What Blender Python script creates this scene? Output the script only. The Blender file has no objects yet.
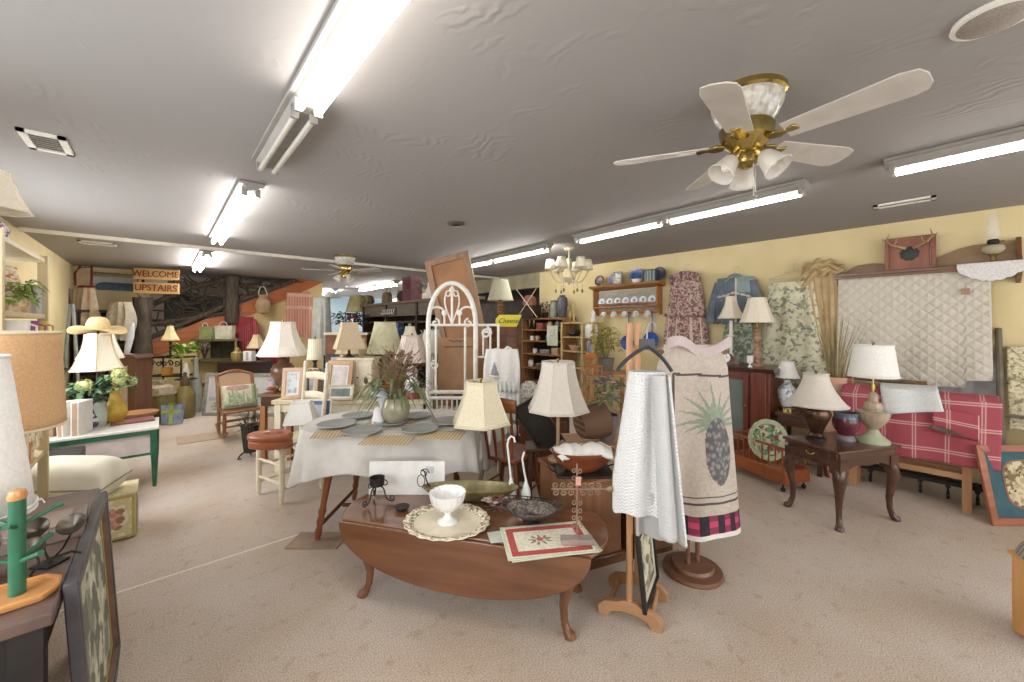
import bpy, math, random
from mathutils import Matrix, Vector
random.seed(7)
PI = math.pi
S = bpy.context.scene
# ---------------------------------------------------------------- camera, sky, exposure
TH = math.radians(41.8); FPX = 393.0; CH = 1.45; HY = 325.0
sn, cs = math.sin(TH), math.cos(TH)
CA = -TH                       # turn of a thing that faces the camera (local x to its right, y away)
cam = bpy.data.cameras.new('camera'); camo = bpy.data.objects.new('camera', cam); S.collection.objects.link(camo)
cam.sensor_width = 36; cam.lens = FPX * 36 / 1024; cam.shift_y = -16 / 1024; cam.clip_start = .05
camo.location = (0, 0, CH); camo.rotation_euler = (PI / 2, 0, CA)
S.camera = camo
wd = bpy.data.worlds.new('sky'); S.world = wd; wd.use_nodes = True
wd.node_tree.nodes['Background'].inputs[0].default_value = (.93, .97, 1.0, 1)
wd.node_tree.nodes['Background'].inputs[1].default_value = 1.5
vs = S.view_settings; vs.view_transform = 'Standard'; vs.look = 'None'; vs.gamma = 1; vs.use_curve_mapping = False
vs.exposure = 0.32
TUBE = 18.0                    # strength of the fluorescent tubes
def daylight(name, loc, rot, size, power, col):
    l = bpy.data.lights.new(name, 'AREA'); l.shape = 'RECTANGLE'; l.size, l.size_y = size; l.energy = power; l.color = col
    o = bpy.data.objects.new(name, l); S.collection.objects.link(o); o.location = loc; o.rotation_euler = rot
# daylight at the unseen left-wall windows, and a fill light from the front
daylight('window_daylight', (-1.3, 1.3, 1.45), (0, -PI / 2, 0), (1.3, 2.1), 45, (.9, .95, 1))
daylight('rear_window_daylight', (-1.3, 4.6, 1.45), (0, -PI / 2, 0), (1.3, 1.7), 42, (.93, .96, 1))
daylight('front_fill_light', (2.0, -3.1, 1.35), (PI / 2, 0, 0), (5.5, 1.9), 70, (.95, .97, 1))  # added fill from behind the camera, no window known there

# ---------------------------------------------------------------- pixel helpers (camera frame -> place)
def D(px, d):
    k = (px - 512) / FPX
    return (d * (sn + cs * k), d * (cs - sn * k))
def ZZ(py, d): return CH - (py - HY) * d / FPX
def P(px, py, d): return D(px, d) + (ZZ(py, d),)
def G(px, py, z=0.0): return D(px, FPX * (CH - z) / (py - HY)) + (z,)
def dX(px, X): return X / (sn + cs * (px - 512) / FPX)
def dY(px, Y): return Y / (cs - sn * (px - 512) / FPX)

# ---------------------------------------------------------------- mesh builder
class M:
    def __init__(s): s.v = []; s.f = []; s.m = []; s.uv = {}; s.X = Matrix()
    def add(s, vs, fs, mi=0, uv=None):
        b = len(s.v)
        for i, p in enumerate(vs):
            s.v.append(s.X @ Vector(p))
            if uv: s.uv[b + i] = uv[i]
        for k, f in enumerate(fs):
            s.f.append([b + i for i in f]); s.m.append(mi[k] if isinstance(mi, list) else mi)
        return s
    def box(s, c, sz, rz=0, mi=0, rx=0, ry=0):
        a, b, e = [q / 2 for q in sz]
        R = Matrix.Translation(c) @ Matrix.Rotation(rz, 4, 'Z') @ Matrix.Rotation(ry, 4, 'Y') @ Matrix.Rotation(rx, 4, 'X')
        vs = [R @ Vector((x, y, z)) for z in (-e, e) for x, y in ((-a, -b), (a, -b), (a, b), (-a, b))]
        return s.add(vs, [(3, 2, 1, 0), (4, 5, 6, 7), (0, 1, 5, 4), (1, 2, 6, 5), (2, 3, 7, 6), (3, 0, 4, 7)], mi)
    def tube(s, pts, r, seg=8, mi=0, cap=True, closed=False):
        pts = [Vector(p) for p in pts]; n = len(pts)
        rr = r if isinstance(r, (list, tuple)) else [r] * n
        vs = []; up = None
        for i, p in enumerate(pts):
            if closed: t = pts[(i + 1) % n] - pts[i - 1]
            else: t = pts[min(i + 1, n - 1)] - pts[max(i - 1, 0)]
            if t.length < 1e-9: t = Vector((0, 0, 1))
            t.normalize()
            if up is None:
                up = Vector((0, 0, 1)) if abs(t.z) < .9 else Vector((1, 0, 0))
            a = up - t * up.dot(t)
            if a.length < 1e-6: a = t.orthogonal()
            a.normalize(); up = a; b = t.cross(a)
            for k in range(seg):
                w = 2 * PI * k / seg
                vs.append(p + (a * math.cos(w) + b * math.sin(w)) * rr[i])
        fs = []
        for i in range(n if closed else n - 1):
            j = (i + 1) % n
            for k in range(seg):
                l = (k + 1) % seg
                fs.append((i * seg + k, i * seg + l, j * seg + l, j * seg + k))
        if cap and not closed:
            fs.append(tuple(range(seg))[::-1]); fs.append(tuple((n - 1) * seg + k for k in range(seg)))
        return s.add(vs, fs, mi)
    def lathe(s, prof, c=(0, 0, 0), seg=20, sx=1, sy=1, mi=0, ph=0, wob=None):
        vs = []; fs = []; n = len(prof)
        for r, z in prof:
            for k in range(seg):
                w = 2 * PI * k / seg + ph
                q = r * (wob(w, z) if wob else 1)
                vs.append((c[0] + q * sx * math.cos(w), c[1] + q * sy * math.sin(w), c[2] + z))
        for i in range(n - 1):
            for k in range(seg):
                l = (k + 1) % seg
                fs.append((i * seg + k, i * seg + l, (i + 1) * seg + l, (i + 1) * seg + k))
        if prof[0][0] > 1e-4: fs.append(tuple(range(seg))[::-1])
        if prof[-1][0] > 1e-4: fs.append(tuple((n - 1) * seg + k for k in range(seg)))
        return s.add(vs, fs, mi)
    def ring(s, prof, c=(0, 0, 0), seg=20, mi=0, ph=0):
        vs = []; fs = []; n = len(prof)
        for r, z in prof:
            for k in range(seg):
                w = 2 * PI * k / seg + ph
                vs.append((c[0] + r * math.cos(w), c[1] + r * math.sin(w), c[2] + z))
        for i in range(n):
            j = (i + 1) % n
            for k in range(seg):
                l = (k + 1) % seg
                fs.append((i * seg + k, i * seg + l, j * seg + l, j * seg + k))
        return s.add(vs, fs, mi)
    def ball(s, c, r, seg=12, mi=0):
        if not isinstance(r, (tuple, list)): r = (r, r, r)
        n = max(5, seg // 2 + 1)
        vs = []; fs = []
        for i in range(n + 1):
            t = PI * i / n
            for k in range(seg):
                w = 2 * PI * k / seg
                vs.append((c[0] + r[0] * math.sin(t) * math.cos(w), c[1] + r[1] * math.sin(t) * math.sin(w), c[2] - r[2] * math.cos(t)))
        for i in range(n):
            for k in range(seg):
                l = (k + 1) % seg
                fs.append((i * seg + k, i * seg + l, (i + 1) * seg + l, (i + 1) * seg + k))
        return s.add(vs, fs, mi)
    def prism(s, poly, a, b, plane='xy', mi=0):
        ar = sum(poly[i][0] * poly[(i + 1) % len(poly)][1] - poly[(i + 1) % len(poly)][0] * poly[i][1] for i in range(len(poly)))
        if ar < 0: poly = poly[::-1]
        def q(p, h):
            return (p[0], p[1], h) if plane == 'xy' else ((p[0], h, p[1]) if plane == 'xz' else (h, p[0], p[1]))
        n = len(poly)
        if plane == 'xz': a, b = b, a
        vs = [q(p, a) for p in poly] + [q(p, b) for p in poly]
        fs = [tuple(range(n))[::-1], tuple(range(n, 2 * n))] + [(i, (i + 1) % n, n + (i + 1) % n, n + i) for i in range(n)]
        return s.add(vs, fs, mi)
    def grid(s, nu, nv, fn, mf=None, wrap=False):
        vs = []; uv = []; fs = []; mi = []
        for j in range(nv + 1):
            for i in range(nu + (0 if wrap else 1)):
                vs.append(fn(i / nu, j / nv)); uv.append((i / nu, j / nv))
        w = nu if wrap else nu + 1
        for j in range(nv):
            for i in range(nu):
                k = (i + 1) % w if wrap else i + 1
                fs.append((j * w + i, j * w + k, (j + 1) * w + k, (j + 1) * w + i))
                mi.append(mf((i + .5) / nu, (j + .5) / nv) if mf else 0)
        return s.add(vs, fs, mi, uv)
    def leaf(s, p, dr, ln, wd_, droop=.3, mi=0):
        p = Vector(p); dr = Vector(dr).normalized(); sd = dr.cross(Vector((0, 0, 1)))
        if sd.length < .05: sd = Vector((1, 0, 0))
        sd.normalize()
        a = p + dr * ln * .5; e = p + dr * ln; e.z -= droop * ln; a.z += .05 * ln
        return s.add([p, a - sd * wd_, e, a + sd * wd_], [(0, 1, 2, 3)], mi)
    def build(s, name, mats, parent=None, solid=0, bevel=0, sub=0, flat=False, off=-1):
        me = bpy.data.meshes.new(name); me.from_pydata([tuple(v) for v in s.v], [], s.f)
        if not isinstance(mats, (list, tuple)): mats = [mats]
        for m in mats: me.materials.append(m)
        me.polygons.foreach_set('material_index', s.m)
        if s.uv:
            l = me.uv_layers.new(name='UVMap')
            for lp in me.loops:
                l.data[lp.index].uv = s.uv.get(lp.vertex_index, (0, 0))
        if not flat:
            me.polygons.foreach_set('use_smooth', [True] * len(me.polygons))
            me.set_sharp_from_angle(angle=.7)
        me.update()
        o = bpy.data.objects.new(name, me); S.collection.objects.link(o)
        if parent is not None: o.parent = parent
        if solid: q = o.modifiers.new('solid', 'SOLIDIFY'); q.thickness = solid; q.offset = off
        if sub: q = o.modifiers.new('sub', 'SUBSURF'); q.levels = q.render_levels = sub
        if bevel: q = o.modifiers.new('bevel', 'BEVEL'); q.width = bevel; q.segments = 2; q.limit_method = 'ANGLE'; q.angle_limit = .6
        return o
def T(name, label, cat, loc=(0, 0, 0), rz=0, group=None):
    o = bpy.data.objects.new(name, None); S.collection.objects.link(o); o.empty_display_size = .1
    o.location = loc if len(loc) == 3 else (loc[0], loc[1], 0); o.rotation_euler = (0, 0, rz)
    return tag(o, label, cat, group)
def tag(o, label, cat, group=None, kind=None):
    o['label'] = label; o['category'] = cat
    if group: o['group'] = group
    if kind: o['kind'] = kind
    return o
def put(o, loc, rz=0):
    o.location = loc if len(loc) == 3 else (loc[0], loc[1], 0); o.rotation_euler = (0, 0, rz); return o
def struct(o): o['kind'] = 'structure'; return o
def dup(root, loc, rz=None, label=None, scale=None):
    r = root.copy(); S.collection.objects.link(r); r.location = loc
    if rz is not None: r.rotation_euler = (0, 0, rz)
    if scale: r.scale = (scale,) * 3
    if label: r['label'] = label
    for ch in root.children:
        c = ch.copy(); S.collection.objects.link(c); c.parent = r
        for g in ch.children:
            e = g.copy(); S.collection.objects.link(e); e.parent = c
    return r
def bez(p0, p1, p2, p3, n=10):
    o = []
    for i in range(n + 1):
        t = i / n; q = 1 - t
        o.append(tuple(q**3 * a + 3 * q * q * t * b + 3 * q * t * t * c + t**3 * d for a, b, c, d in zip(p0, p1, p2, p3)))
    return o
def spiral(c, r0, r1, a0, turns, n=18, plane='xz'):
    o = []
    for i in range(n + 1):
        t = i / n; r = r0 + (r1 - r0) * t; w = a0 + turns * 2 * PI * t
        x, y = r * math.cos(w), r * math.sin(w)
        o.append((c[0] + x, c[1], c[2] + y) if plane == 'xz' else (c[0] + x, c[1] + y, c[2]))
    return o

# ---------------------------------------------------------------- materials
def lin(h):
    h = h.lstrip('#'); o = []
    for i in (0, 2, 4):
        c = int(h[i:i + 2], 16) / 255
        o.append(c / 12.92 if c <= .04045 else ((c + .055) / 1.055) ** 2.4)
    return tuple(o) + (1,)
_mc = {}
def nodes(name):
    m = bpy.data.materials.new(name); m.use_nodes = True
    nt = m.node_tree; b = nt.nodes['Principled BSDF']
    return m, nt, b
def mat(name, c, c2=None, rough=.6, metal=0, sc=12, st=(1, 1, 1), bump=0, bsc=None, mix=(.35, .65), det=4, spec=None, kind='noise', coat=0):
    if name in _mc: return _mc[name]
    m, nt, b = nodes(name); N, L = nt.nodes.new, nt.links.new
    b.inputs['Roughness'].default_value = rough; b.inputs['Metallic'].default_value = metal
    if spec is not None: b.inputs['Specular IOR Level'].default_value = spec
    if coat: b.inputs['Coat Weight'].default_value = coat; b.inputs['Coat Roughness'].default_value = .15
    b.inputs['Base Color'].default_value = lin(c)
    tc = N('ShaderNodeTexCoord'); mp = N('ShaderNodeMapping'); mp.inputs['Scale'].default_value = st
    L(tc.outputs['Object'], mp.inputs[0])
    if c2 is None:
        q = lin(c); c2v = tuple(x * .86 for x in q[:3]) + (1,)
    else: c2v = lin(c2)
    if kind == 'voronoi':
        t = N('ShaderNodeTexVoronoi'); t.inputs['Scale'].default_value = sc; fac = t.outputs['Distance']
    elif kind == 'wave':
        t = N('ShaderNodeTexWave'); t.inputs['Scale'].default_value = sc; t.inputs['Distortion'].default_value = 4; fac = t.outputs['Fac']
    elif kind == 'bands':
        t = N('ShaderNodeTexWave'); t.inputs['Scale'].default_value = sc; t.inputs['Distortion'].default_value = 0; fac = t.outputs['Fac']
    else:
        t = N('ShaderNodeTexNoise'); t.inputs['Scale'].default_value = sc; t.inputs['Detail'].default_value = det; fac = t.outputs['Fac']
    L(mp.outputs[0], t.inputs['Vector'])
    r = N('ShaderNodeValToRGB'); r.color_ramp.elements[0].position, r.color_ramp.elements[1].position = mix
    r.color_ramp.elements[0].color = lin(c); r.color_ramp.elements[1].color = c2v
    L(fac, r.inputs[0]); L(r.outputs[0], b.inputs['Base Color'])
    if bump:
        if bsc:
            t = N('ShaderNodeTexNoise'); t.inputs['Scale'].default_value = bsc; L(tc.outputs['Object'], t.inputs['Vector']); fac = t.outputs['Fac']
        bm = N('ShaderNodeBump'); bm.inputs['Strength'].default_value = bump; bm.inputs['Distance'].default_value = .01
        L(fac, bm.inputs['Height']); L(bm.outputs[0], b.inputs['Normal'])
    _mc[name] = m; return m
def wood(name, c, c2, rough=.4, axis=0, sc=9, coat=0):
    st = [6, 6, 6]; st[axis] = .7
    return mat(name, c, c2, rough=rough, sc=sc / 3, st=tuple(st), mix=(.3, .7), det=6, coat=coat)
def glass(name, c='ffffff', rough=.04, ior=1.45):
    if name in _mc: return _mc[name]
    m, nt, b = nodes(name); b.inputs['Base Color'].default_value = lin(c); b.inputs['Roughness'].default_value = rough
    b.inputs['Transmission Weight'].default_value = 1; b.inputs['IOR'].default_value = ior
    _mc[name] = m; return m
def thinglass(name, c='ffffff', op=.22):
    """thin clear or tinted glass wall: mostly see-through with a gloss"""
    if name in _mc: return _mc[name]
    m, nt, b = nodes(name); b.inputs['Base Color'].default_value = lin(c); b.inputs['Roughness'].default_value = .06
    tr_ = nt.nodes.new('ShaderNodeBsdfTransparent'); tr_.inputs[0].default_value = lin(c); mx = nt.nodes.new('ShaderNodeMixShader'); mx.inputs[0].default_value = op
    nt.links.new(tr_.outputs[0], mx.inputs[1]); nt.links.new(b.outputs[0], mx.inputs[2]); nt.links.new(mx.outputs[0], nt.nodes['Material Output'].inputs[0])
    _mc[name] = m; return m
def emit(name, c, s):
    if name in _mc: return _mc[name]
    m, nt, b = nodes(name); b.inputs['Base Color'].default_value = lin(c); b.inputs['Emission Color'].default_value = lin(c); b.inputs['Emission Strength'].default_value = s
    _mc[name] = m; return m
def plaid(name, base, stripe, dark, nu, nv, kind=0):
    m, nt, b = nodes(name); N, L = nt.nodes.new, nt.links.new; b.inputs['Roughness'].default_value = .9
    uv = N('ShaderNodeTexCoord'); sp = N('ShaderNodeSeparateXYZ'); L(uv.outputs['UV'], sp.inputs[0])
    def math_(op, a, v=None):
        q = N('ShaderNodeMath'); q.operation = op; L(a, q.inputs[0])
        if v is not None:
            if isinstance(v, (int, float)): q.inputs[1].default_value = v
            else: L(v, q.inputs[1])
        return q.outputs[0]
    def st(ax, n, lo, hi):
        f = math_('FRACT', math_('MULTIPLY', sp.outputs[ax], n))
        return math_('MULTIPLY', math_('GREATER_THAN', f, lo), math_('LESS_THAN', f, hi))
    def mixc(f, a, c):
        q = N('ShaderNodeMix'); q.data_type = 'RGBA'; L(f, q.inputs[0])
        if isinstance(a, tuple): q.inputs[6].default_value = a
        else: L(a, q.inputs[6])
        q.inputs[7].default_value = c; return q.outputs[2]
    half = lambda x: math_('MULTIPLY', x, .55)
    if kind == 0:
        c = mixc(half(math_('ADD', st(0, nu, .44, .62), st(1, nv, .44, .62))), lin(base), lin(dark))
        for lo in (.46, .555):
            c = mixc(math_('MULTIPLY', math_('MAXIMUM', st(0, nu, lo, lo + .035), st(1, nv, lo, lo + .045)), .75), c, lin(stripe))
    else:
        c = mixc(math_('MULTIPLY', st(0, nu, 0, .5), 1), lin(base), lin(stripe))
        q = math_('MULTIPLY', st(1, nv, 0, .5), .62); c = mixc(q, c, lin(dark))
    L(c, b.inputs['Base Color']); _mc[name] = m; return m
def quilted(name, c, n, str_=.6):
    m, nt, b = nodes(name); N, L = nt.nodes.new, nt.links.new; b.inputs['Roughness'].default_value = .9; b.inputs['Base Color'].default_value = lin(c)
    uv = N('ShaderNodeTexCoord'); sp = N('ShaderNodeSeparateXYZ'); L(uv.outputs['UV'], sp.inputs[0])
    outs = []
    for sg in ('ADD', 'SUBTRACT'):
        q = N('ShaderNodeMath'); q.operation = sg; L(sp.outputs[0], q.inputs[0]); L(sp.outputs[1], q.inputs[1])
        e = N('ShaderNodeMath'); e.operation = 'MULTIPLY'; e.inputs[1].default_value = n; L(q.outputs[0], e.inputs[0])
        g = N('ShaderNodeMath'); g.operation = 'PINGPONG'; g.inputs[1].default_value = .5; L(e.outputs[0], g.inputs[0])
        outs.append(g.outputs[0])
    mn = N('ShaderNodeMath'); mn.operation = 'MINIMUM'; L(outs[0], mn.inputs[0]); L(outs[1], mn.inputs[1])
    po = N('ShaderNodeMath'); po.operation = 'POWER'; po.inputs[1].default_value = .5; L(mn.outputs[0], po.inputs[0])
    bm = N('ShaderNodeBump'); bm.inputs['Strength'].default_value = str_; bm.inputs['Distance'].default_value = .03
    L(po.outputs[0], bm.inputs['Height']); L(bm.outputs[0], b.inputs['Normal']); _mc[name] = m; return m
def floral(name, base, cols, sc=20, th=.5):
    """cloth printed with blotches of several colours"""
    m, nt, b = nodes(name); N, L = nt.nodes.new, nt.links.new; b.inputs['Roughness'].default_value = .9
    tc = N('ShaderNodeTexCoord'); prev = None
    for i, c in enumerate(cols):
        t = N('ShaderNodeTexNoise'); t.noise_dimensions = '4D'; t.inputs['W'].default_value = 3.1 * i + 1; t.inputs['Scale'].default_value = sc * (1 + .35 * i); t.inputs['Detail'].default_value = 3
        L(tc.outputs['Object'], t.inputs['Vector'])
        g = N('ShaderNodeMapRange'); g.inputs[1].default_value = th; g.inputs[2].default_value = th + .05; L(t.outputs['Fac'], g.inputs[0])
        q = N('ShaderNodeMix'); q.data_type = 'RGBA'; L(g.outputs[0], q.inputs[0])
        if prev is None: q.inputs[6].default_value = lin(base)
        else: L(prev, q.inputs[6])
        q.inputs[7].default_value = lin(c); prev = q.outputs[2]
    L(prev, b.inputs['Base Color']); _mc[name] = m; return m

white = mat('white_paint', 'f1ede4', rough=.5, bump=.02, sc=20)
cream = mat('cream_paint', 'e8dcbf', rough=.55)
linen = mat('cream_linen', 'f0e7d6', 'e6dbc6', rough=.9, sc=90)
linenw = mat('white_linen', 'f1eeea', 'e6e3de', rough=.9, sc=90)
greylin = mat('grey_linen', 'd9d2c8', 'cfc8be', rough=.9, sc=90)
pinklin = mat('pink_grey_linen', 'd9c8bd', 'cfbdb2', rough=.9, sc=90)
brass = mat('brass', 'c2ad6c', 'a8935a', rough=.22, metal=1)
iron = mat('dark_iron', '3a3632', '2a2725', rough=.5, metal=.6)
black = mat('black_paint', '1d1b1b', '262423', rough=.45)
mahog = wood('mahogany', '7a3b28', '5a2818', rough=.3, axis=2, coat=.2)
walnut = wood('walnut', '5d3f31', '42291f', rough=.3, coat=.3)
cherry = wood('cherry', '7c5238', '603d29', rough=.22, coat=.5)
cherryv = wood('cherry_upright', '85573a', '68422a', rough=.3, axis=2, coat=.3)
pine = wood('pine', 'c69a72', 'b08057', rough=.5, axis=2)
pinex = wood('pine_length', 'c39a74', 'a97b56', rough=.5)
oak = wood('golden_oak', 'b57a42', '976032', rough=.4)
dkwood = wood('dark_wood', '3b2a22', '281b15', rough=.5)
kraft = mat('brown_kraft_paper', 'b5906f', 'a98363', rough=.85, sc=6)
whiteceram = mat('white_ceramic', 'f2f0ee', rough=.2, sc=3)
clear = thinglass('clear_glass', 'ffffff', .12)
greenleaf = mat('leaf_green', '6b8f52', '49703c', rough=.7, sc=30)
paleleaf = mat('pale_leaf', 'a5ad86', '858f68', rough=.8, sc=30)
paper = mat('white_paper', 'efedea', rough=.8)
# ---------------------------------------------------------------- the setting
def carpet():
    m, nt, b = nodes('carpet'); N, L = nt.nodes.new, nt.links.new; b.inputs['Roughness'].default_value = 1; b.inputs['Specular IOR Level'].default_value = .1
    tc = N('ShaderNodeTexCoord')
    def noise(sc, det=3):
        t = N('ShaderNodeTexNoise'); t.inputs['Scale'].default_value = sc; t.inputs['Detail'].default_value = det; L(tc.outputs['Object'], t.inputs['Vector']); return t.outputs['Fac']
    def ramp(f, c0, c1, a, e):
        r = N('ShaderNodeValToRGB'); r.color_ramp.elements[0].position = a; r.color_ramp.elements[1].position = e
        r.color_ramp.elements[0].color = lin(c0); r.color_ramp.elements[1].color = lin(c1); L(f, r.inputs[0]); return r.outputs[0]
    def mul(a, c, f=1.0):
        q = N('ShaderNodeMix'); q.data_type = 'RGBA'; q.blend_type = 'MULTIPLY'; q.inputs[0].default_value = f; L(a, q.inputs[6]); L(c, q.inputs[7]); return q.outputs[2]
    c = ramp(noise(160, 2), 'b3a69b', 'e8dbd0', .3, .7)
    c = mul(c, ramp(noise(1.1, 4), 'efe6da', 'ffffff', .35, .6))
    c = mul(c, ramp(noise(14, 5), 'eee8e0', 'ffffff', .30, .42))
    sp = N('ShaderNodeSeparateXYZ'); L(tc.outputs['Object'], sp.inputs[0])
    q = N('ShaderNodeMath'); q.operation = 'COMPARE'; q.inputs[1].default_value = 3.015; q.inputs[2].default_value = .007; L(sp.outputs[1], q.inputs[0])
    lt = N('ShaderNodeMath'); lt.operation = 'LESS_THAN'; lt.inputs[1].default_value = .75; L(sp.outputs[0], lt.inputs[0])
    sm = N('ShaderNodeMath'); sm.operation = 'MULTIPLY'; L(q.outputs[0], sm.inputs[0]); L(lt.outputs[0], sm.inputs[1])
    mx = N('ShaderNodeMix'); mx.data_type = 'RGBA'; L(sm.outputs[0], mx.inputs[0]); L(c, mx.inputs[6]); mx.inputs[7].default_value = lin('ebe2d4')
    L(mx.outputs[2], b.inputs['Base Color'])
    bm = N('ShaderNodeBump'); bm.inputs['Strength'].default_value = .6; bm.inputs['Distance'].default_value = .01; L(noise(220, 2), bm.inputs['Height']); L(bm.outputs[0], b.inputs['Normal'])
    return m
def plaster():
    m, nt, b = nodes('ceiling_plaster'); N, L = nt.nodes.new, nt.links.new; b.inputs['Roughness'].default_value = .8; b.inputs['Base Color'].default_value = lin('9a9694')
    tc = N('ShaderNodeTexCoord')
    a = N('ShaderNodeTexNoise'); a.inputs['Scale'].default_value = 2.2; a.inputs['Detail'].default_value = 2; a.inputs['Distortion'].default_value = 1.5; L(tc.outputs['Object'], a.inputs['Vector'])
    w = N('ShaderNodeTexWave'); w.inputs['Scale'].default_value = 5; w.inputs['Distortion'].default_value = 14; w.inputs['Detail'].default_value = 3; L(tc.outputs['Object'], w.inputs['Vector'])
    r = N('ShaderNodeMapRange'); r.inputs[1].default_value = .55; r.inputs[2].default_value = .75; L(a.outputs['Fac'], r.inputs[0])
    p = N('ShaderNodeMath'); p.operation = 'MULTIPLY'; L(r.outputs[0], p.inputs[0]); L(w.outputs['Fac'], p.inputs[1])
    bm = N('ShaderNodeBump'); bm.inputs['Strength'].default_value = .35; bm.inputs['Distance'].default_value = .01; L(p.outputs[0], bm.inputs['Height']); L(bm.outputs[0], b.inputs['Normal'])
    return m
ywall = mat('yellow_wall_paint', 'e2d0a2', 'dbc998', rough=.8, sc=3)
struct(M().box((2.7, 5.7, -.05), (7.8, 17.6, .1)).build('floor', carpet()))
struct(M().box((2.7, 5.7, 2.5), (7.8, 17.6, .1)).build('ceiling', plaster()))
struct(M().box((5.41, 1.1, 1.225), (.12, 8.2, 2.45)).build('wall_right', ywall))
m = M()                                             # wall with a window opening beside the camera
m.box((-1.16, -1.4, 1.225), (.12, 3.2, 2.45)); m.box((-1.16, 3.05, 1.225), (.12, 1.3, 2.45)); m.box((-1.16, 7.9, 1.225), (.12, 4.8, 2.45)); m.box((-1.16, 4.6, .4), (.12, 1.8, .8)); m.box((-1.16, 4.6, 2.3), (.12, 1.8, .3)); m.box((-1.16, 1.3, .4), (.12, 2.2, .8)); m.box((-1.16, 1.3, 2.3), (.12, 2.2, .3))
struct(m.build('wall_left', ywall))
m = M(); m.box((-1.16, 1.3, .83), (.1, 2.2, .06)); m.box((-1.16, 1.3, 2.12), (.1, 2.2, .06)); m.box((-1.16, 1.3, 1.475), (.05, .05, 1.25))
for y in (.23, 2.37): m.box((-1.16, y, 1.475), (.1, .06, 1.25))
struct(m.build('window_1', white))
m = M(); m.box((-1.16, 4.6, .83), (.1, 1.8, .06)); m.box((-1.16, 4.6, 2.12), (.1, 1.8, .06)); m.box((-1.16, 4.6, 1.475), (.05, .05, 1.25))
for y in (3.73, 5.47): m.box((-1.16, y, 1.475), (.1, .06, 1.25))
struct(m.build('window_2', white))
m = M(); m.box((2.7, -2.95, .2), (7.6, .1, .4)); m.box((2.7, -2.95, 2.37), (7.6, .1, .16))  # unseen front wall, its openings added for the fill light
for x in (-1.0, .7, 2.6, 4.5, 6.4): m.box((x, -2.95, 1.35), (.16, .1, 1.9))
struct(m.build('wall_front', ywall))
stw = mat('stairwell_plaster', '8f8278', '7d7066', rough=.9, sc=3)
struct(M().box((2.7, 14.3, 1.225), (7.8, .12, 2.45)).build('wall_far', mat('pale_blue_wall', 'a9c3d2', 'b9ced8', rough=.8, sc=2)))
struct(M().box((.7, 11.6, 1.225), (4.2, .12, 2.45)).build('wall_stairwell', stw))
m = M(); m.box((-.63, 9.96, 1.0), (.94, .12, 2.0)); m.box((-.63, 10.06, 2.03), (.94, .34, .06)); m.box((-.63, 9.96, 2.41), (.94, .12, .08)); m.box((-.63, 10.28, 2.2), (.94, .1, .5))
struct(m.build('wall_back', mat('tan_back_wall', 'd8c59a', 'cdb98c', rough=.8, sc=3)))
struct(M().box((6.5, 7.5, 1.225), (.1, 7.5, 2.45)).build('wall_alcove', mat('alcove_darkness', '4b4038', '382e28', rough=.7, sc=5)))  # darkness of the space past the opening put into the wall colour
struct(M().box((5.41, 8.2, 2.31), (.14, 6.0, .28)).build('beam', mat('grey_green_beam', 'a49a7c', '938a6e', rough=.7, sc=5)))
struct(M().box((2.12, 6.35, 2.43), (6.4, .035, .04)).build('trim_1', mat('cream_trim', 'e5dccb', rough=.6)))
struct(M().box((5.335, .6, .05), (.025, 7.0, .1)).build('baseboard_right', mat('beige_baseboard', 'cbbd98', rough=.6)))
# stairs: understair wall, orange stringer, treads
sl = .54
def zs(x): return 1.08 + (x + .25) * sl             # top line of the stringer
struct(M().prism([(-.2, 0), (2.8, 0), (2.8, 2.449), (2.77, 2.449), (2.55, zs(2.55) - .28), (-.2, zs(-.2) - .28)], 9.72, 9.80, 'xz').build('wall_stair', mat('understair_yellow', 'd9c391', 'd0b984', rough=.8, sc=3)))
struct(M().prism([(-.2, zs(-.2) - .3), (-.2, zs(-.2)), (2.28, zs(2.28)), (2.8, 2.44), (2.56, zs(2.56) - .3)], 9.66, 9.72, 'xz').build('trim_stringer', wood('orange_stringer', 'b9692f', '9c5220', rough=.4)))
m = M()
for i in range(13): m.box((-.1 + i * .28, 10.3, zs(-.1 + i * .28) - .13), (.34, 1.1, .04)); m.box((.02 + i * .28, 10.3, zs(-.1 + i * .28) - .05), (.03, 1.1, .16))
struct(m.build('floor_stair_treads', oak))

# ---------------------------------------------------------------- ceiling: fluorescent fixtures, fans, vents
lit = emit('lit_tube', 'fffaf2', TUBE); litf = emit('lit_tube_bright', 'fdfbf6', TUBE * 1.4); litg = emit('lit_tube_brightest', 'fdfbf6', TUBE * 4.5); dull = mat('unlit_tube', 'c9c4b8', rough=.3)
fixw = mat('fixture_enamel', '9b9791', rough=.5)
def fixture(label, x, y0, y1, pairs, rz=0, far=None, xs=(-.035, .035)):
    L = y1 - y0
    t = T('fluorescent_light', label, 'ceiling light', (x, (y0 + y1) / 2, 2.45), rz, 'fluorescent tube fixtures')
    m = M(); m.box((0, 0, -.012), (.15, L, .02)); m.prism([(-.055, -.02), (.055, -.02), (.03, -.06), (-.03, -.06)], -L / 2, L / 2, 'xz')
    m.build('channel', fixw, t, bevel=.003)
    for a, b_, on in pairs:
        for y in (a + .015, b_ - .015):
            m = M(); yc = y - (y0 + y1) / 2
            m.prism([(-.055, -.095), (-.025, -.095), (-.02, -.062), (.02, -.062), (.025, -.095), (.055, -.095), (.055, -.04), (-.055, -.04)], yc - .01, yc + .01, 'xz'); m.build('lamp_socket', fixw, t)
    for a, b_, on in pairs:
        for sx in xs:
            M().tube([(sx, a + .025 - (y0 + y1) / 2, -.08), (sx, b_ - .025 - (y0 + y1) / 2, -.08)], .014, 10).build('tube', (far or lit) if on else dull, t)
    return t
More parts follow.
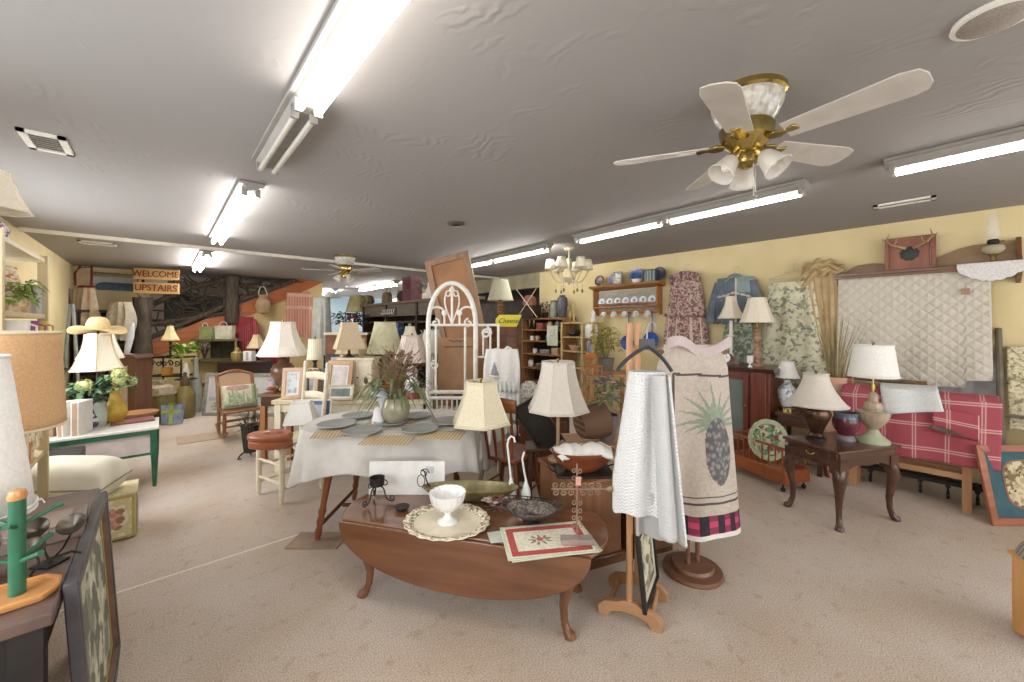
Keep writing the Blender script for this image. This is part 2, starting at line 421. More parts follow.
fixture('long tube fixture above the left aisle with its far pair of tubes unlit', .475, .0, 2.77, [(.05, 1.86, 1), (1.9, 2.74, 0)])
fixture('lit twin tube fixture between the half unlit one and the ceiling trim', .475, 3.25, 5.55, [(3.27, 4.41, 1), (4.43, 5.53, 1)], 0, litf)
fixture('small looking tube fixture beyond the ceiling trim beside the stairs', .465, 6.62, 8.6, [(6.64, 7.6, 1), (7.62, 8.58, 1)], 0, litg)
fixture('bright tube fixture at the far right, above the quilt and mantel shelf', 3.27, -2.17, .27, [(-2.15, -.97, 1), (-.95, .25, 1)], -.03, xs=(.03,))
fixture('tube fixture just beyond the brass ceiling fan', 3.40, .66, 2.80, [(.68, 1.71, 1), (1.75, 2.78, 1)], -.06, xs=(.03,))
fixture('tube fixture behind the chandelier and above the tall brown board', 3.60, 3.27, 5.6, [(3.3, 4.45, 1), (4.5, 5.55, 1)], -.05, litg, xs=(.03,))
fixture('distant tube fixture above the dark shelf with the handbag', 4.0, 8.4, 10.6, [(8.42, 9.5, 1), (9.52, 10.58, 1)], 0, litg)
fixture('farthest tube fixture in front of the pale blue wall', 3.62, 11.4, 13.6, [(11.42, 12.5, 1), (12.52, 13.58, 1)], 0, litg)
fanw = mat('fan_blade_white', 'c4bdb5', rough=.35)
def fan(label, x, y, a0, scale=1):
    t = T('ceiling_fan', label, 'ceiling fan', (x, y, 2.45), 0)
    M().lathe([(.0, 0), (.15, 0), (.15, -.02), (.14, -.03)], seg=28).build('canopy', brass, t)
    M().lathe([(.14, -.03), (.14, -.05), (.12, -.10), (.085, -.14), (.0, -.14)], seg=28, wob=lambda w, z: 1 + .025 * math.sin(14 * w)).build('motor_housing', mat('pressed_glass_white', 'd8d3cb', 'aaa398', rough=.15, sc=40), t)
    m = M(); m.lathe([(.0, -.13), (.1, -.135), (.108, -.15), (.1, -.2), (.07, -.225), (.04, -.25), (.05, -.27), (.045, -.3), (.015, -.32), (0, -.32)], seg=24)
    m.build('hub', brass, t)
    for i in range(5):
        a = a0 + i * 2 * PI / 5
        R = Matrix.Rotation(a, 4, 'Z')
        m = M(); m.X = R @ Matrix.Rotation(math.radians(0), 4, 'X')
        m.prism([(.085, -.02), (.12, -.034), (.155, -.012), (.19, -.03), (.20, 0), (.19, .03), (.155, .012), (.12, .034), (.085, .02)], -.222, -.212); arm = m.build('blade_arm', brass, t, bevel=.002)
        m = M(); m.X = R @ Matrix.Translation((0, 0, -.215)) @ Matrix.Rotation(math.radians(-13), 4, 'X')
        m.prism([(.15, -.05), (.5, -.068), (.545, -.055), (.56, -.02), (.56, .03), (.545, .058), (.51, .068), (.15, .05)], -.003, .003); m.build('blade', fanw, t, bevel=.0015)
    gl = thinglass('fan_shade_glass', 'f4f1ec', .4)
    for i in range(3):
        a = a0 + .5 + i * 2 * PI / 3
        q = Matrix.Rotation(a, 4, 'Z') @ Matrix.Translation((.055, 0, -.268)) @ Matrix.Rotation(math.radians(142), 4, 'Y')
        m = M(); m.X = q; m.lathe([(0, -.03), (.02, -.03), (.024, .0), (.02, .015), (0, .015)], seg=14); h = m.build('lamp_holder', brass, t)
        m = M(); m.X = q; m.lathe([(.022, .01), (.036, .03), (.043, .06), (.052, .095), (.058, .11)], seg=24, wob=lambda w, z: 1 + .03 * math.sin(12 * w)); m.f = [f for f in m.f if len(f) == 4]; m.m = [0] * len(m.f)
        m.build('glass_shade', gl, h, solid=.003)
        m = M(); m.X = q; m.ball((0, 0, .055), (.022, .022, .032)); m.build('bulb', mat('frosted_bulb', 'f7f3ea', rough=.3), h)
    m = M()
    for dx, l in ((-.012, .46), (.015, .44)): m.tube([(dx, -.03, -.28), (dx, -.032, -l)], .0018, 5); m.ball((dx, -.032, -l), (.006, .006, .012), 8)
    m.build('pull_chain', mat('chain_steel', 'b5b0a8', rough=.3, metal=.8), t)
    return t
fx, fy, _ = G(757, 85, 2.45)
fan('large white five blade ceiling fan with brass hub and three glass shades', 1.90, .595, -TH + math.radians(158.5))
x, y = D(345, 5.7); fan('smaller looking white ceiling fan far off beside the ceiling trim', x, y, .35)
def vent(label, x, y, sx, sy, rz=0, n=7, z=2.45):
    t = T('ceiling_vent', label, 'vent', (x, y, z), rz)
    m = M(); b_ = .03
    for c, s_ in (((0, sy / 2 - b_ / 2, -.006), (sx, b_, .012)), ((0, -sy / 2 + b_ / 2, -.006), (sx, b_, .012)), ((sx / 2 - b_ / 2, 0, -.006), (b_, sy, .012)), ((-sx / 2 + b_ / 2, 0, -.006), (b_, sy, .012))): m.box(c, s_)
    m.build('frame', white, t)
    m = M()
    for i in range(n): m.box((0, -sy / 2 + b_ + (i + .5) * (sy - 2 * b_) / n, -.006), (sx - 2 * b_, .012, .004), rx=.6)
    m.build('slats', mat('vent_slat', 'b9b2aa', rough=.5), t)
    M().box((0, 0, -.0015), (sx - .04, sy - .04, .002)).build('duct_opening', mat('duct_grey', '6f6a65', rough=.7), t)
vent('square white ceiling vent near the window wall', *G(47, 142, 2.45)[:2], .17, .3, 0)
vent('small far ceiling vent above the bib dress', *G(98, 243, 2.45)[:2], .32, .22, 0)
vent('long narrow white ceiling vent over the antler plaque', *G(904, 202, 2.45)[:2], .13, .36, 0, 2)
x, y, _ = G(994, 16, 2.45)
t = T('ceiling_speaker', 'round grey ceiling speaker grille in the corner of the picture', 'speaker', (x, y, 2.45))
M().lathe([(0, 0), (.095, 0), (.098, -.012), (.085, -.016), (0, -.016)], seg=36).build('rim', white, t); M().lathe([(0, -.0165), (.083, -.0165), (.076, -.022), (0, -.024)], seg=36).build('grille', mat('grille_grey', '9d948b', '857c74', sc=200, rough=.6), t)
x, y, _ = G(456, 223, 2.45)
t = T('smoke_detector', 'small dark round disc on the ceiling between the two lamp rows', 'smoke detector', (x, y, 2.45))
M().lathe([(0, 0), (.085, 0), (.085, -.015), (.06, -.025), (0, -.025)], seg=24).build('cover', mat('dark_disc', '55504a', rough=.5), t); M().lathe([(0, -.025), (.04, -.025), (.03, -.032), (0, -.032)], seg=16).build('cap', black, t)

# ---------------------------------------------------------------- builders for things that come often
def lamp(label, loc, prof, bm, shade, sm, sides=0, bell=1, rz=0, group=None, finial=True, name='table_lamp', wob=None, sx=1, sy=1, seg=20, trim=None, foot=None, tilt=0):
    """prof: base profile; shade = (top radius, bottom radius, bottom z, top z)"""
    t = T(name, label, 'lamp', loc, rz, group)
    zt = prof[-1][1]
    M().lathe(prof, seg=seg, wob=wob).build('base', bm, t)
    if foot: M().lathe(foot[0], seg=24).build('foot', foot[1], t)
    rt, rb, z0, z1 = shade
    m = M(); m.tube([(0, 0, zt - .01), (0, 0, z1 - .01)], .007, 8); m.tube([(0, 0, zt + .02), (0, 0, zt + .06)], .014, 8)
    m.build('stem', brass, t)
    n = sides or 40; ph = PI / n if sides else 0
    pr = []
    for i in range(11):
        q = i / 10; pr.append((rt + (rb - rt) * (1 - q) ** bell, z0 + (z1 - z0) * q))
    m = M(); m.lathe(pr, seg=n, ph=ph, sx=sx, sy=sy); m.f = [f for f in m.f if len(f) == 4]; m.m = [0] * len(m.f)
    o = m.build('lamp_shade', sm, t, solid=.004)
    m = M()
    for r, z in ((rb, z0), (rt, z1)):
        m.tube([(r * 1.005 * sx * math.cos(2 * PI * k / n + ph), r * 1.005 * sy * math.sin(2 * PI * k / n + ph), z) for k in range(n)], .005, 6, closed=True)
        if not sides: m.build('shade_trim', trim or sm, o); m = M()
    if sides:
        for k in range(sides):
            w = 2 * PI * k / sides + ph
            m.tube([(r * 1.003 * sx * math.cos(w), r * 1.003 * sy * math.sin(w), z) for r, z in pr], .0035, 5)
    if sides: m.build('shade_trim', trim or sm, o)
    m = M()
    for k in range(3):
        w = k * 2 * PI / 3; m.tube([(0, 0, z1 - .012), (rt * .98 * sx * math.cos(w), rt * .98 * sy * math.sin(w), z1 - .005)], .002, 5)
    m.build('spider', brass, o)
    if finial: M().lathe([(0, z1 - .015), (.008, z1 - .01), (.006, z1 + .005), (.011, z1 + .014), (.008, z1 + .024), (0, z1 + .03)], seg=12).build('finial', brass, t)
    return t
def rotX(a, o=(0, 0, 0)): return Matrix.Translation(o) @ Matrix.Rotation(a, 4, 'X')
def frame(label, loc, rz, w, h, bar, fm, art, mount=0, mm=None, tilt=.2, dep=.022, name='framed_picture', artfn=None, ng=40, group=None, backing=None, step=None, cat='picture'):
    """stands on its lower edge, faces -y, leans back by tilt"""
    t = T(name, label, cat, loc, rz, group); X = rotX(-tilt)
    m = M(); m.X = X
    for a, b_, c, d in (((-w / 2, 0), (w / 2, 0), (w / 2 - bar, bar), (-w / 2 + bar, bar)), ((w / 2, 0), (w / 2, h), (w / 2 - bar, h - bar), (w / 2 - bar, bar)),
                        ((w / 2, h), (-w / 2, h), (-w / 2 + bar, h - bar), (w / 2 - bar, h - bar)), ((-w / 2, h), (-w / 2, 0), (-w / 2 + bar, bar), (-w / 2 + bar, h - bar))):
        m.prism([a, b_, c, d], -dep, 0, 'xz')
    fr = m.build('frame', fm, t, bevel=min(.004, bar * .15))
    if step:
        m = M(); m.X = X; q = bar * .8; e = bar * 1.12
        for a, b_, c, d in (((-w / 2 + q, q), (w / 2 - q, q), (w / 2 - e, e), (-w / 2 + e, e)), ((w / 2 - q, q), (w / 2 - q, h - q), (w / 2 - e, h - e), (w / 2 - e, e)),
                            ((w / 2 - q, h - q), (-w / 2 + q, h - q), (-w / 2 + e, h - e), (w / 2 - e, h - e)), ((-w / 2 + q, h - q), (-w / 2 + q, q), (-w / 2 + e, e), (-w / 2 + e, h - e))):
            m.prism([a, b_, c, d], -dep * .85, -.002, 'xz')
        m.build('inner_lip', step, fr)
    b0 = bar * .9; iw, ih = w - 2 * b0, h - 2 * b0
    m = M(); m.X = X; m.box((0, -.003, h / 2), (iw, .005, ih)); m.build('backing', backing or kraft, t)
    if mount:
        m = M(); m.X = X
        e = mount
        x0, x1, z0, z1 = -iw / 2, iw / 2, b0, h - b0
        for a, b_, c, d in (((x0, z0), (x1, z0), (x1 - e, z0 + e), (x0 + e, z0 + e)), ((x1, z0), (x1, z1), (x1 - e, z1 - e), (x1 - e, z0 + e)),
                            ((x1, z1), (x0, z1), (x0 + e, z1 - e), (x1 - e, z1 - e)), ((x0, z1), (x0, z0), (x0 + e, z0 + e), (x0 + e, z1 - e))):
            m.prism([a, b_, c, d], -.0105, -.0085, 'xz')
        m.build('mount', mm or paper, t)
    m = M(); m.X = X
    x0, x1, z0, z1 = -iw / 2 + mount * .9, iw / 2 - mount * .9, b0 + mount * .9, h - b0 - mount * .9
    m.grid(ng if artfn else 1, ng if artfn else 1, lambda u, v: (x0 + u * (x1 - x0), -.0075, z0 + v * (z1 - z0)), artfn)
    m.build('picture', art, t)
    return t
def vase(name, label, cat, loc, prof, mt, group=None, seg=24, wob=None, rz=0):
    o = M().lathe(prof, seg=seg, wob=wob).build(name, mt); o.location = loc; o.rotation_euler = (0, 0, rz)
    return tag(o, label, cat, group)
def hanger(m, y=0, w=.2, z=0):
    m.tube([(-w, y, z - .09), (0, y, z), (w, y, z - .09)], .004, 6); m.tube([(-w, y, z - .09), (w, y, z - .09)], .003, 6)
    m.tube([(0, y, z), (0, y, z + .03)] + [(.022 + .022 * math.cos(a), y, z + .05 + .022 * math.sin(a)) for a in (PI, PI * .75, PI * .5, PI * .25, 0, -.5)], .003, 6)
def garment(label, cat, loc, rz, wf, tf, h, mats, mf=None, rip=.012, nr=7, ns=64, nh=44, name='dress', hang=True, solid=0, seed=0, group=None, sl=None, hangw=.17, hz=.06, hm=None):
    """flattened tube hanging from z=0 down to -h; wf/tf give half width / half depth at v in 0..1"""
    t = T(name, label, cat, loc, rz, group)
    def fn(u, v):
        a = 2 * PI * u
        r = 1 + 0
        x = wf(v) * math.cos(a); y = tf(v) * math.sin(a)
        q = rip * v ** .6 * (math.sin(nr * x / max(wf(v), .01) * 1.6 + seed + 2 * v) + .4 * math.sin(2.3 * nr * x / max(wf(v), .01) + seed * 3)) * (1 if math.sin(a) <= 0 else .5)
        return (x + .25 * q, y + q, -h * v + (.012 * math.sin(5 * a + seed) * v))
    m = M(); m.grid(ns, nh, fn, (lambda u, v: mf(math.cos(2 * PI * u), v, math.sin(2 * PI * u) < 0)) if mf else None, wrap=True)
    m.f.append(list(range(ns))); m.m.append(0)
    m.build('cloth', mats, t)
    if sl:
        for sgn in (-1, 1):
            m = M(); m.tube([(sgn * sl[0], 0, -.05), (sgn * (sl[0] + sl[1] * .6), -.01, -sl[2] * .5), (sgn * (sl[0] + sl[1]), -.015, -sl[2])], [sl[3] * .8, sl[3], sl[3] * 1.1], 10); m.build('sleeve', mats[0] if isinstance(mats, list) else mats, t)
    if hang:
        m = M(); hanger(m, 0, hangw, hz); m.build('hanger', hm or mat('hanger_wire', 'b9b2a6', rough=.4, metal=.5), t)
    return t
def plate(name, label, cat, loc, r, mt, group=None, lean=None, rz=0, d=.02, rim=None):
    t = T(name, label, cat, loc, rz, group)
    X = rotX(PI / 2 - lean, (0, 0, r)) if lean is not None else Matrix()
    m = M(); m.X = X; m.lathe([(0, 0), (r * .55, 0), (r * .62, .004), (r, d), (r * .99, d + .004), (r * .6, .010), (r * .5, .006), (0, .006)], seg=32); m.build('plate', mt, t)
    if rim: m = M(); m.X = X; m.ring([(r * .97, d + .004), (r * .97, d - .002), (r * .78, d * .62), (r * .78, d * .62 + .006)], seg=32); m.build('rim', rim, t)
    return t
def blooms(m, c, n, r, s, mi=0, flat=.6):
    for i in range(n):
        a = random.random() * 2 * PI; q = r * math.sqrt(random.random())
        p = (c[0] + q * math.cos(a), c[1] + q * math.sin(a), c[2] + r * flat * random.uniform(-.6, 1))
        for k in range(6):
            w = k * PI / 3 + a
            m.leaf(p, (math.cos(w), math.sin(w), .5), s, s * .35, .1, mi)
def mophead(m, c, r, n=60, mi=0):
    for i in range(n):
        z = random.uniform(-.7, 1); a = random.random() * 2 * PI; q = math.sqrt(max(0, 1 - z * z))
        d_ = Vector((q * math.cos(a), q * math.sin(a), z)); p = Vector(c) + d_ * r * random.uniform(.85, 1.05)
        t1 = d_.orthogonal().normalized(); t2 = d_.cross(t1); w = random.random() * PI
        for k in range(4):
            e = t1 * math.cos(w + k * PI / 2) + t2 * math.sin(w + k * PI / 2)
            m.leaf(p, e + d_ * .35, r * .3, r * .13, 0, mi)
    m.ball(c, r * .85, 10, mi)
def bush(m, c, n, r, ln, wd_, up=.6, droop=.4, mi=0, h=1):
    for i in range(n):
        a = random.random() * 2 * PI; e = random.uniform(.05, 1)
        q = r * random.random() ** .6
        p = (c[0] + q * math.cos(a), c[1] + q * math.sin(a), c[2] + r * h * random.uniform(-.5, .9))
        m.leaf(p, (math.cos(a), math.sin(a), up * random.uniform(-.4, 1.2)), ln * random.uniform(.6, 1.2), wd_, droop, mi)
def cabriole(m, x, y, dx, dy, z1, k=1.0, mi=0, pad=True):
    """cabriole leg from z1 to the floor, knee bowed out toward (dx,dy)"""
    pts = []; rr = []
    for t_, o, r in ((0, .0, .034), (.08, .012, .036), (.2, .024, .034), (.4, .012, .024), (.6, .0, .018), (.8, .004, .0155), (.92, .018, .017), (.965, .034, .024), (.99, .036, .024), (1, .036, .018)):
        pts.append((x + dx * o * k, y + dy * o * k, z1 * (1 - t_) + .0)); rr.append(r * k)
    m.tube(pts, rr, 12, mi)
    m.prism([(x + sx_ * .034 * k, y + sy_ * .034 * k) for sx_, sy_ in ((-1, -1), (1, -1), (1, 1), (-1, 1))], z1 - .03, z1 + .06 * k, mi=mi)
def candle_profile(*a): return list(a)
# ---------------------------------------------------------------- right wall: mantel shelf, quilt and what stands there
RW = -PI / 2                       # local x runs along the wall toward the right of the picture, y into the wall
quiltm = quilted('cream_quilting', 'd2cabc', 11, .55)
t = T('mantel_shelf', 'long wooden mantel shelf with curved backboard above the cream quilt', 'shelf', (5.35, .22, 1.94), RW)
m = M(); m.box((0, -.095, .015), (1.16, .17, .03)); m.box((0, -.17, -.012), (1.16, .025, .024)); m.build('shelf_board', cherry, t, bevel=.004)
pr = [(-.55, .03), (.6, .03), (.6, .22), (.34, .21), (.26, .19), (.16, .14), (.05, .1), (-.1, .085), (-.3, .13), (-.42, .12), (-.5, .07)]
M().prism(pr, -.03, -.008, 'xz').build('backboard', wood('mantel_back', '9a7d5c', '80643f', rough=.5), t, bevel=.003)
m = M(); m.prism([(-.17, -.05), (-.008, -.14), (-.008, .24), (-.06, .24), (-.09, .1), (-.17, .03)], .575, .605, 'yz'); m.build('end_bracket', cherry, t, bevel=.003); m = M(); m.prism([(-.17, -.0), (-.008, -.1), (-.008, .03), (-.17, .03)], -.58, -.555, 'yz'); m.build('end_bracket', cherry, t, bevel=.003)
m = M(); m.tube([(-.53, -.1, -.04), (.53, -.1, -.04)], .014, 10); m.build('hanging_rod', cherry, t)
t = T('quilt', 'large cream diamond quilted bedspread hanging beneath the mantel shelf', 'quilt', (5.25, .28, 1.94), RW)
def fq(u, v):
    x = -.5 + u; z = -1.03 * v - .03 * math.sin(3 * u + .4) * v + (.06 * v if u > .85 else 0)
    return (x * (1 + .02 * v), -.025 - .02 * math.sin(u * 7 + 1) * v - .012 * math.sin(u * 19 + v * 3) * v + (.05 * (u - .86) if u > .86 else 0), z)
M().grid(80, 60, fq).build('cloth', quiltm, t, solid=.012)
m = M(); m.box((.36, -.07, -.2), (.05, .004, .055)); m.tube([(.36, -.066, -.175), (.365, -.06, -.12)], .0025, 5); m.build('price_tag', mat('brown_tag', 'a98d73', rough=.8), t)['label'] = 'brown paper price tag'
t = T('bed_sheet', 'pale blue grey sheet hanging lower behind the cream quilt', 'sheet', (5.3, .0, 1.2), RW)
M().grid(40, 30, lambda u, v: (-.35 + .62 * u, -.008 - .008 * math.sin(u * 30), -.86 * v)).build('cloth', mat('blue_grey_cloth', 'b4b3b6', 'a5a4a8', rough=.9), t, solid=.004)
# antler plaque
t = T('antler_plaque', 'small pair of antlers on a reddish wooden board standing on the mantel', 'plaque', (5.27, .263, 1.97), RW)
M().box((0, -.02, .155), (.34, .03, .31)).build('board', wood('red_board', '9a5f44', '7f4a33', axis=2), t, bevel=.004)
m = M(); m.tube([(-.135, -.038, .02), (-.135, -.038, .29)], .006, 6); m.tube([(.135, -.038, .02), (.135, -.038, .29)], .006, 6); m.build('beading', cherry, t)
m = M(); X0 = rotX(PI / 2, (0, -.036, .15)); m.X = X0; m.lathe([(0, 0), (.065, 0), (.06, .012), (.03, .02), (0, .022)], seg=28, wob=lambda w, z: 1 + .07 * math.sin(9 * w)); m.build('medallion', mat('dark_medallion', '37393b', '2a2b2c', rough=.6, bump=.2), t)
for sg in (-1, 1):
    m = M(); m.tube([(sg * .03, -.05, .2), (sg * .07, -.09, .215), (sg * .12, -.11, .24), (sg * .15, -.1, .29), (sg * .135, -.085, .35)], [.014, .012, .010, .007, .003], 8)
    m.tube([(sg * .1, -.105, .228), (sg * .085, -.13, .26), (sg * .08, -.125, .30)], [.008, .006, .002], 6); m.tube([(sg * .14, -.105, .265), (sg * .17, -.12, .28), (sg * .18, -.11, .31)], [.007, .005, .002], 6)
    m.build('antler', mat('antler_bone', 'b79a78', '8e7152', rough=.6, sc=20), t)
# oil lamp on the mantel
t = T('oil_lamp', 'glass oil lamp with tall clear chimney at the end of the mantel', 'oil lamp', (5.26, -.235, 1.97), RW)
M().lathe([(0, 0), (.05, 0), (.05, .01), (.02, .025), (.015, .06), (.03, .08)], seg=20).build('base', brass, t)
M().lathe([(.02, .075), (.06, .1), (.07, .125), (.06, .15), (.025, .165)], seg=20).build('font', thinglass('amber_font', 'e6dcc4', .5), t)
m = M(); m.lathe([(.028, .165), (.035, .175), (.035, .195), (.028, .205)], seg=16); m.tube([(.03, 0, .185), (.06, 0, .185)], .004, 6); m.build('burner', iron, t)
m = M(); m.lathe([(.026, .2), (.042, .235), (.045, .26), (.03, .31), (.026, .44)], seg=20); m.f = [f for f in m.f if len(f) == 4]; m.m = [0] * len(m.f); m.build('chimney', clear, t, solid=.0025)
t = T('lace_doily', 'white scalloped lace doily hanging over the mantel edge under the oil lamp', 'doily', (5.35, -.22, 1.973), RW)
def fd(u, v):
    x = -.19 + .38 * u; L = .17 + .11 * math.sin(PI * u) ** .7 + .012 * abs(math.sin(u * 22)) * (1 if v > .9 else 0)
    s_ = L * v
    return (x, -.06 - s_, .003) if s_ < .13 else (x, -.193, .003 - (s_ - .13))
M().grid(66, 24, fd).build('lace', mat('white_lace', 'e9e7e6', 'cfccca', sc=120, rough=.9), t, solid=.002)
# tan valance hanging at the mantel's end
t = T('ruffled_valance', 'tan ruffled curtain valance draped over the end of the mantel shelf', 'curtain', (5.28, .86, 2.05), RW)
tanm = mat('tan_satin', 'c2aa80', 'b0976c', rough=.7, sc=8)
m = M()
m.grid(60, 36, lambda u, v: (-.22 + .34 * u - .05 * v * (1 - u), -.055 - .045 * math.sin(PI * u) * math.sin(PI * v) - .018 * math.sin(u * 17 + 3 * math.sin(v * 6)) - .012 * math.sin(v * 15 + u * 9), .10 * math.sin(PI * (.15 + .8 * u)) - .3 * v * (1 - .75 * u) + .012 * math.sin(u * 20)))
m.build('ruffle', tanm, t, solid=.006)
m = M(); m.grid(70, 40, lambda u, v: (-.20 + .27 * u * (1 - .5 * v) + .15 * v, -.05 - (.012 * math.sin(u * 26 + v * 2) + .02 * math.sin(u * 7 + v * 5)) * (.5 + v * .5), .02 - .98 * v - .08 * u)); m.build('drop', tanm, t, solid=.004)

# clothes hung on the yellow wall
pm = floral('red_paisley', 'c4aca0', ['86605c', 'a87470', '6e5c5c'], 22, .53)
t = garment('tall maroon and pink paisley print dress hung on the yellow wall', 'dress', (5.27, 2.39, 2.08), RW, lambda v: .2 + .1 * min(1, v * 1.4), lambda v: .035 + .02 * v, 1.14,
            [pm, mat('pink_stripe', 'd9c3b4', rough=.9)], lambda x, v, f: 1 if v > .42 and (abs(abs(x) - .35) < .035 or abs(abs(x) - .78) < .03) else 0, name='paisley_dress', rip=.02, seed=1, hz=.12)
m = M(); m.grid(50, 6, lambda u, v: (-.27 + .54 * u, -.07 - .02 * math.sin(u * 60) * v, -.46 - .06 * v)); m.build('ruffle', pm, t, solid=.003)
m = M(); m.grid(40, 10, lambda u, v: (-.2 + .4 * u, -.05 - .02 * math.sin(u * 40), .09 - .12 * v - .2 * (u - .5) ** 2)); m.build('collar', pm, t, solid=.01)
den = mat('denim', '717b86', '5a6570', rough=.9, sc=9); denl = mat('pale_denim', '93a3a0', '7d8e8c', rough=.9, sc=9)
t = garment('blue grey patchwork denim jacket on a hanger between two wall dresses', 'jacket', (5.25, 1.77, 2.03), RW, lambda v: .2 + .03 * math.sin(v * 3), lambda v: .06 + .01 * math.sin(3 * v), .56,
            [den, denl, mat('cream_piping', 'cfc7ae', rough=.9)], lambda x, v, f: 2 if abs(x - .12) < .04 or abs(v - .34 - .1 * abs(x)) < .02 else (1 if x > .12 and v < .34 else 0), name='denim_jacket', rip=.01, sl=(.19, .09, .56, .055), seed=2)
m = M(); m.grid(20, 8, lambda u, v: (-.1 + .2 * u, -.07 + .05 * v, .0 + .05 * v - .06 * (2 * u - 1) ** 2)); m.build('collar', denl, t, solid=.01)
sage = floral('sage_print', '949c8a', ['808a7a', 'a9ad98', '66705f'], 14, .5)
garment('sage green print skirt hanging below the denim jacket', 'skirt', (5.23, 1.73, 1.47), RW, lambda v: .14 + .1 * v, lambda v: .05, .62, [sage], name='sage_skirt', rip=.02, seed=4, hang=False)
toile = floral('toile_print', 'd6d1b6', ['a3a48c', '85897a', 'cbc6a6'], 13, .54)
t = garment('pale green botanical toile curtain panel on a wire hanger beside the valance', 'curtain', (5.25, 1.17, 1.93), RW, lambda v: .24 + .09 * min(1, v * 1.5), lambda v: .04, 1.2, [toile], name='toile_panel', rip=.025, nr=6, seed=5, hangw=.24, hz=.13)

# plate shelf on the yellow wall
px = lambda p, X: D(p, dX(p, X))
a = px(594, 5.3); b = px(664, 5.3); PL = a[1] - b[1]; pyc = (a[1] + b[1]) / 2; pz = 1.70
t = T('plate_rack', 'golden oak wall plate rack with a deep cornice on the yellow wall', 'plate rack', (5.35, pyc, pz), RW)
m = M(); m.box((0, -.01, .12), (PL - .1, .016, .34)); m.build('back_panel', mat('rack_back', 'b3ad9e', 'a39c8b', rough=.7), t)
m = M(); m.prism([(0, .3), (-.19, .34), (-.2, .37), (0, .37)], -PL / 2, PL / 2, 'yz'); m.build('cornice', oak, t, bevel=.004)
m = M(); m.box((0, -.07, .03), (PL - .1, .14, .025)); m.box((0, -.13, .075), (PL - .1, .012, .02)); m.box((0, -.02, -.05), (PL - .1, .025, .05)); m.build('plate_ledge', oak, t, bevel=.003)
for sg in (-1, 1): M().prism([(-.15, .3), (0, .3), (0, -.1), (-.05, -.1), (-.1, -.02), (-.15, .02)], sg * (PL / 2 - .06) - .012, sg * (PL / 2 - .06) + .012, 'yz').build('side', oak, t, bevel=.003)
m = M()
for i in range(5): x = -PL / 2 + .22 + i * (PL - .45) / 4; m.tube([(x, -.03, -.05), (x, -.07, -.055), (x, -.08, -.04)], .006, 6)
m.build('cup_hooks', brass, t)
bluewhite = mat('blue_white_plate', 'dfe3e4', '7f95a8', sc=28, rough=.25, mix=(.5, .62))
p0 = None
for i in range(7):
    y = pyc + PL / 2 - .17 - i * (PL - .34) / 6
    if p0 is None: p0 = plate('rack_plate', 'white plate with a blue centre standing in the oak wall plate rack', 'plate', (5.29, y, pz + .045), .075, whiteceram, 'small plates in the wall rack', lean=.15, rz=RW, rim=mat('pale_blue_rim', '8ea3ad', rough=.25)); m = M(); m.X = rotX(PI / 2 - .15, (0, 0, .075)); m.lathe([(0, .0065), (.026, .0065), (.024, .009), (0, .0095)], seg=20); m.build('blue_centre', mat('plate_blue', '7f93a3', rough=.25), p0)
    else: dup(p0, (5.29, y, pz + .045))
c0 = None
for i in range(5):
    y = pyc + PL / 2 - .22 - i * (PL - .45) / 4
    if c0 is None:
        c0 = T('hanging_cup', 'small white cup hanging from a hook under the plate rack', 'cup', (5.27, y, pz - .075), RW, 'cups under the wall rack')
        m = M(); m.X = rotX(-.9); m.lathe([(.012, -.07), (.035, -.065), (.045, -.03), (.048, 0), (.044, 0), (.04, -.03), (.03, -.058), (0, -.06)], seg=20); m.build('bowl', whiteceram, c0)
        m = M(); m.tube([(0, .045, -.01), (0, .07, .0), (0, .07, .03), (0, .03, .03)], .006, 6); m.build('handle', whiteceram, c0)
    else: dup(c0, (5.27, y, pz - .075))
def onrack(p, y=None): q = px(p, 5.24); return (5.24, q[1], pz + .37)
darkpl = mat('dark_floral_plate', '5a4a4a', 'a08c84', sc=22, rough=.3)
plate('display_plate', 'dark round floral plate alone at the near end of the plate rack top', 'plate', onrack(600), .085, darkpl, lean=.2, rz=RW, rim=black)
plate('display_plate', 'violet blue plate half behind a small framed picture on the rack', 'plate', onrack(613.5), .085, mat('violet_plate', '6d6a93', '8f8cb0', sc=20, rough=.3), lean=.2, rz=RW)
frame('small silver framed picture on top of the plate rack', (5.17, px(618.5, 5.2)[1], pz + .37), RW, .15, .19, .018, mat('silver_frame', '9ba3a0', rough=.4, metal=.4), floral('grey_print', 'c9c9c2', ['8b908d', 'e5e3dd'], 30), tilt=.12)
plate('display_plate', 'deep blue and white plate in the middle of the rack top', 'plate', onrack(637), .11, mat('cobalt', '3f5688', '35497a', rough=.25), lean=.2, rz=RW, rim=mat('cobalt_rim', '6a7fa8', rough=.25))
tag(M().lathe([(0, 0), (.05, 0), (.085, .05), (.08, .05), (.045, .01), (0, .01)], seg=24).build('white_bowl', whiteceram), 'white bowl sitting before the cobalt plate on the rack', 'bowl').location = (5.2, px(637, 5.2)[1], pz + .37)
t = T('striped_canister', 'green and white striped canister on the plate rack top', 'canister', (5.22, px(651, 5.22)[1], pz + .37), RW)
M().lathe([(0, 0), (.09, 0), (.09, .15), (0, .15)], seg=28).build('body', mat('green_stripe', '8fa39a', '3f5552', kind='bands', sc=9, st=(1, 1, 0), rough=.4), t); M().lathe([(0, .15), (.094, .15), (.094, .165), (0, .17)], seg=28).build('lid', mat('dark_green', '35443f', rough=.4), t)
plate('display_plate', 'black plate at the far right of the plate rack top', 'plate', onrack(659.5), .1, mat('black_plate', '2b2a33', '47425a', sc=10, rough=.3), lean=.2, rz=RW)
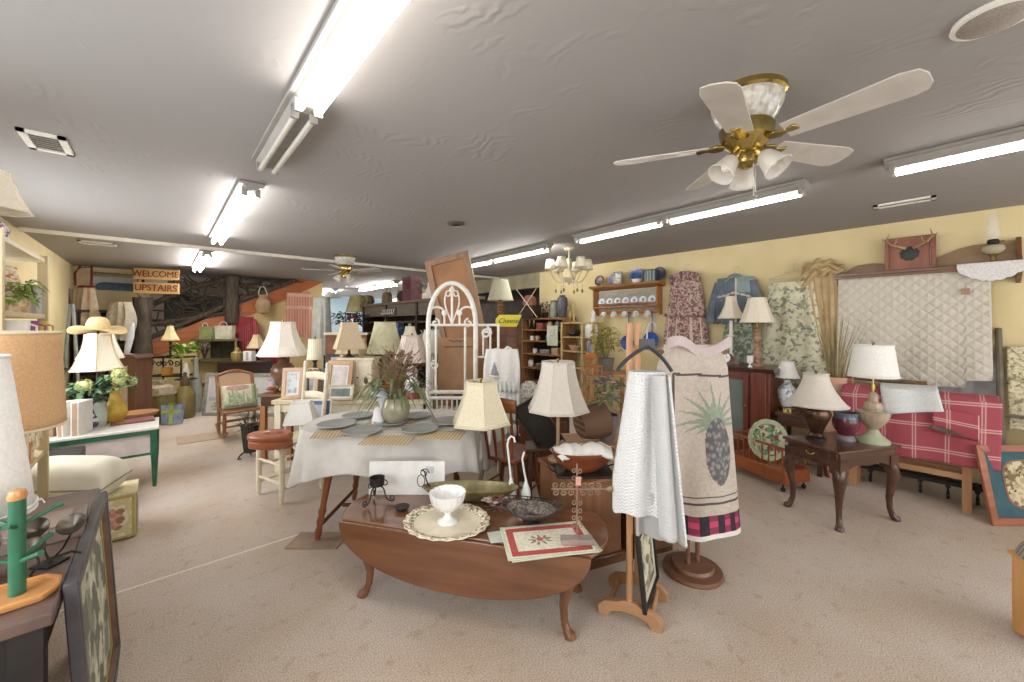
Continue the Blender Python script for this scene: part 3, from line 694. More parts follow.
def ladle(label, p, y0, c, ln, r):
    d = dX(p, 5.2); x_, yy = D(p, d); ln += pz - .08 - ZZ(y0, d)
    t = T('enamel_skimmer', label, 'kitchen tool', (5.29, yy, pz - .08), RW)
    m = M(); m.tube([(0, 0, 0), (0, -.005, -ln)], .011, 8); m.tube([(0, 0, .03), (.015, 0, .015), (0, 0, 0), (-.015, 0, .015), (0, 0, .03)], .004, 6); m.build('handle', c, t)
    m = M(); m.X = rotX(PI / 2 - .1, (0, -.01, -ln - r * .9)); m.lathe([(0, -.0), (r * .7, .006), (r, .035), (r * .97, .038), (r * .65, .012), (0, .007)], seg=26); m.build('bowl', c, t)
blu = mat('blue_enamel', '3f62a8', '35559a', rough=.25)
ladle('blue enamel skimmer hanging under the plate rack beside the pine poles', 625.5, 325, blu, .17, .11); ladle('blue enamel frying pan hanging under the rack end', 649, 321, blu, .17, .12)

# mahogany cabinet with a glass door
t = T('mahogany_cabinet', 'reddish mahogany cabinet with a glazed door behind the pineapple quilt', 'cabinet', (4.62, 1.68, 0), RW)
m = M(); m.box((0, .27, .52), (.88, .5, .92)); m.box((0, .25, .04), (.92, .56, .08)); m.build('body', mahog, t, bevel=.004)
m = M(); m.prism([(-.04, 1.0), (.56, 1.0), (.56, .95), (.0, .95)], -.49, .49, 'yz'); m.build('top', walnut, t, bevel=.004)
for sx in (-.2, ):
    dr = M()
    for c, s_ in (((-.225, .01, .55), (.05, .025, .74)), ((.225, .01, .55), (.05, .025, .74)), ((0, .01, .895), (.4, .025, .05)), ((0, .01, .2), (.4, .025, .05))): dr.box((c[0] + .0, c[1], c[2]), s_)
    dd = dr.build('door', mahog, t, bevel=.003)
    M().box((0, .012, .55), (.4, .006, .66)).build('glass_pane', mat('door_glass', '7c8782', '69746f', rough=.08, sc=3), dd)
    m = M(); m.ball((.225, -.012, .6), .014, 10); m.tube([(.225, -.01, .66), (.222, -.014, .56)], .004, 6); m.build('handle', brass, dd)
M().box((.345, .012, .52), (.14, .03, .88)).build('pilaster', mahog, t, bevel=.006)
def oncab(p, X): d = dX(p, X); return D(p, d) + (1.0,)
lamp('white candlestick lamp with cream bell shade on the mahogany cabinet', oncab(731, 4.95), [(0, 0), (.07, 0), (.07, .015), (.03, .03), (.018, .06), (.03, .1), (.016, .13), (.016, .3), (.04, .32), (.04, .33), (.02, .34), (.016, .5)], white, (.055, .145, .53, .78), linen, 6, 1.8)
tw = [(0, 0), (.07, 0), (.07, .03), (.035, .04)] + [(.034 + .005 * math.sin(i * 1.5), .05 + i * .01) for i in range(33)] + [(.045, .385), (.045, .4), (.02, .42)]
lamp('twisted column lamp with pleated cream empire shade on the mahogany cabinet', oncab(757, 4.86), tw, mat('rose_marble', 'b48f76', '93705a', rough=.4, sc=9), (.085, .165, .48, .745), linen, 8, 1.2, wob=lambda w, z: 1 + .12 * math.sin(3 * w + z * 60))
t = T('mantel_clock', 'small wooden mantel clock with a white dial on the cabinet', 'clock', oncab(726, 4.75), CA)
M().prism([(-.15, 0), (.15, 0), (.15, .02), (.09, .05), (.05, .12), (0, .145), (-.05, .12), (-.09, .05), (-.15, .02)], -.03, .03, 'xz').build('case', mahog, t, bevel=.003)
m = M(); m.X = rotX(PI / 2, (-.02, -.031, .085)); m.lathe([(0, 0), (.05, 0), (.05, .006), (0, .006)], seg=28); m.build('dial', whiteceram, t)
m = M(); m.box((-.02, -.039, .1), (.004, .002, .03)); m.box((-.008, -.039, .085), (.024, .002, .004)); m.build('hands', black, t)
t = T('white_cup', 'little white porcelain egg cup on the cabinet beside the twisted lamp', 'cup', oncab(750, 4.72))
M().lathe([(0, 0), (.022, 0), (.022, .006), (.008, .02), (.012, .035), (.03, .05), (.032, .12), (.029, .12), (.026, .055), (0, .05)], seg=20).build('cup', whiteceram, t)
t = T('side_stand', 'dark wooden stand beside the mahogany cabinet under the ginger jar lamp', 'stand', (4.86, 1.0, 0), RW)
M().box((0, 0, .555), (.4, .4, .03)).build('top', walnut, t, bevel=.004); M().box((0, 0, .49), (.36, .36, .1)).build('apron', walnut, t)
for sx in (-.16, .16):
    for sy in (-.16, .16): M().box((sx, sy, .22), (.035, .035, .44)).build('leg', walnut, t)
x, y = D(787, dX(787, 4.85))
lamp('blue and white ginger jar lamp with a pale shade behind the bronze lamp', (x, y, .57), [(0, .03), (.05, .04), (.06, .07), (.085, .17), (.08, .22), (.045, .26), (.03, .28), (.03, .31)], bluewhite, (.06, .11, .34, .5), linenw, 0, 1.3, foot=([(0, 0), (.075, 0), (.075, .02), (.05, .035), (0, .035)], brass), finial=False)
# spindle magazine rack with the round floral tray
t = T('spindle_rack', 'small orange brown spindle rack on casters below the mahogany cabinet', 'magazine rack', (4.25, 1.16, 0), math.radians(-115))
hon = wood('honey_maple', 'a2582f', '88441f', rough=.3, coat=.3)
M().box((0, 0, .13), (.6, .3, .12)).build('base_box', hon, t, bevel=.008)
for sy in (-.13, .13):
    for i in range(9): x = -.26 + i * .065; m = M(); m.lathe([(.006, .19), (.009, .24), (.005, .28), (.009, .32), (.006, .37)], (x, sy, 0), 8); m.build('spindle', hon, t)
m = M()
for sy in (-.13, .13): m.tube([(-.29, sy, .375), (.29, sy, .375)], .013, 10)
for sx in (-.28, .28): m.tube([(sx, -.13, .375), (sx, .13, .375)], .013, 10)
m.build('top_rail', hon, t)
m = M(); m.tube([(.1, -.152, .13), (.115, -.165, .125), (.15, -.165, .125), (.165, -.152, .13)], .004, 6); m.build('drawer_pull', brass, t)
for sx in (-.26, .26):
    for sy in (-.12, .12):
        m = M(); m.tube([(sx, sy, .07), (sx, sy, .03)], .008, 6); m.X = rotX(0); m.tube([(sx - .008, sy, .02), (sx + .008, sy, .02)], .02, 12); m.build('caster', iron, t)
flor = floral('tole_flowers', 'dfe2c8', ['4f8f5c', '9c5a62', '7fae7d'], 13, .53)
x, y = D(768, 3.62); t = plate('floral_tray', 'round cream tray painted with red flowers and green leaves in the spindle rack', 'tray', (x + .05, y + .02, .19), .19, flor, lean=.18, rz=CA, rim=mat('pale_green_rim', 'c7d2ad', rough=.4))

# end table with cabriole legs
t = T('end_table', 'dark walnut end table with cabriole legs and a drawer before the plaid rack', 'table', (3.90, .575, 0), math.radians(-26.6))
M().box((0, 0, .55), (.62, .43, .022)).build('tabletop', walnut, t, bevel=.006)
m = M()
for sy in (-1, 1): m.prism([(-.27, .54), (.27, .54), (.27, .40), (.2, .42), (.12, .445), (0, .435), (-.12, .445), (-.2, .42), (-.27, .40)], sy * .19 - .01, sy * .19 + .01, 'xz')
for sx in (-1, 1): m.prism([(-.18, .54), (.18, .54), (.18, .41), (.1, .43), (0, .42), (-.1, .43), (-.18, .41)], sx * .27 - .01, sx * .27 + .01, 'yz')
m.build('apron', walnut, t, bevel=.003)
dw = M().box((-.283, 0, .49), (.012, .27, .075)).build('drawer', walnut, t, bevel=.004)
m = M(); m.tube([(-.292, -.03, .5), (-.305, -.015, .485), (-.305, .015, .485), (-.292, .03, .5)], .004, 6); m.build('drawer_pull', brass, dw)
for sx in (-1, 1):
    for sy in (-1, 1):
        m = M(); cabriole(m, sx * .25, sy * .17, sx * .75, sy * .65, .42, 1.15); m.build('leg', walnut, t)
bronze = mat('aged_bronze', '6b5140', '4a382d', rough=.3, metal=.8, sc=4)
x, y, _ = G(816, 439, .561)
lamp('bronze urn lamp with a wide grey bell shade on the walnut end table', (x, y, .561), [(0, .03), (.05, .03), (.04, .05), (.05, .08), (.085, .16), (.098, .2), (.085, .235), (.03, .255), (.02, .28)], bronze, (.08, .2, .27, .51), greylin, 0, 1.75, rz=CA + .3, foot=([(0, 0), (.065, 0), (.065, .015), (.04, .035), (0, .035)], iron))
x, y, _ = G(846, 440, .561); mar = mat('maroon_glaze', '6e3440', '4f2530', rough=.15, sc=6)
t = T('glazed_vase', 'maroon glazed vase with blue grey drip rim on the walnut end table', 'vase', (x, y, .561))
M().lathe([(0, .04), (.045, .04), (.08, .1), (.086, .14), (.08, .17), (.076, .16), (.06, .1), (0, .06)], seg=28).build('body', mar, t)
M().lathe([(.081, .165), (.072, .185), (.078, .215), (.07, .215), (.064, .185), (.074, .165)], seg=28, wob=lambda w, z: 1).build('rim', mat('blue_drip', '6f7d8d', '4d5766', rough=.15, sc=12), t)
M().lathe([(0, 0), (.06, 0), (.062, .012), (.045, .04), (0, .042)], seg=28).build('foot', mat('grey_foot', '8b858a', '6f6a70', rough=.3), t)
x, y, _ = G(873, 442, .561)
t = lamp('table lamp with plain white drum shade and ribbed glass bowl base on the end table', (x, y, .561), [(.03, .10), (.05, .12), (.085, .17), (.1, .22), (.1, .235), (.05, .24), (.06, .26), (.05, .3), (.03, .31), (.03, .36), (.015, .38)], mat('ribbed_amber_glass', 'b7a793', '98866f', rough=.15, sc=6), (.118, .148, .50, .735), linenw, 0, 1, wob=lambda w, z: 1 + .02 * math.sin(16 * w), seg=64,
         foot=([(0, 0), (.1, 0), (.1, .02), (.075, .04), (.05, .06), (.03, .1), (0, .1)], mat('celadon_foot', 'b7bda0', '9aa386', rough=.3, sc=8)))
x, y = D(836, 3.75)
t = T('wicker_floor_vase', 'tall pinkish wicker floor basket of dried reeds behind the end table', 'basket', (x, y, 0))
M().lathe([(0, 0), (.09, 0), (.11, .2), (.12, .5), (.11, .75), (.125, .96), (.115, .96), (.1, .75), (0, .7)], seg=28, wob=lambda w, z: 1 + .035 * math.sin(14 * w + z * 40)).build('basket', mat('pink_wicker', 'd6a992', '8f5644', kind='bands', sc=7, st=(.4, .4, 4), rough=.7, bump=.3), t)
m = M()
for i in range(60):
    a = random.random() * 2 * PI; q = random.uniform(.05, .26); hh = random.uniform(.3, .62)
    m.tube([(.05 * math.cos(a), .05 * math.sin(a), .85), (q * .5 * math.cos(a), q * .5 * math.sin(a), .95 + hh * .5), (q * math.cos(a), q * math.sin(a), .95 + hh)], [.003, .0025, .001], 4)
m.build('reeds', mat('dried_reed', 'a99a70', '857650', rough=.8), t)

# plaid blanket on a quilt rack
red = plaid('red_tartan', 'a8505b', 'd9b5ae', 'b5656e', 5, 6)
t = T('blanket_rack', 'pale pine blanket rack standing under the red plaid blanket', 'quilt rack', (4.74, .22, 0), RW)
for sx in (-.37, .30):
    m = M(); m.box((sx, -.09, .42), (.05, .035, .84)); m.build('leg', pine, t); m = M(); m.box((sx, .1, .42), (.05, .035, .84)); m.build('leg', pine, t)
m = M(); m.box((-.035, -.09, .27), (.7, .025, .045)); m.box((-.035, .1, .27), (.7, .025, .045)); m.build('lower_rail', pinex, t)
m = M(); m.tube([(-.4, -.09, .85), (.33, -.09, .85)], .016, 10); m.tube([(-.4, .1, .85), (.33, .1, .85)], .016, 10); m.build('top_rail', pinex, t)
t = T('plaid_blanket', 'red and white plaid blanket draped over the pine rack below the quilt', 'blanket', (4.74, .22, 0), RW)
def fb(u, v):
    x = -.44 + .9 * u; s_ = v * 1.15
    w = .008 * math.sin(u * 17) * abs(v - .4)
    if s_ < .35: return (x, .13 + w, .55 + s_ * .9)
    if s_ < .65: a = (s_ - .35) / .3 * PI; return (x, .13 * math.cos(a), .865 + .045 * math.sin(a) - .015 * math.cos(2 * PI * (u - .5)) * 0)
    return (x + .02 * math.sin(3 * v) * (u - .5), -.135 - w * 3 - .02 * (s_ - .65) * math.sin(u * 9), .865 - (s_ - .65) * 1.02 + .03 * (u - .5))
M().grid(60, 60, fb).build('cloth', red, t, solid=.012, off=1)
m = M(); m.grid(20, 10, lambda u, v: (.12 + .24 * u, -.155 - .02 * math.sin(PI * v) , .80 - .2 * v - .03 * u)); m.build('folded_corner', plaid('red_tartan_fold', 'a84c58', 'dcbab2', 'b5656e', 1.5, 1.2), t, solid=.015, off=1)
m = M(); m.grid(18, 6, lambda u, v: (.11 + .2 * u, -.19 + .01 * math.sin(u * 5), .655 - .035 * v * math.sin(PI * min(1, u + .15)) - .06 * u * u)); m.build('grey_lining', mat('grey_fleece', '6f665c', '5b534a', rough=.95), t, solid=.012)['label'] = 'grey fleece underside of the turned corner'
t = T('white_towel', 'folded white towel laid over the top of the red plaid blanket', 'towel', (4.74, .22, 0), RW)
def ft(u, v):
    x = -.20 + .34 * u + .03 * v; s_ = v * .40
    if s_ < .18: a = s_ / .18 * PI / 2; return (x, .06 - .2 * math.sin(a), .915 + .02 * math.cos(a) + .012 * u)
    return (x + .05 * (s_ - .18), -.165 - .01 * math.sin(u * 8), .915 - (s_ - .18) * (1 - .35 * u))
m = M(); m.grid(20, 20, ft); m.build('cloth', mat('white_terry', 'e8ecec', 'd8dedf', rough=.95, sc=80), t, solid=.012, off=1)
a = P(850, 377, 3.72); b = P(925, 384, 3.42)
t = T('curtain_pole', 'thick brown wooden curtain pole lying behind the white drum lamp', 'pole', (0, 0, 0)); M().tube([a, b], .022, 14).build('rod', wood('brown_pole', '7d654b', '5f4a35', rough=.4), t); m = M(); m.tube([Vector(b), Vector(b) + (Vector(b) - Vector(a)) * .02], .026, 14); m.build('end_cap', brass, t)
t = T('metal_bedstead', 'black metal bed frame on casters lying under the plaid blanket rack', 'bed frame', (4.9, .1, 0), RW)
m = M(); m.box((0, 0, .13), (.95, .03, .03)); m.box((0, .1, .13), (.95, .03, .03))
for i in range(6): m.box((-.4 + i * .16, .05, .12), (.03, .14, .05))
m.build('rails', black, t)
for i in range(6): m = M(); x = -.4 + i * .16; m.tube([(x, 0, .12), (x, 0, .05)], .008, 6); m.tube([(x - .01, 0, .03), (x + .01, 0, .03)], .03, 14); m.build('caster', black, t)

# teal mounted picture, ladder with crochet, pine pedestal at the edge of the picture
q = G(990, 525); art = floral('brown_birds', 'cdbfa0', ['7d6a4c', '4f4634', 'b3a27e'], 14, .5)
loc = (q[0] + cs * .38, q[1] - sn * .38, 0)
t = frame('large picture with wide teal mount and reddish oak frame leaning by the ladder', loc, CA, .76, .56, .05, wood('red_oak_frame', 'a86a4e', '8a5238', rough=.35), mat('teal_mount', '3d5f67', '345660', rough=.8), 0, tilt=.19)
m = M(); m.X = rotX(-.19); pts = []
for i in range(32):
    w = 2 * PI * i / 32; c_, s_ = math.cos(w), math.sin(w)
    pts.append((.21 * math.copysign(abs(c_) ** .55, c_), .28 + .165 * math.copysign(abs(s_) ** .55, s_)))
m.prism([(x * 1.06, .28 + (z - .28) * 1.07) for x, z in pts], -.0105, -.0085, 'xz'); m.build('mount_edge', mat('rust_mount', '8d6a58', rough=.8), t)
m = M(); m.X = rotX(-.19); m.prism(pts, -.0125, -.0106, 'xz'); m.build('print', art, t)
x, y = D(1002, 3.12)
t = T('blanket_ladder', 'weathered wooden blanket ladder leaning on the wall at the picture edge', 'ladder', (x, y, 0), RW)
gw = wood('weathered_wood', '7d7366', '665c50', rough=.8, axis=2)
for sx in (0, .5): m = M(); m.tube([(sx, -.15, 0), (sx, .36, 1.42)], .02, 8); m.build('rail', gw, t)
m = M()
for z in (.4, .72, .98, 1.25): m.tube([(0, -.15 + z * .36, z), (.5, -.15 + z * .36, z)], .013, 8)
m.build('rungs', gw, t)
cro = floral('crochet_lace', 'dcd3b4', ['8f8564', 'c4b992'], 34, .52)
for lab, zt, zl in (('cream and brown lattice crochet throw on the upper ladder rungs', 1.25, .3), ('cream floral crochet throw on the lower ladder rungs', .98, .33)):
    t = T('crochet_throw', lab, 'throw', (x, y, 0), RW)
    def fc(u, v, zt=zt, zl=zl):
        x_ = .04 + .42 * u; yb = -.15 + zt * .36; s_ = v * (zl + .2)
        if s_ < .1: return (x_, yb + .022, zt - .09 + s_ * .9)
        if s_ < .15: a_ = (s_ - .1) / .05 * PI; return (x_, yb + .024 * math.cos(a_), zt + .024 * math.sin(a_))
        return (x_, yb - .026 - (s_ - .15) * .1, zt - (s_ - .15) + .012 * math.sin(u * 16) * (1 if v > .9 else 0))
    M().grid(30, 30, fc).build('cloth', cro, t, solid=.006, off=1)
q = G(1010, 655); loc = (q[0] + cs * .27 + sn * .03, q[1] - sn * .27 + cs * .03)
t = T('pine_pedestal', 'square light pine pedestal cut by the picture edge near the teal picture', 'pedestal', loc, CA)
M().box((0, 0, .19), (.2, .2, .36)).build('column', wood('light_pine', 'd0a067', 'b98548', rough=.4, axis=2), t, bevel=.006); M().box((0, 0, .378), (.22, .22, .018)).build('top', wood('light_pine_top', 'd0a067', 'b98548', rough=.4), t, bevel=.004)
tag(M().lathe([(.0, .11), (.04, .105), (.08, .09), (.115, .04), (.13, 0), (.118, 0), (.1, .03), (0, .08)], seg=32, wob=lambda w, z: 1 + .015 * math.sin(24 * w)).build('knit_hat', mat('grey_knit', 'a29c98', '7d7773', kind='bands', sc=12, st=(1, 1, 2), rough=.95, bump=.3)), 'grey ribbed knit cap lying on the pine pedestal', 'hat').location = (loc[0] - .02, loc[1] + .0, .387)
t = T('black_vase', 'small black bottle vase behind the grey knit cap on the pedestal', 'vase', (loc[0] + .10, loc[1] - .09 + .0, .387)); M().lathe([(0, .0), (.04, 0), (.05, .06), (.03, .12), (.018, .16), (.022, .18), (0, .18)], seg=24).build('body', black, t)
# soft patches of stock piled along the wall behind the pineapple quilt
# ---------------------------------------------------------------- stands in the middle: knit blanket and pineapple quilt
t = T('pine_rack', 'narrow pine stand with scrolled feet holding up the white knit blanket', 'rack', (1.82, 1.093, 0), math.radians(-68.8))
for sy in (-.115, .115):
    m = M(); m.prism([(-.15, 0), (-.105, 0), (-.085, .03), (-.03, .045), (.03, .045), (.085, .03), (.105, 0), (.15, 0), (.155, .045), (.12, .075), (.06, .085), (.03, .1), (-.03, .1), (-.06, .085), (-.12, .075), (-.155, .045)], sy - .018, sy + .018, 'xz'); m.build('foot', pinex, t, bevel=.004)
    M().tube([(0, sy, .08), (0, sy, 1.46)], .016, 12).build('post', pine, t)
m = M()
for sx in (-.1, .1): m.tube([(sx, -.115, .05), (sx, .115, .05)], .013, 10)
m.build('stretcher', pinex, t)
m = M()
for z in (1.33, .95, .6): m.tube([(0, -.115, z), (0, .115, z)], .010, 10)
m.build('crossbar', pinex, t)
def cable():
    m, nt, b = nodes('white_cable_knit'); N, L = nt.nodes.new, nt.links.new; b.inputs['Roughness'].default_value = .95; b.inputs['Base Color'].default_value = lin('edeef0')
    tc = N('ShaderNodeTexCoord'); sp = N('ShaderNodeSeparateXYZ'); L(tc.outputs['UV'], sp.inputs[0])
    def mt(op, a, v):
        q = N('ShaderNodeMath'); q.operation = op; L(a, q.inputs[0])
        if isinstance(v, (int, float)): q.inputs[1].default_value = v
        else: L(v, q.inputs[1])
        return q.outputs[0]
    zig = mt('PINGPONG', mt('MULTIPLY', sp.outputs[0], 34), .5)
    row = mt('PINGPONG', mt('ADD', mt('MULTIPLY', sp.outputs[1], 44), mt('MULTIPLY', zig, 1.4)), .5)
    hgt = mt('ADD', mt('MULTIPLY', row, 1.0), mt('MULTIPLY', zig, .6))
    bm = N('ShaderNodeBump'); bm.inputs['Strength'].default_value = .8; bm.inputs['Distance'].default_value = .012; L(hgt, bm.inputs['Height']); L(bm.outputs[0], b.inputs['Normal']); return m
knit = cable()
x, y = D(647, 1.83)
t = garment('white cable knit blanket on a black hanger in front of the pine stand', 'blanket', (x, y, 1.235), CA, lambda v: .085 + .075 * min(1, v * 1.3), lambda v: .045 + .035 * v, .64, [knit], name='knit_blanket', rip=.03, nr=4, ns=90, nh=60, seed=.6, hang=False)
def fk(u, v): return (.015 + .12 * u * (.55 + .45 * v) + .01 * v, -.065 - .03 * v - .025 * math.sin(u * 6.5), -.01 - .73 * v - .05 * (u - .5) * v)
m = M(); m.grid(30, 50, fk); m.build('front_fold', knit, t, solid=.014)
m = M(); m.grid(30, 30, lambda u, v: (-.06 + .13 * u, -.03 + .03 * math.sin(u * 6), -.55 - .2 * v)); m.build('inner_fold', knit, t, solid=.012)
m = M(); hb = mat('black_hanger', '33343a', rough=.35)
m.tube(bez((-.14, 0, .0), (-.1, 0, .06), (-.05, 0, .09), (0, 0, .115)), .009, 8); m.tube(bez((0, 0, .115), (.05, 0, .09), (.085, 0, .05), (.115, 0, .0)), .009, 8); m.box((0, 0, .125), (.07, .012, .05))
m.build('hanger', hb, t); m = M(); m.tube([(0, 0, .15), (0, 0, .2)] + [(.02 + .02 * math.cos(a), 0, .2 + .03 * math.sin(a)) for a in (PI, 2.2, 1.5, .7, 0)], .003, 6); m.build('hanger_hook', mat('hook_steel', '8a8a8c', metal=.8, rough=.3), t)
# small framed picture leaning on the pine stand
frame('small black framed print leaning against the foot of the pine stand', (1.872, 1.035, .065), math.radians(18), .33, .37, .022, black, floral('grey_green_print', 'b9b39a', ['8c8a74', 'd3cdb6', '6b6a58'], 8, .5), mount=.035, mm=mat('pale_mount', 'cfc8b4', rough=.8), tilt=.1)
# round base stand with pineapple quilt
t = T('round_base_stand', 'brown double pole display stand on a stepped round base', 'stand', (2.33, 1.016, 0), CA)
brw = wood('brown_stand', '8b6450', '704c3b', rough=.4)
M().lathe([(0, 0), (.16, 0), (.165, .01), (.16, .028), (.12, .03), (0, .03)], seg=40).build('base', brw, t); M().lathe([(0, .03), (.115, .03), (.118, .04), (.11, .055), (0, .056)], seg=40).build('upper_step', brw, t)
for sx in (-.03, .035): M().tube([(sx, .01 * (1 if sx > 0 else -1), .05), (sx, 0, 1.29)], .0125, 12).build('pole', brw, t)
m = M(); m.tube([(-.2, 0, 1.29), (.2, 0, 1.29)], .014, 10); m.build('crossbar', brw, t)
beige = mat('beige_weave', 'c9beb3', 'bbafa3', rough=.95, sc=60); lines = mat('charcoal_line', '5b5450', rough=.95); pgreen = mat('sage_leaf_weave', '98a292', '8a9583', rough=.95, sc=40)
pgrey = mat('pineapple_weave', '969290', '636064', kind='voronoi', sc=34, rough=.95, mix=(.25, .62)); stripe = mat('tan_rib_weave', 'c7b089', 'dccdb2', kind='bands', sc=16, st=(1, 1, 0), rough=.95)
bplaid = plaid('buffalo_plaid', 'c4486a', '2f2a35', '3a2a38', 15, 17, 1); wslip = mat('white_slip', 'e9e6e2', rough=.9)
CROWN = [(a_, l_, w_, c_) for a_, l_, w_, c_ in ((.05, .12, .012, -1.5), (.35, .15, .011, -2), (.7, .14, .011, -1.5), (1.0, .17, .012, -1), (1.35, .15, .012, -.6), (1.6, .19, .012, .3), (1.95, .17, .011, .8), (2.25, .19, .012, 1.2), (2.55, .18, .011, 1.6), (2.85, .2, .012, 2), (3.1, .15, .012, 2), (3.35, .10, .012, 2.5), (1.75, .1, .02, 0), (2.4, .09, .02, 0), (1.1, .09, .02, 0))]
def pine_mask(x, v, f):
    if v > .975: return 5
    if v > .885: return 4
    if not f: return 0
    bx, bv = (x - .47) / .37, (v - .56) / .175
    if bx * bx + bv * bv < 1: return 3
    X_, Z_ = (x - .43) * .24 / 1.35, (.42 - v) * 1.07 / 1.35
    for an, ln, wd1, cv in CROWN:
        t_ = X_ * math.cos(an) + Z_ * math.sin(an); s_ = -X_ * math.sin(an) + Z_ * math.cos(an) - cv * max(0, t_) ** 2
        if 0 < t_ < ln and abs(s_) < wd1 * (1 - (t_ / ln) ** 1.6): return 2
    if abs(x + .62) < .025 and v > .15 and v < .82: return 1
    if abs(v - .155 - .02 * (x + .6) * .5) < .0065 and x > -.64: return 1
    if abs(v - .825) < .005 or abs(v - .79) < .003: return 1
    if -.6 < x < -.12 and .2 < v < .78 and False: return 6
    return 0
x, y = D(697, 2.26)
t = garment('beige pineapple tapestry quilt with pink and black checked hem on the round base stand', 'quilt', (2.33, 1.016, 1.335), CA, lambda v: .165 + .035 * min(1, v * 8) + .065 * v, lambda v: .04 + .11 * v, 1.07,
            [beige, lines, pgreen, pgrey, bplaid, wslip, stripe], pine_mask, name='pineapple_quilt', rip=.03, nr=4, ns=220, nh=170, seed=2.2, hang=False)
m = M(); m.grid(40, 16, lambda u, v: (-.17 + .36 * u, -.05 - .02 * math.sin(u * 9), .035 * math.sin(u * 7 + .5) - .06 * v + .02)); m.build('top_fold', mat('lilac_cloth', 'cdbfbd', 'bfb0ae', rough=.95), t, solid=.012)

# ---------------------------------------------------------------- chest and what stands on it
t = T('chest', 'brown wooden chest with plinth beyond the drop leaf coffee table', 'chest', (2.05, 1.64, 0), math.radians(-19.2))
M().box((0, 0, .275), (.32, .48, .43)).build('body', wood('chest_brown', '9c7150', '7d563a', rough=.35, axis=2, coat=.2), t, bevel=.004); M().box((0, 0, .507), (.35, .51, .026)).build('top', wood('chest_top', '946848', '774f34', rough=.3), t, bevel=.006); M().box((0, 0, .03), (.36, .52, .06)).build('plinth', cherry, t, bevel=.006)
t = T('low_box', 'low brown wooden box on the carpet between the two quilt stands', 'box', (2.38, 1.42, 0), math.radians(-19.2))
M().box((0, 0, .12), (.27, .34, .2)).build('body', cherryv, t, bevel=.004); M().box((0, 0, .232), (.29, .36, .025)).build('lid', cherry, t, bevel=.004); M().box((0, 0, .02), (.3, .37, .04)).build('plinth', cherry, t, bevel=.004)
x, y, _ = G(583, 470, .53)
t = T('scroll_tray', 'black metal tray with curled handles under the wooden bowl', 'tray', (x, y, .521), CA)
M().box((0, 0, .006), (.36, .24, .012)).build('tray', black, t, bevel=.004)
m = M()
for sg in (-1, 1): m.tube([(sg * .17, -.06, .012), (sg * .21, -.05, .03), (sg * .22, 0, .035), (sg * .21, .05, .03), (sg * .17, .06, .012)], .005, 6)
m.build('handles', iron, t)
t = T('wooden_bowl', 'long oval wooden dough bowl full of folded linen on the chest', 'bowl', (x, y, .535), CA + .1)
M().lathe([(0, 0), (.1, 0), (.165, .05), (.205, .125), (.195, .125), (.155, .055), (.09, .014), (0, .014)], seg=36, sy=.62).build('bowl', wood('bowl_wood', '9a5a3a', '7a4126', rough=.3, coat=.3), t)
for i, (dx, dy, dz, r_, lab) in enumerate(((-.075, 0, .135, .25, 'folded white linen with rounded edge heaped in the wooden bowl'), (.075, .0, .145, -.2, 'folded white linen with brown trim lines lying in the wooden bowl'))):
    t = T('folded_linen', lab, 'linen', (x + dx * cs, y - dx * sn, .535 + dz - .03), CA + r_)
    m = M(); m.grid(20, 14, lambda u, v: (-.11 + .22 * u, -.1 + .2 * v, .055 * math.sin(PI * u) ** .5 * math.sin(PI * v) ** .5 + .004 * math.sin(u * 20))); m.build('cloth', linenw, t, solid=.03)
    if i:
        m = M()
        for q in (-.02, .03): m.tube([(-.09 + k * .018, q + .02 * math.sin(k * .5), .006 + .055 * max(0, math.sin(PI * (.1 + .08 * k))) ** .5 * max(0, math.sin(PI * (q + .1) / .2)) ** .5) for k in range(11)], .0022, 5)
        m.build('trim', mat('brown_trim', '8a6f5c', rough=.8), t)
x, y = D(558, 2.72)
lamp('tall thin stemmed lamp with beige hexagonal bell shade behind the linen bowl', (x, y, .52), [(0, 0), (.07, 0), (.07, .015), (.02, .03), (.013, .05), (.013, .3)], mat('tan_stem', 'b08f72', rough=.4), (.115, .215, .345, .675), greylin, 8, 1.7, rz=CA)
# black sloping lid and table with purple flowers behind
t = T('bench_table', 'low pine table behind the chest holding the basket and purple flowers', 'table', D(598, 3.12), CA)
M().box((0, 0, .53), (.62, .34, .03)).build('top', pinex, t, bevel=.004)
for sx in (-.27, .27):
    for sy in (-.13, .13): M().box((sx, sy, .26), (.04, .04, .52)).build('leg', pine, t)
M().box((0, 0, .48), (.56, .28, .07)).build('apron', pinex, t)
x, y = D(579, 3.02)
t = T('round_basket', 'brown woven basket lying on its side behind the beige hexagonal lamp', 'basket', (x, y, .545), CA + .3)
m = M(); m.X = Matrix.Translation((0, 0, .135)) @ Matrix.Rotation(PI / 2 * .9, 4, 'Y'); m.lathe([(0, 0), (.1, 0), (.13, .1), (.135, .22), (.125, .22), (.12, .1), (0, .02)], seg=28, wob=lambda w, z: 1 + .01 * math.sin(20 * w)); m.build('basket', mat('brown_wicker', '8a6a50', '5f4534', kind='bands', sc=14, st=(3, .3, .3), rough=.7, bump=.2), t)
x, y = D(607, 3.1)
t = T('flower_arrangement', 'purple and white flowers with green leaves in a grey pot behind the bowl', 'flowers', (x, y, .545), CA)
M().lathe([(0, 0), (.05, 0), (.085, .12), (.09, .2), (.08, .2), (.07, .1), (0, .05)], seg=24).build('pot', mat('grey_pot', '8b8088', '736971', rough=.5), t)
m = M(); bush(m, (0, 0, .34), 110, .15, .09, .014, h=1.0); m.build('foliage', mat('olive_leaf', '8a9468', '5f7048', rough=.8, sc=20), t)
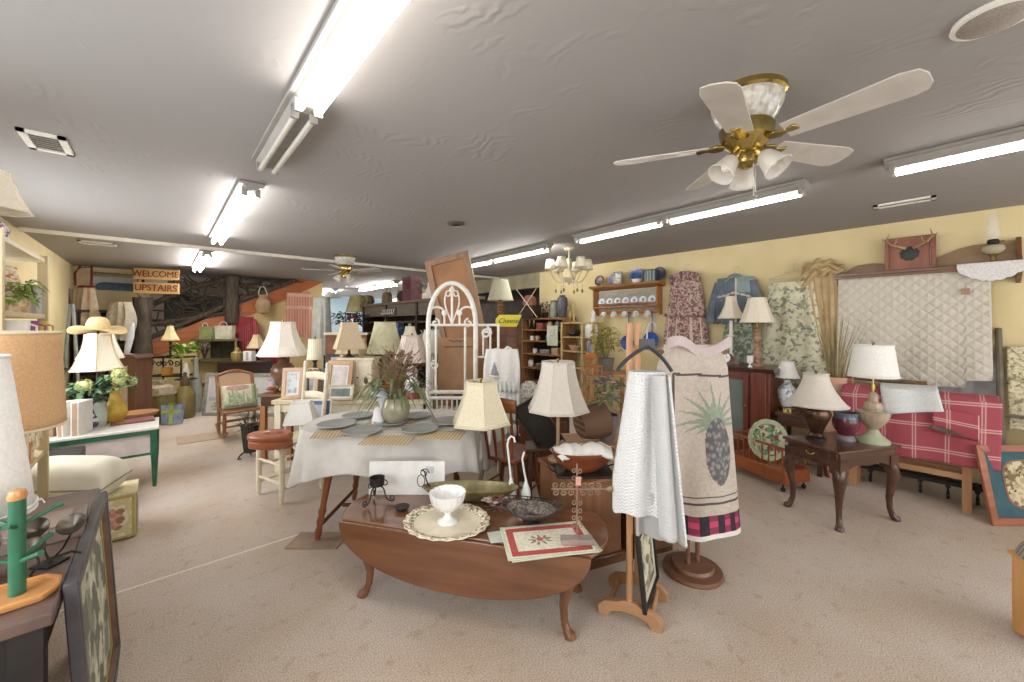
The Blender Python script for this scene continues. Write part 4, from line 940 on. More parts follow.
m = M(); blooms(m, (0, 0, .47), 16, .13, .03, 0, .3); m.build('purple_blooms', mat('purple_petal', '7d6a98', '5f4c80', rough=.8, sc=30), t); m = M(); blooms(m, (.02, -.08, .33), 12, .06, .04); m.build('white_blooms', mat('white_petal', 'd8d2cc', rough=.8), t)
x, y = D(541, 3.03)
t = T('black_tray', 'black lacquer tray leaning at a slant beside the beige hexagonal lamp', 'tray', (x, y, .52), CA)
m = M(); m.X = Matrix.Translation((.09, 0, 0)) @ Matrix.Rotation(math.radians(-33), 4, 'Y'); m.box((0, 0, .2), (.2, .02, .4)); m.box((-.1, -.03, .2), (.012, .05, .42)); m.box((.1, -.03, .2), (.012, .05, .42)); m.box((0, -.03, .405), (.2, .05, .012)); m.build('tray', mat('black_lacquer', '262324', '302c2b', rough=.35), t, bevel=.004)
t = T('pedestal_shelf', 'small dark table under the slanted black tray', 'table', D(545, 3.06), CA)
M().box((0, 0, .505), (.3, .22, .025)).build('top', walnut, t, bevel=.003)
for sx in (-.12, .12):
    for sy in (-.08, .08): M().box((sx, sy, .25), (.03, .03, .5)).build('leg', walnut, t)

# ---------------------------------------------------------------- drop leaf coffee table in front
ex = Vector((.55, -.835)); ey = Vector((.835, .55))
HL = Vector((.70, 2.19)); CT = HL + ex * .685 + ey * .21
RZT = math.atan2(ex.y, ex.x)
ZT = .42
t = T('coffee_table', 'low oval cherry drop leaf coffee table with cabriole legs and its leaf hanging', 'table', (CT.x, CT.y, 0), RZT)
A_, W_ = .725, .42
def endx(yv): return A_ * math.sqrt(max(0, 1 - (yv / .46) ** 2 * .9))
poly = [(endx(y_), y_) for y_ in [-.21 + .42 * i / 14 for i in range(15)]]
poly = poly + [(-x_, y_) for x_, y_ in poly[::-1]]
M().prism(poly, ZT - .02, ZT).build('tabletop', wood('cherry_top', '845b44', '6d4833', rough=.16, coat=.6), t, bevel=.006)
lx = endx(-.21)
leaf = [(lx * math.cos(w), -.26 * math.sin(w) ** .9) for w in [PI * i / 32 for i in range(33)]]
m = M(); m.X = Matrix.Translation((0, -.225, ZT - .006)) @ Matrix.Rotation(math.radians(-4), 4, 'X'); m.prism(leaf, -.009, .009, 'xz'); m.build('drop_leaf', cherry, t, bevel=.005)['label'] = 'half oval leaf hanging down in front'
m = M(); m.X = Matrix.Translation((0, .225, ZT - .006)) @ Matrix.Rotation(math.radians(4), 4, 'X'); m.prism(leaf, -.009, .009, 'xz'); m.build('drop_leaf', cherry, t, bevel=.005)
m = M()
for sy in (-.15, .15): m.box((0, sy, ZT - .055), (1.08, .02, .07))
for sx in (-.53, .53): m.box((sx, 0, ZT - .055), (.02, .3, .07))
m.build('apron', cherry, t)
for sx in (-1, 1):
    for sy in (-1, 1):
        m = M(); cabriole(m, sx * .52, sy * .15, sx * .85, sy * .5, ZT - .09, 1.15); m.build('leg', cherryv, t)
def CTl(lx_, ly_, dz=0): v = CT + ex * lx_ + ey * ly_; return (v.x, v.y, ZT + dz)
def onCT(px_, py_, dz=.0005): q = G(px_, py_, ZT); return (q[0], q[1], ZT + dz)
# platter with compote
pl = onCT(447, 524); vit = floral('rose_border', 'efe6cf', ['8f9a6a', 'b9706c', '6d7f4f'], 40, .56)
t = T('platter', 'large cream platter with scalloped rose border on the coffee table', 'platter', pl, RZT)
scal = lambda w, z: 1 + .02 * math.sin(20 * w) * (z > .01)
M().lathe([(0, 0), (.11, 0), (.155, .006), (.2, .02), (.199, .024), (.153, .011), (.11, .005), (0, .005)], seg=80, sx=1.12, sy=.98, wob=scal).build('well', mat('ivory_glaze', 'efe4ca', rough=.2), t)
m = M(); m.lathe([(.155, .0125), (.1985, .0252)], seg=80, sx=1.12, sy=.98, wob=scal); m.f = [f for f in m.f if len(f) == 4]; m.m = [0] * len(m.f); m.build('rose_border', vit, t, solid=.001)
t = T('milk_glass_compote', 'white ribbed milk glass compote standing on the rose platter', 'bowl', (pl[0] + .01, pl[1] + .01, ZT + .006))
t.scale = (1.15, 1.15, 1.15)
M().lathe([(0, 0), (.045, 0), (.045, .006), (.02, .018), (.014, .035), (.02, .05), (.05, .065), (.075, .1), (.082, .135), (.077, .135), (.068, .1), (.04, .072), (0, .062)], seg=72, wob=lambda w, z: 1 + (.025 * math.sin(18 * w) if z > .05 else .02 * math.sin(18 * w) if z < .02 else 0)).build('compote', mat('milk_glass', 'f6f5f3', rough=.12), t)
# bronze leaf platter, wire basket
o = onCT(470, 500)
t = T('leaf_bowl', 'long bronze green fish shaped bowl behind the rose platter', 'bowl', (o[0], o[1] + .0, ZT + .001), CA - .02)
m = M(); m.lathe([(0, .0), (.11, .002), (.21, .034), (.262, .078), (.255, .082), (.205, .042), (.11, .011), (0, .009)], seg=48, sy=.36, wob=lambda w, z: 1 + .1 * math.cos(2 * w) * (z > .02)); m.build('bowl', mat('bronze_green', '9c8f64', '6f6743', rough=.35, metal=.3, sc=14, bump=.3), t)
m = M()
for i in range(5): m.tube([(-.18 + i * .08, -.05, .035 + .0), (-.14 + i * .08, 0, .0135), (-.12 + i * .08, .05, .036)], .0025, 5)
m.build('leaf_veins', mat('old_gold', 'b09b64', metal=.6, rough=.4), t)
m = M(); m.tube(bez((-.235, 0, .075), (-.28, 0, .12), (-.25, 0, .18), (-.29, 0, .17)) , .004, 6); m.tube(spiral((-.27, 0, .155), .028, .01, 0, 1.2), .003, 6); m.tube([(-.29 + .022 * math.cos(a), 0, .11 + .036 * math.sin(a)) for a in [i * PI / 8 for i in range(16)]], .0025, 6, closed=True); m.build('wire_tail', iron, t)
o = onCT(531, 521)
t = T('wire_basket', 'dark beaded wire bowl near the scrolled cross stand', 'basket', o, RZT)
m = M()
for k in range(7):
    z = .02 + k * .011; r = .035 + .1 * (k / 6) ** .75; m.tube([(r * 1.25 * math.cos(a), r * .85 * math.sin(a), z + .012 * math.cos(2 * a) * k / 6) for a in [i * 2 * PI / 36 for i in range(36)]], .003, 5, closed=True)
for k in range(24):
    a = k * 2 * PI / 24; m.tube([((.035 + .1 * (j / 6) ** .75) * 1.25 * math.cos(a), (.035 + .1 * (j / 6) ** .75) * .85 * math.sin(a), .02 + j * .011 + .012 * math.cos(2 * a) * j / 6) for j in range(7)], .0025, 5)
m.build('wire_mesh', mat('gunmetal_wire', '6d655f', '4b4541', rough=.35, metal=.7), t)
m = M(); m.lathe([(.034, .0), (.045, .004), (.03, .02), (0, .022)], seg=24); m.build('foot_ring', iron, t)
m = M(); m.lathe([(.04, .024), (.075, .04), (.108, .07)], seg=36, sx=1.22, sy=.83); m.f = [f for f in m.f if len(f) == 4]; m.m = [0] * len(m.f); m.build('lining', mat('bead_lining', '8e827a', '5a514c', kind='voronoi', sc=70, rough=.4), t, solid=.002)
# needlepoint mats and cross stand
mt_red = mat('needlepoint_red', 'c05a50', 'a8463f', sc=150, rough=.95); mt_w = mat('needlepoint_cream', 'e9e3d2', 'd9d2be', kind='voronoi', sc=60, rough=.95); mt_g = mat('needlepoint_sage', 'cfd5bb', rough=.95); mt_l = mat('needlepoint_leaf', '7d8f63', rough=.95); mt_p = mat('needlepoint_rose', 'b56a5e', rough=.95)
def mat_mask(u, v):
    e = min(u, 1 - u) * .36; f = min(v, 1 - v) * .25; q = min(e, f)
    if q < .012: return 2
    if q < .02: return 1
    if q < .05: return 0
    x, y = (u - .5) * .42 + .035, (v - .5) * .28
    for bx, by, br in ((0, .004, .017), (-.028, -.004, .009), (.026, .012, .009), (.012, -.02, .008)):
        if math.hypot(x - bx, y - by) < br: return 4 if math.hypot(x - bx, y - by) > br * .35 else 0
    for k in range(9):
        a = k * .7 + .2; lx1, ly1 = .042 * math.cos(a), .03 * math.sin(a)
        px1, py1 = (x - lx1) * math.cos(a) + (y - ly1) * math.sin(a), -(x - lx1) * math.sin(a) + (y - ly1) * math.cos(a)
        if (px1 / .016) ** 2 + (py1 / .006) ** 2 < 1: return 3
    return 1
c = G(549, 540, ZT)
for i, lab in enumerate(('cream place mat lying beneath the red bordered needlepoint mat', 'needlepoint place mat with red border and a small rose bouquet')):
    t = T('needlepoint_mat', lab, 'place mat', (c[0] - .012 * i, c[1] + .0, ZT + .001 + .006 * i), RZT + .42 + .05 * (1 - i))
    m = M(); m.grid(90, 64, lambda u, v: (-.21 + .42 * u, -.14 + .28 * v, .003), mat_mask if i else (lambda u, v: 2 if min(min(u, 1 - u) * .36, min(v, 1 - v) * .25) < .012 else 1)); m.build('mat', [mt_red, mt_w, mt_g, mt_l, mt_p], t, solid=.004)
c2 = G(577, 541, ZT + .02); c2 = (c2[0], c2[1])
t = T('cross_stand', 'scrolled wire cross ornament with arrow bar on a grey block', 'ornament', (c2[0], c2[1], ZT + .0125), CA)
M().box((0, 0, .012), (.15, .055, .024)).build('block', mat('grey_block', 'a3938a', '8c7d75', rough=.8, sc=20, bump=.2), t, bevel=.003)
m = M(); wc = mat('rusty_wire', 'a08672', '7d6555', rough=.5, metal=.3)
m.tube([(0, 0, .02), (0, 0, .37)], .004, 8); m.tube([(-.12, 0, .25), (.15, 0, .25)], .004, 8); m.ball((.16, 0, .25), (.022, .008, .014), 8)
for sx in (-1, 1):
    for q in (.03, .065, .1): m.tube(spiral((sx * q, 0, .25 + .016), .016, .004, -PI / 2, 1.3 * sx), .0025, 5); m.tube(spiral((sx * q, 0, .25 - .016), .016, .004, PI / 2, 1.3 * sx), .0025, 5)
for q in (.08, .115, .15, .185, .3, .335): 
    for sx in (-1, 1): m.tube(spiral((sx * .013, 0, q), .013, .004, 0 if sx < 0 else PI, 1.2), .0025, 5)
m.build('cross', wc, t)
M().box((.005, -.006, .29), (.024, .003, .04)).build('price_tag', mat('salmon_tag', 'd9a090', rough=.8), t)['label'] = 'salmon price tag'
# seashell pebbles scatter -> handful of small pieces, each on its own
shm = mat('dried_petal_pink', 'c79a8a', 'a97a6c', rough=.8, sc=40)
for i, (px_, py_, lab) in enumerate(((497, 508, 'cluster of pale dried roses between the platter and wire bowl'),)):
    t = T('dried_flowers', lab, 'flowers', onCT(px_, py_), 0)
    m = M(); blooms(m, (0, 0, .03), 14, .055, .024, 0, .4); m.build('petals', shm, t)
    m = M(); blooms(m, (-.02, .03, .035), 8, .05, .024, 0, .4); m.build('pale_petals', mat('dried_petal_white', 'd9cfc6', rough=.8), t)
    m = M()
    for k in range(10): a = k * .63; m.tube([(0, 0, .006), (.07 * math.cos(a), .07 * math.sin(a), .012)], .002, 4)
    m.build('twigs', mat('grey_twig', '8b7f76', rough=.8), t)
t = T('paper_note', 'blank greenish paper slip under the needlepoint mats', 'paper', onCT(505, 536, .0008), RZT + .5); M().box((0, 0, .0006), (.16, .1, .0012)).build('sheet', mat('pale_green_paper', 'cfd3c6', rough=.8), t)
# white greeting box, iron candle holder, coaster
c = onCT(408, 496)
t = T('white_box_lid', 'white card box leaning on edge against the tablecloth', 'box', (c[0] + .0, c[1] + .02, ZT), CA)
m = M(); m.X = rotX(-.06); m.box((0, .012, .1), (.46, .022, .2)); m.build('lid', paper, t, bevel=.002); m = M(); m.X = rotX(-.06); m.box((.14, -.0005, .15), (.05, .002, .04)); m.box((-.15, -.0005, .02), (.05, .002, .012)); m.build('printing', mat('faint_print', 'cfd0d2', rough=.8), t)
c = onCT(377, 503)
t = T('candle_holder', 'black scrolled iron candle holder on the coffee table end', 'candle holder', c, CA)
m = M()
for a in (0, 2.1, 4.2):
    R = Matrix.Rotation(a, 4, 'Z'); m.X = R
    m.tube(bez((0.0, 0, .095), (.07, 0, .11), (.02, 0, .02), (.085, 0, .012)), .0045, 6); m.tube(spiral((.085, 0, .03), .018, .004, -PI / 2, 1.2), .0035, 6); m.tube(spiral((.045, 0, .115), .022, .005, PI, -1.2), .0035, 6)
m.build('scroll_legs', iron, t); M().lathe([(0, .1), (.04, .103), (.043, .15), (.039, .15), (.036, .107), (0, .105)], seg=20).build('cup', iron, t)
c = onCT(402, 510)
t = T('small_dish', 'small dark metal dish with gold flecks beside the iron candle holder', 'dish', c); M().lathe([(0, 0), (.028, 0), (.04, .018), (.037, .02), (.026, .006), (0, .005)], seg=24).build('dish', mat('dark_gold', '51483f', 'a08a5c', sc=30, rough=.35, metal=.5, mix=(.5, .7)), t); M().lathe([(.037, .0185), (.041, .018), (.041, .021), (.037, .021)], seg=24).build('rim', iron, t)
# pair of swan neck vases
for lab, px_, py_, hh, r in (('taller slender white swan neck vase beside the bronze bowl', 511, 496, .36, .036), ('shorter slender white swan neck vase near the wire bowl', 526, 498, .275, .030)):
    c = onCT(px_, py_)
    t = T('swan_vase', lab, 'vase', c, CA)
    M().lathe([(0, 0), (r * .8, 0), (r, .02), (r * .85, .05), (r * .35, .09), (r * .22, .11)], seg=24).build('body', mat('celadon_white', 'd9dfd6', 'e9ece6', rough=.15, sc=8), t)
    m = M(); m.tube([(0, 0, .1), (-.012, 0, hh * .6), (-.022, 0, hh * .85)] + ([(-.015, 0, hh * .95), (.0, 0, hh), (.018, 0, hh * .97), (.024, 0, hh * .9)] if hh > .3 else [(-.01, 0, hh)]), .006, 8); m.build('neck', whiteceram, t)

# ---------------------------------------------------------------- dining table with cloth
DC = Vector(D(396, 2.95)); RZD = CA
DA, DB, ZD = .62, .39, .735
def sup(a, A=DA, B=DB, e=.62):
    c, s_ = math.cos(a), math.sin(a); return (A * math.copysign(abs(c) ** e, c), B * math.copysign(abs(s_) ** e, s_))
t = T('dining_table', 'oval dining table with turned maple legs under the white tablecloth', 'table', (DC.x, DC.y, 0), RZD)
M().prism([sup(2 * PI * i / 64, DA - .01, DB - .01) for i in range(64)], ZD - .03, ZD - .006).build('tabletop', cherry, t, bevel=.003)
for sx in (-1, 1):
    for sy in (-1, 1):
        m = M(); a = (sx * .34, sy * .24, ZD - .03); b = (sx * .44, sy * .31, 0)
        n = 22; rr = [.03, .031, .03, .022, .028, .03, .031, .03, .028, .026, .024, .023, .022, .021, .02, .019, .027, .02, .026, .018, .024, .02, .014]
        m.tube([tuple(a[k] + (b[k] - a[k]) * i / n for k in range(3)) for i in range(n + 1)], rr, 12); m.build('leg', wood('maple_leg', '9a5c38', '7d4526', rough=.3, axis=2, coat=.3), t)
m = M(); m.tube([(-.4, 0, .1), (.4, 0, .1)], .014, 8)
for sx in (-1, 1): m.tube([(sx * .42, -.27, .1), (sx * .42, .27, .1)], .014, 8)
m.build('stretcher', cherry, t)
def ftc(u, v):
    a = 2 * PI * u; x, y = sup(a)
    if v < .4: k = v / .4; return (x * k, y * k, ZD)
    w = (v - .4) / .6
    drop = (.32 - .07 * max(0, -math.sin(a)) ** 3 + .05 * math.sin(2 * a + .6) + .05 * max(0, math.sin(a * 4 + .4))) * w
    fo = w * (.02 * math.sin(a * 11) + .02 * math.sin(a * 7 + 1) + .01 * math.sin(a * 17 + 2))
    n = Vector((math.cos(a), math.sin(a)))
    e = .012 * math.sin(min(1, w * 6) * PI / 2)
    return (x + n.x * (e + fo + .04 * w), y + n.y * (e + fo + .04 * w), ZD + .0 - drop)
o = M().grid(200, 40, ftc, wrap=True).build('tablecloth', mat('white_damask', 'd9d5d0', 'cdc8c1', rough=.85, sc=7, mix=(.4, .6), bump=.35, bsc=6), solid=.004, off=1); put(o, (DC.x, DC.y, 0), RZD)
tag(o, 'white damask tablecloth hanging over the oval dining table', 'tablecloth')
def onD(px_, py_, dz=.005): q = G(px_, py_, ZD); return (q[0], q[1], ZD + dz)
pmm = mat('straw_mat', 'cbb795', 'b09a78', kind='bands', sc=14, st=(1, 0, 0), rough=.9)
for i, (px_, py_, r_, lab) in enumerate(((338, 434, .25, 'striped straw place mat under the first plates at the table end'), (388, 441, .0, 'striped straw place mat at the middle of the near table edge'), (440, 436, -.1, 'striped straw place mat toward the cream lamp end of the table'), (392, 422, 0, 'striped straw runner mat beneath the dried flower vase'))):
    t = T('place_mat', lab, 'place mat', onD(px_, py_), CA + r_); M().box((0, 0, .0015), (.3 if i < 3 else .34, .2, .003)).build('mat', pmm, t)
gp = mat('grey_stoneware', 'a3a6a4', '949795', rough=.35, sc=9)
p0 = None
for px_, py_, r, lab in ((337, 427, .135, 'grey plate nearest the cream ladder back chair'), (362, 434, .125, 'grey plate in front of the white porcelain bird'), (420, 432, .12, 'grey plate on the near table edge to the right of the dried flowers'), (449, 424, .125, 'grey plate closest to the cream bell shade lamp'), (358, 418, .115, 'grey plate behind the porcelain bird toward the picture frames'), (417, 418, .11, 'grey plate behind the dried flower vase'), (391, 424.5, .12, 'grey plate directly under the dried flower vase')):
    l = onD(px_, py_, .0095)
    if p0 is None: p0 = plate('dinner_plate', lab, 'plate', l, .13, gp, 'grey plates on the dining table', d=.016)
    else: dup(p0, l, 0, lab, r / .13)
vz = onD(396, 424, .02)
t = T('dried_arrangement', 'dried grasses and orange flower with green leaves in a glass vase on the table', 'flowers', vz, CA)
m = M(); m.lathe([(0, 0), (.06, 0), (.09, .04), (.1, .1), (.085, .15), (.075, .17)], seg=28); m.build('vase', mat('olive_glass', 'aca58d', '8d8770', rough=.1, sc=10), t)
m = M()
for i in range(120):
    a = random.random() * 2 * PI; q = random.uniform(.03, .24); hh = random.uniform(.14, .42)
    m.tube([(0, 0, .1), (q * .4 * math.cos(a), q * .4 * math.sin(a), .16 + hh * .6), (q * math.cos(a), q * .8 * math.sin(a), .16 + hh)], [.002, .002, .001], 4)
m.build('grass_stems', mat('dry_grass', '9a8a62', '7a6b48', rough=.9), t)
m = M(); bush(m, (0, 0, .2), 70, .1, .26, .012, .5, .55); m.build('leaves', mat('grey_green_blade', '84906a', '66764f', rough=.8, sc=20), t)
m = M(); bush(m, (.02, 0, .38), 260, .15, .05, .012, 1.4, .0, h=.8); m.build('seed_heads', mat('russet_seed', '9a7a68', '75584a', rough=.9, sc=40), t)
m = M(); blooms(m, (-.02, -.15, .27), 5, .02, .055); m.build('orange_flower', mat('orange_petal', 'd98f4a', rough=.8), t)
m = M()
for p in ((-.2, -.05, .3), (-.15, -.04, .24), (-.18, .0, .22)): m.ball(p, (.016, .016, .024), 8); m.tube([p, (0, 0, .14)], .002, 4)
m.build('poppy_pods', mat('pod_brown', '5d4c3f', rough=.8), t)
c = onD(378, 424, .008)
t = T('porcelain_bird', 'white porcelain bird figurine with a tall tail before the dried flowers', 'figurine', c, CA)
t.scale = (1.3, 1.3, 1.25)
m = M(); m.lathe([(0, 0), (.035, 0), (.036, .02), (.026, .045), (.025, .07), (.015, .09), (0, .095)], seg=20); m.build('base', whiteceram, t)
m = M(); m.tube(bez((.02, 0, .08), (.05, 0, .13), (.01, 0, .2), (-.05, 0, .17), 12), [.012, .016, .02, .026, .03, .034, .036, .036, .034, .03, .024, .016, .006], 12); m.tube(bez((.0, 0, .17), (.03, .0, .2), (.06, 0, .15), (.07, 0, .08), 8), [.03, .026, .022, .018, .016, .014, .012, .01, .006], 10); m.build('body', mat('blue_white_china', 'e9ebf0', 'cdd3e0', rough=.15, sc=12), t)
# ---------------------------------------------------------------- middle of the shop
def cdist(px_, d): return D(px_, d)
# cream rush seated ladder back chair
creamw = mat('cream_chair_paint', 'e6dcc4', 'd9ceb4', rough=.5)
t = T('ladder_back_chair', 'cream painted ladder back chair with rush seat beside the oval dining table', 'chair', (.85, 3.83, 0), math.atan2(-.95, .30))
# local x runs along the front edge, local y toward the back posts
for sx in (-.175, .175):
    M().tube([(sx, -.18, 0), (sx, -.18, .05), (sx, -.18, .25), (sx, -.18, .49)], [.012, .019, .022, .019], 12).build('front_leg', creamw, t)
    m = M(); m.tube([(sx * .9, .18, 0), (sx * .9, .18, .45), (sx * .95, .23, 1.08)], [.016, .02, .016], 12); m.ball((sx * .95, .232, 1.09), (.02, .02, .026)); m.build('back_post', creamw, t)
m = M(); m.grid(14, 14, lambda u, v: ((-.18 + .36 * u) * (1 - .08 * v), -.185 + .36 * v, .465 + .012 * math.sin(PI * u) * math.sin(PI * v) - .006 * (abs(u - .5) < abs(v - .5)))); m.build('seat', mat('rush_seat', 'd8ccb0', 'b9ab8a', kind='bands', sc=26, rough=.8), t, solid=.03)
m = M()
for z in (.16, .31):
    m.tube([(-.175, -.18, z), (.175, -.18, z)], .011, 8); m.tube([(-.16, .18, z), (.16, .18, z)], .011, 8)
for z in (.12, .26):
    for sx in (-.17, .17): m.tube([(sx, -.18, z), (sx * .93, .18, z)], .011, 8)
m.build('stretchers', creamw, t)
for z in (.62, .8, .98):
    y_ = .18 + .05 * (z - .45) / .63
    m = M(); m.grid(12, 3, lambda u, v, z=z, y_=y_: (-.165 + .33 * u, y_ + .025 * math.sin(PI * u), z - .03 + .06 * v + .012 * math.sin(PI * u) * v)); m.build('back_slat', creamw, t, solid=.01, off=0)
c = G(270, 447, .48); tt = wood('red_wood_box', 'a8623f', '87482d', rough=.4)
t = T('wooden_purse', 'reddish wooden heart shaped box with flowers on its lid on the cream chair', 'box', (c[0] + .01, c[1] + .0, .482), CA)
t.scale = (.88, .88, .95)
hp = []
for i in range(32):
    w = 2 * PI * i / 32; hp.append((.19 * math.cos(w) * (1 - .12 * math.sin(w)), .115 * math.sin(w)))
M().prism(hp, 0, .06).build('body', tt, t, bevel=.008); m = M(); m.X = rotX(.06); m.prism([(x * 1.03, y * 1.03) for x, y in hp], .062, .12); m.build('lid', tt, t, bevel=.02)
m = M(); blooms(m, (-.02, -.03, .125), 3, .02, .022, 0, .2); m.build('cream_flower', mat('cream_petal', 'e4d8c0', rough=.8), t); m = M(); blooms(m, (.09, -.02, .125), 3, .02, .02, 0, .2); m.build('violet_flower', mat('violet_petal', '6f587f', rough=.8), t)
c = G(302, 447, .48)
lamp('small white candlestick lamp with square white shade on the cream chair', (c[0], c[1], .482), [(0, 0), (.065, 0), (.065, .01), (.05, .02), (.02, .025), (.018, .17), (.022, .18), (.012, .2)], white, (.085, .15, .2, .36), linenw, 4, 1.0, rz=CA + .25, finial=False)
c = D(318, 3.5)
frame('blue matted picture in white frame leaning on the cream chair back', (c[0], c[1], .485), CA + .1, .22, .30, .016, white, mat('faded_blue_print', 'a5b2c6', 'd4d8da', sc=9, rough=.6), mount=.035, mm=mat('slate_blue_mount', '6c7fa8', rough=.8), tilt=.16, step=None)

# long display table with lamps and frames
t = T('display_table', 'long cream painted display table crowded with lamps and picture frames', 'table', D(363, 4.25), CA)
M().box((0, 0, .69), (1.5, .8, .04)).build('top', mat('cream_top', 'd9ccb0', 'c6b899', rough=.6), t, bevel=.005)
for sx in (-.7, .7):
    for sy in (-.35, .35): M().box((sx, sy, .335), (.06, .06, .67)).build('leg', creamw, t)
m = M(); m.box((0, -.36, .63), (1.35, .02, .08)); m.box((0, .36, .63), (1.35, .02, .08)); m.build('apron', creamw, t)
m = M(); m.box((0, 0, .25), (1.38, .6, .02)); m.build('lower_shelf', dkwood, t)
DT = .711
def onDT(px_, d): x, y = D(px_, d); return (x, y, DT)
lamp('large lamp with white paneled bell shade and brown urn base on the brown end table', onDT(283, 4.3), [(0, .02), (.06, .03), (.05, .06), (.04, .08), (.08, .13), (.115, .21), (.12, .26), (.09, .31), (.05, .33), (.055, .36), (.03, .39)], mat('brown_urn', '7d5a48', '5a3f33', rough=.25, sc=6), (.12, .255, .41, .77), mat('white_panel_linen', 'ece4d8', 'ded5c8', rough=.9, sc=80), 8, 1.7, foot=([(0, 0), (.08, 0), (.085, .015), (.06, .03), (0, .03)], brass))
t = T('white_cabinet', 'small white panelled cabinet standing on the display table', 'cabinet', onDT(360, 4.15), CA)
M().box((0, 0, .19), (.34, .22, .38)).build('body', creamw, t, bevel=.004); M().box((0, 0, .39), (.38, .25, .02)).build('top', creamw, t, bevel=.004)
for sx in (-.083, .083):
    d_ = M(); d_.box((sx, -.114, .19), (.155, .012, .33)); d_.box((sx, -.121, .19), (.1, .006, .26)); dd = d_.build('door', creamw, t, bevel=.003); m = M(); m.ball((sx - math.copysign(.06, sx), -.127, .2), .008, 8); m.build('knob', iron, dd)
x, y = D(349, 4.15)
lamp('lamp with tan rectangular paneled shade standing on the small white cabinet', (x, y, DT + .401), [(0, 0), (.06, 0), (.06, .01), (.03, .02), (.015, .04), (.012, .08)], bronze, (.10, .195, .09, .36), mat('tan_panel', 'd2bea2', 'c4b092', rough=.9, sc=80), 4, 1.25, rz=CA + .55)
lamp('lamp with pale sage round empire shade behind the dried flowers', onDT(385, 4.5), [(0, 0), (.09, 0), (.09, .02), (.05, .05), (.09, .14), (.1, .22), (.07, .3), (.03, .34), (.03, .4)], mat('sage_jar', '9a9c84', '7c7f69', rough=.3), (.115, .2, .42, .77), mat('sage_shade', 'd3cfae', 'c4c09c', rough=.9, sc=20), 0, 1.1)
lamp('lamp with pinkish grey bell shade and white figure base with red foot', onDT(412, 3.98), [(.045, .06), (.07, .1), (.075, .16), (.05, .2), (.055, .24), (.06, .27), (.04, .31), (.015, .33)], whiteceram, (.1, .185, .37, .63), pinklin, 6, 1.4, foot=([(0, 0), (.09, 0), (.1, .03), (.09, .06), (0, .06)], mat('red_foot', 'a03a3c', rough=.4)))
lamp('lamp with small cream bell shade peeking out behind the pinkish grey one', onDT(410, 4.55), [(0, 0), (.06, 0), (.06, .02), (.02, .04), (.02, .5)], brass, (.05, .12, .52, .72), linen, 6, 1.5)
lamp('lamp with pale shade half hidden by the white iron arch', onDT(433, 4.55), [(0, 0), (.07, 0), (.07, .02), (.02, .05), (.05, .2), (.02, .3), (.02, .4)], whiteceram, (.1, .19, .42, .68), greylin, 0, 1.1)
lamp('lamp with lower cream shade behind the tan rectangular one', onDT(353, 4.5), [(0, 0), (.07, 0), (.06, .02), (.05, .1), (.06, .2), (.02, .3)], whiteceram, (.12, .24, .34, .58), mat('yellow_linen', 'e3d3a6', rough=.9), 6, 1.4)
t = T('gift_box', 'low grey box under the small pleated lamp on the display table', 'box', onDT(318, 4.2), CA); M().box((0, 0, .12), (.22, .2, .24)).build('body', mat('grey_box', 'b0a9a0', 'a39c92', rough=.8), t, bevel=.003); M().box((0, 0, .25), (.23, .21, .03)).build('lid', mat('grey_lid', 'bbb4ab', rough=.8), t, bevel=.003)
x, y = D(315, 4.2)
lamp('small lamp with cream pleated cylinder shade and black scroll base', (x, y, DT + .266), [(0, 0), (.05, 0), (.05, .01), (.02, .02), (.015, .07), (.03, .09), (.012, .1)], iron, (.062, .08, .11, .32), mat('ivory_pleat', 'e6e0cb', 'd8d1b9', kind='bands', sc=16, st=(1, 1, 0), rough=.9), 0, 1)
nat = wood('natural_frame', 'c8a27c', 'b38c66', rough=.5, axis=2); pkf = wood('pink_beige_frame', 'd8b89c', 'c6a58a', rough=.5, axis=2)
bw = mat('blue_white_print', 'd7dbe0', '7f90ab', sc=12, rough=.6, mix=(.45, .6)); pr_ = mat('pale_pencil_print', 'd8d0cb', 'b2a8a4', sc=10, rough=.6)
frame('pinkish beige frame with blue and white print on the display table by the cream chair', onDT(292, 3.93), CA + .25, .19, .31, .035, pkf, bw, mount=.025, tilt=.2)
frame('natural wood frame with pale pencil drawing below the tan shade lamp', onDT(338, 3.95), CA - .1, .27, .38, .045, nat, pr_, mount=.02, tilt=.2)
frame('narrow pinkish frame half behind the cream chair back', onDT(308, 4.0), CA, .2, .30, .035, pkf, pr_, mount=.02, tilt=.15)
frame('dark blue and silver picture frame standing behind the natural wood frame', onDT(342, 4.3), CA - .05, .34, .42, .03, mat('pewter_frame', '68707a', '50575f', rough=.35, metal=.4), pr_, mount=.03, tilt=.1)
frame('low wide cream frame with a dark landscape near the dining plates', onDT(340, 3.86), CA, .26, .15, .018, mat('cream_frame', 'd6c9a8', rough=.5), mat('dark_landscape', '8f9a98', '5a6561', sc=12, rough=.6), mount=.02, mm=paper, tilt=.25)
t = T('iron_trinket', 'row of little black scroll trinkets under the pleated lamp', 'ornament', onDT(318, 3.98), CA)
m = M()
for i in range(4): m.tube(spiral((-.08 + i * .05, 0, .27), .022, .006, 0, 1.3), .004, 5)
m.box((0, 0, .24), (.22, .02, .01)); m.box((-.1, 0, .12), (.012, .012, .24)); m.box((.1, 0, .12), (.012, .012, .24)); m.build('scrolls', iron, t)
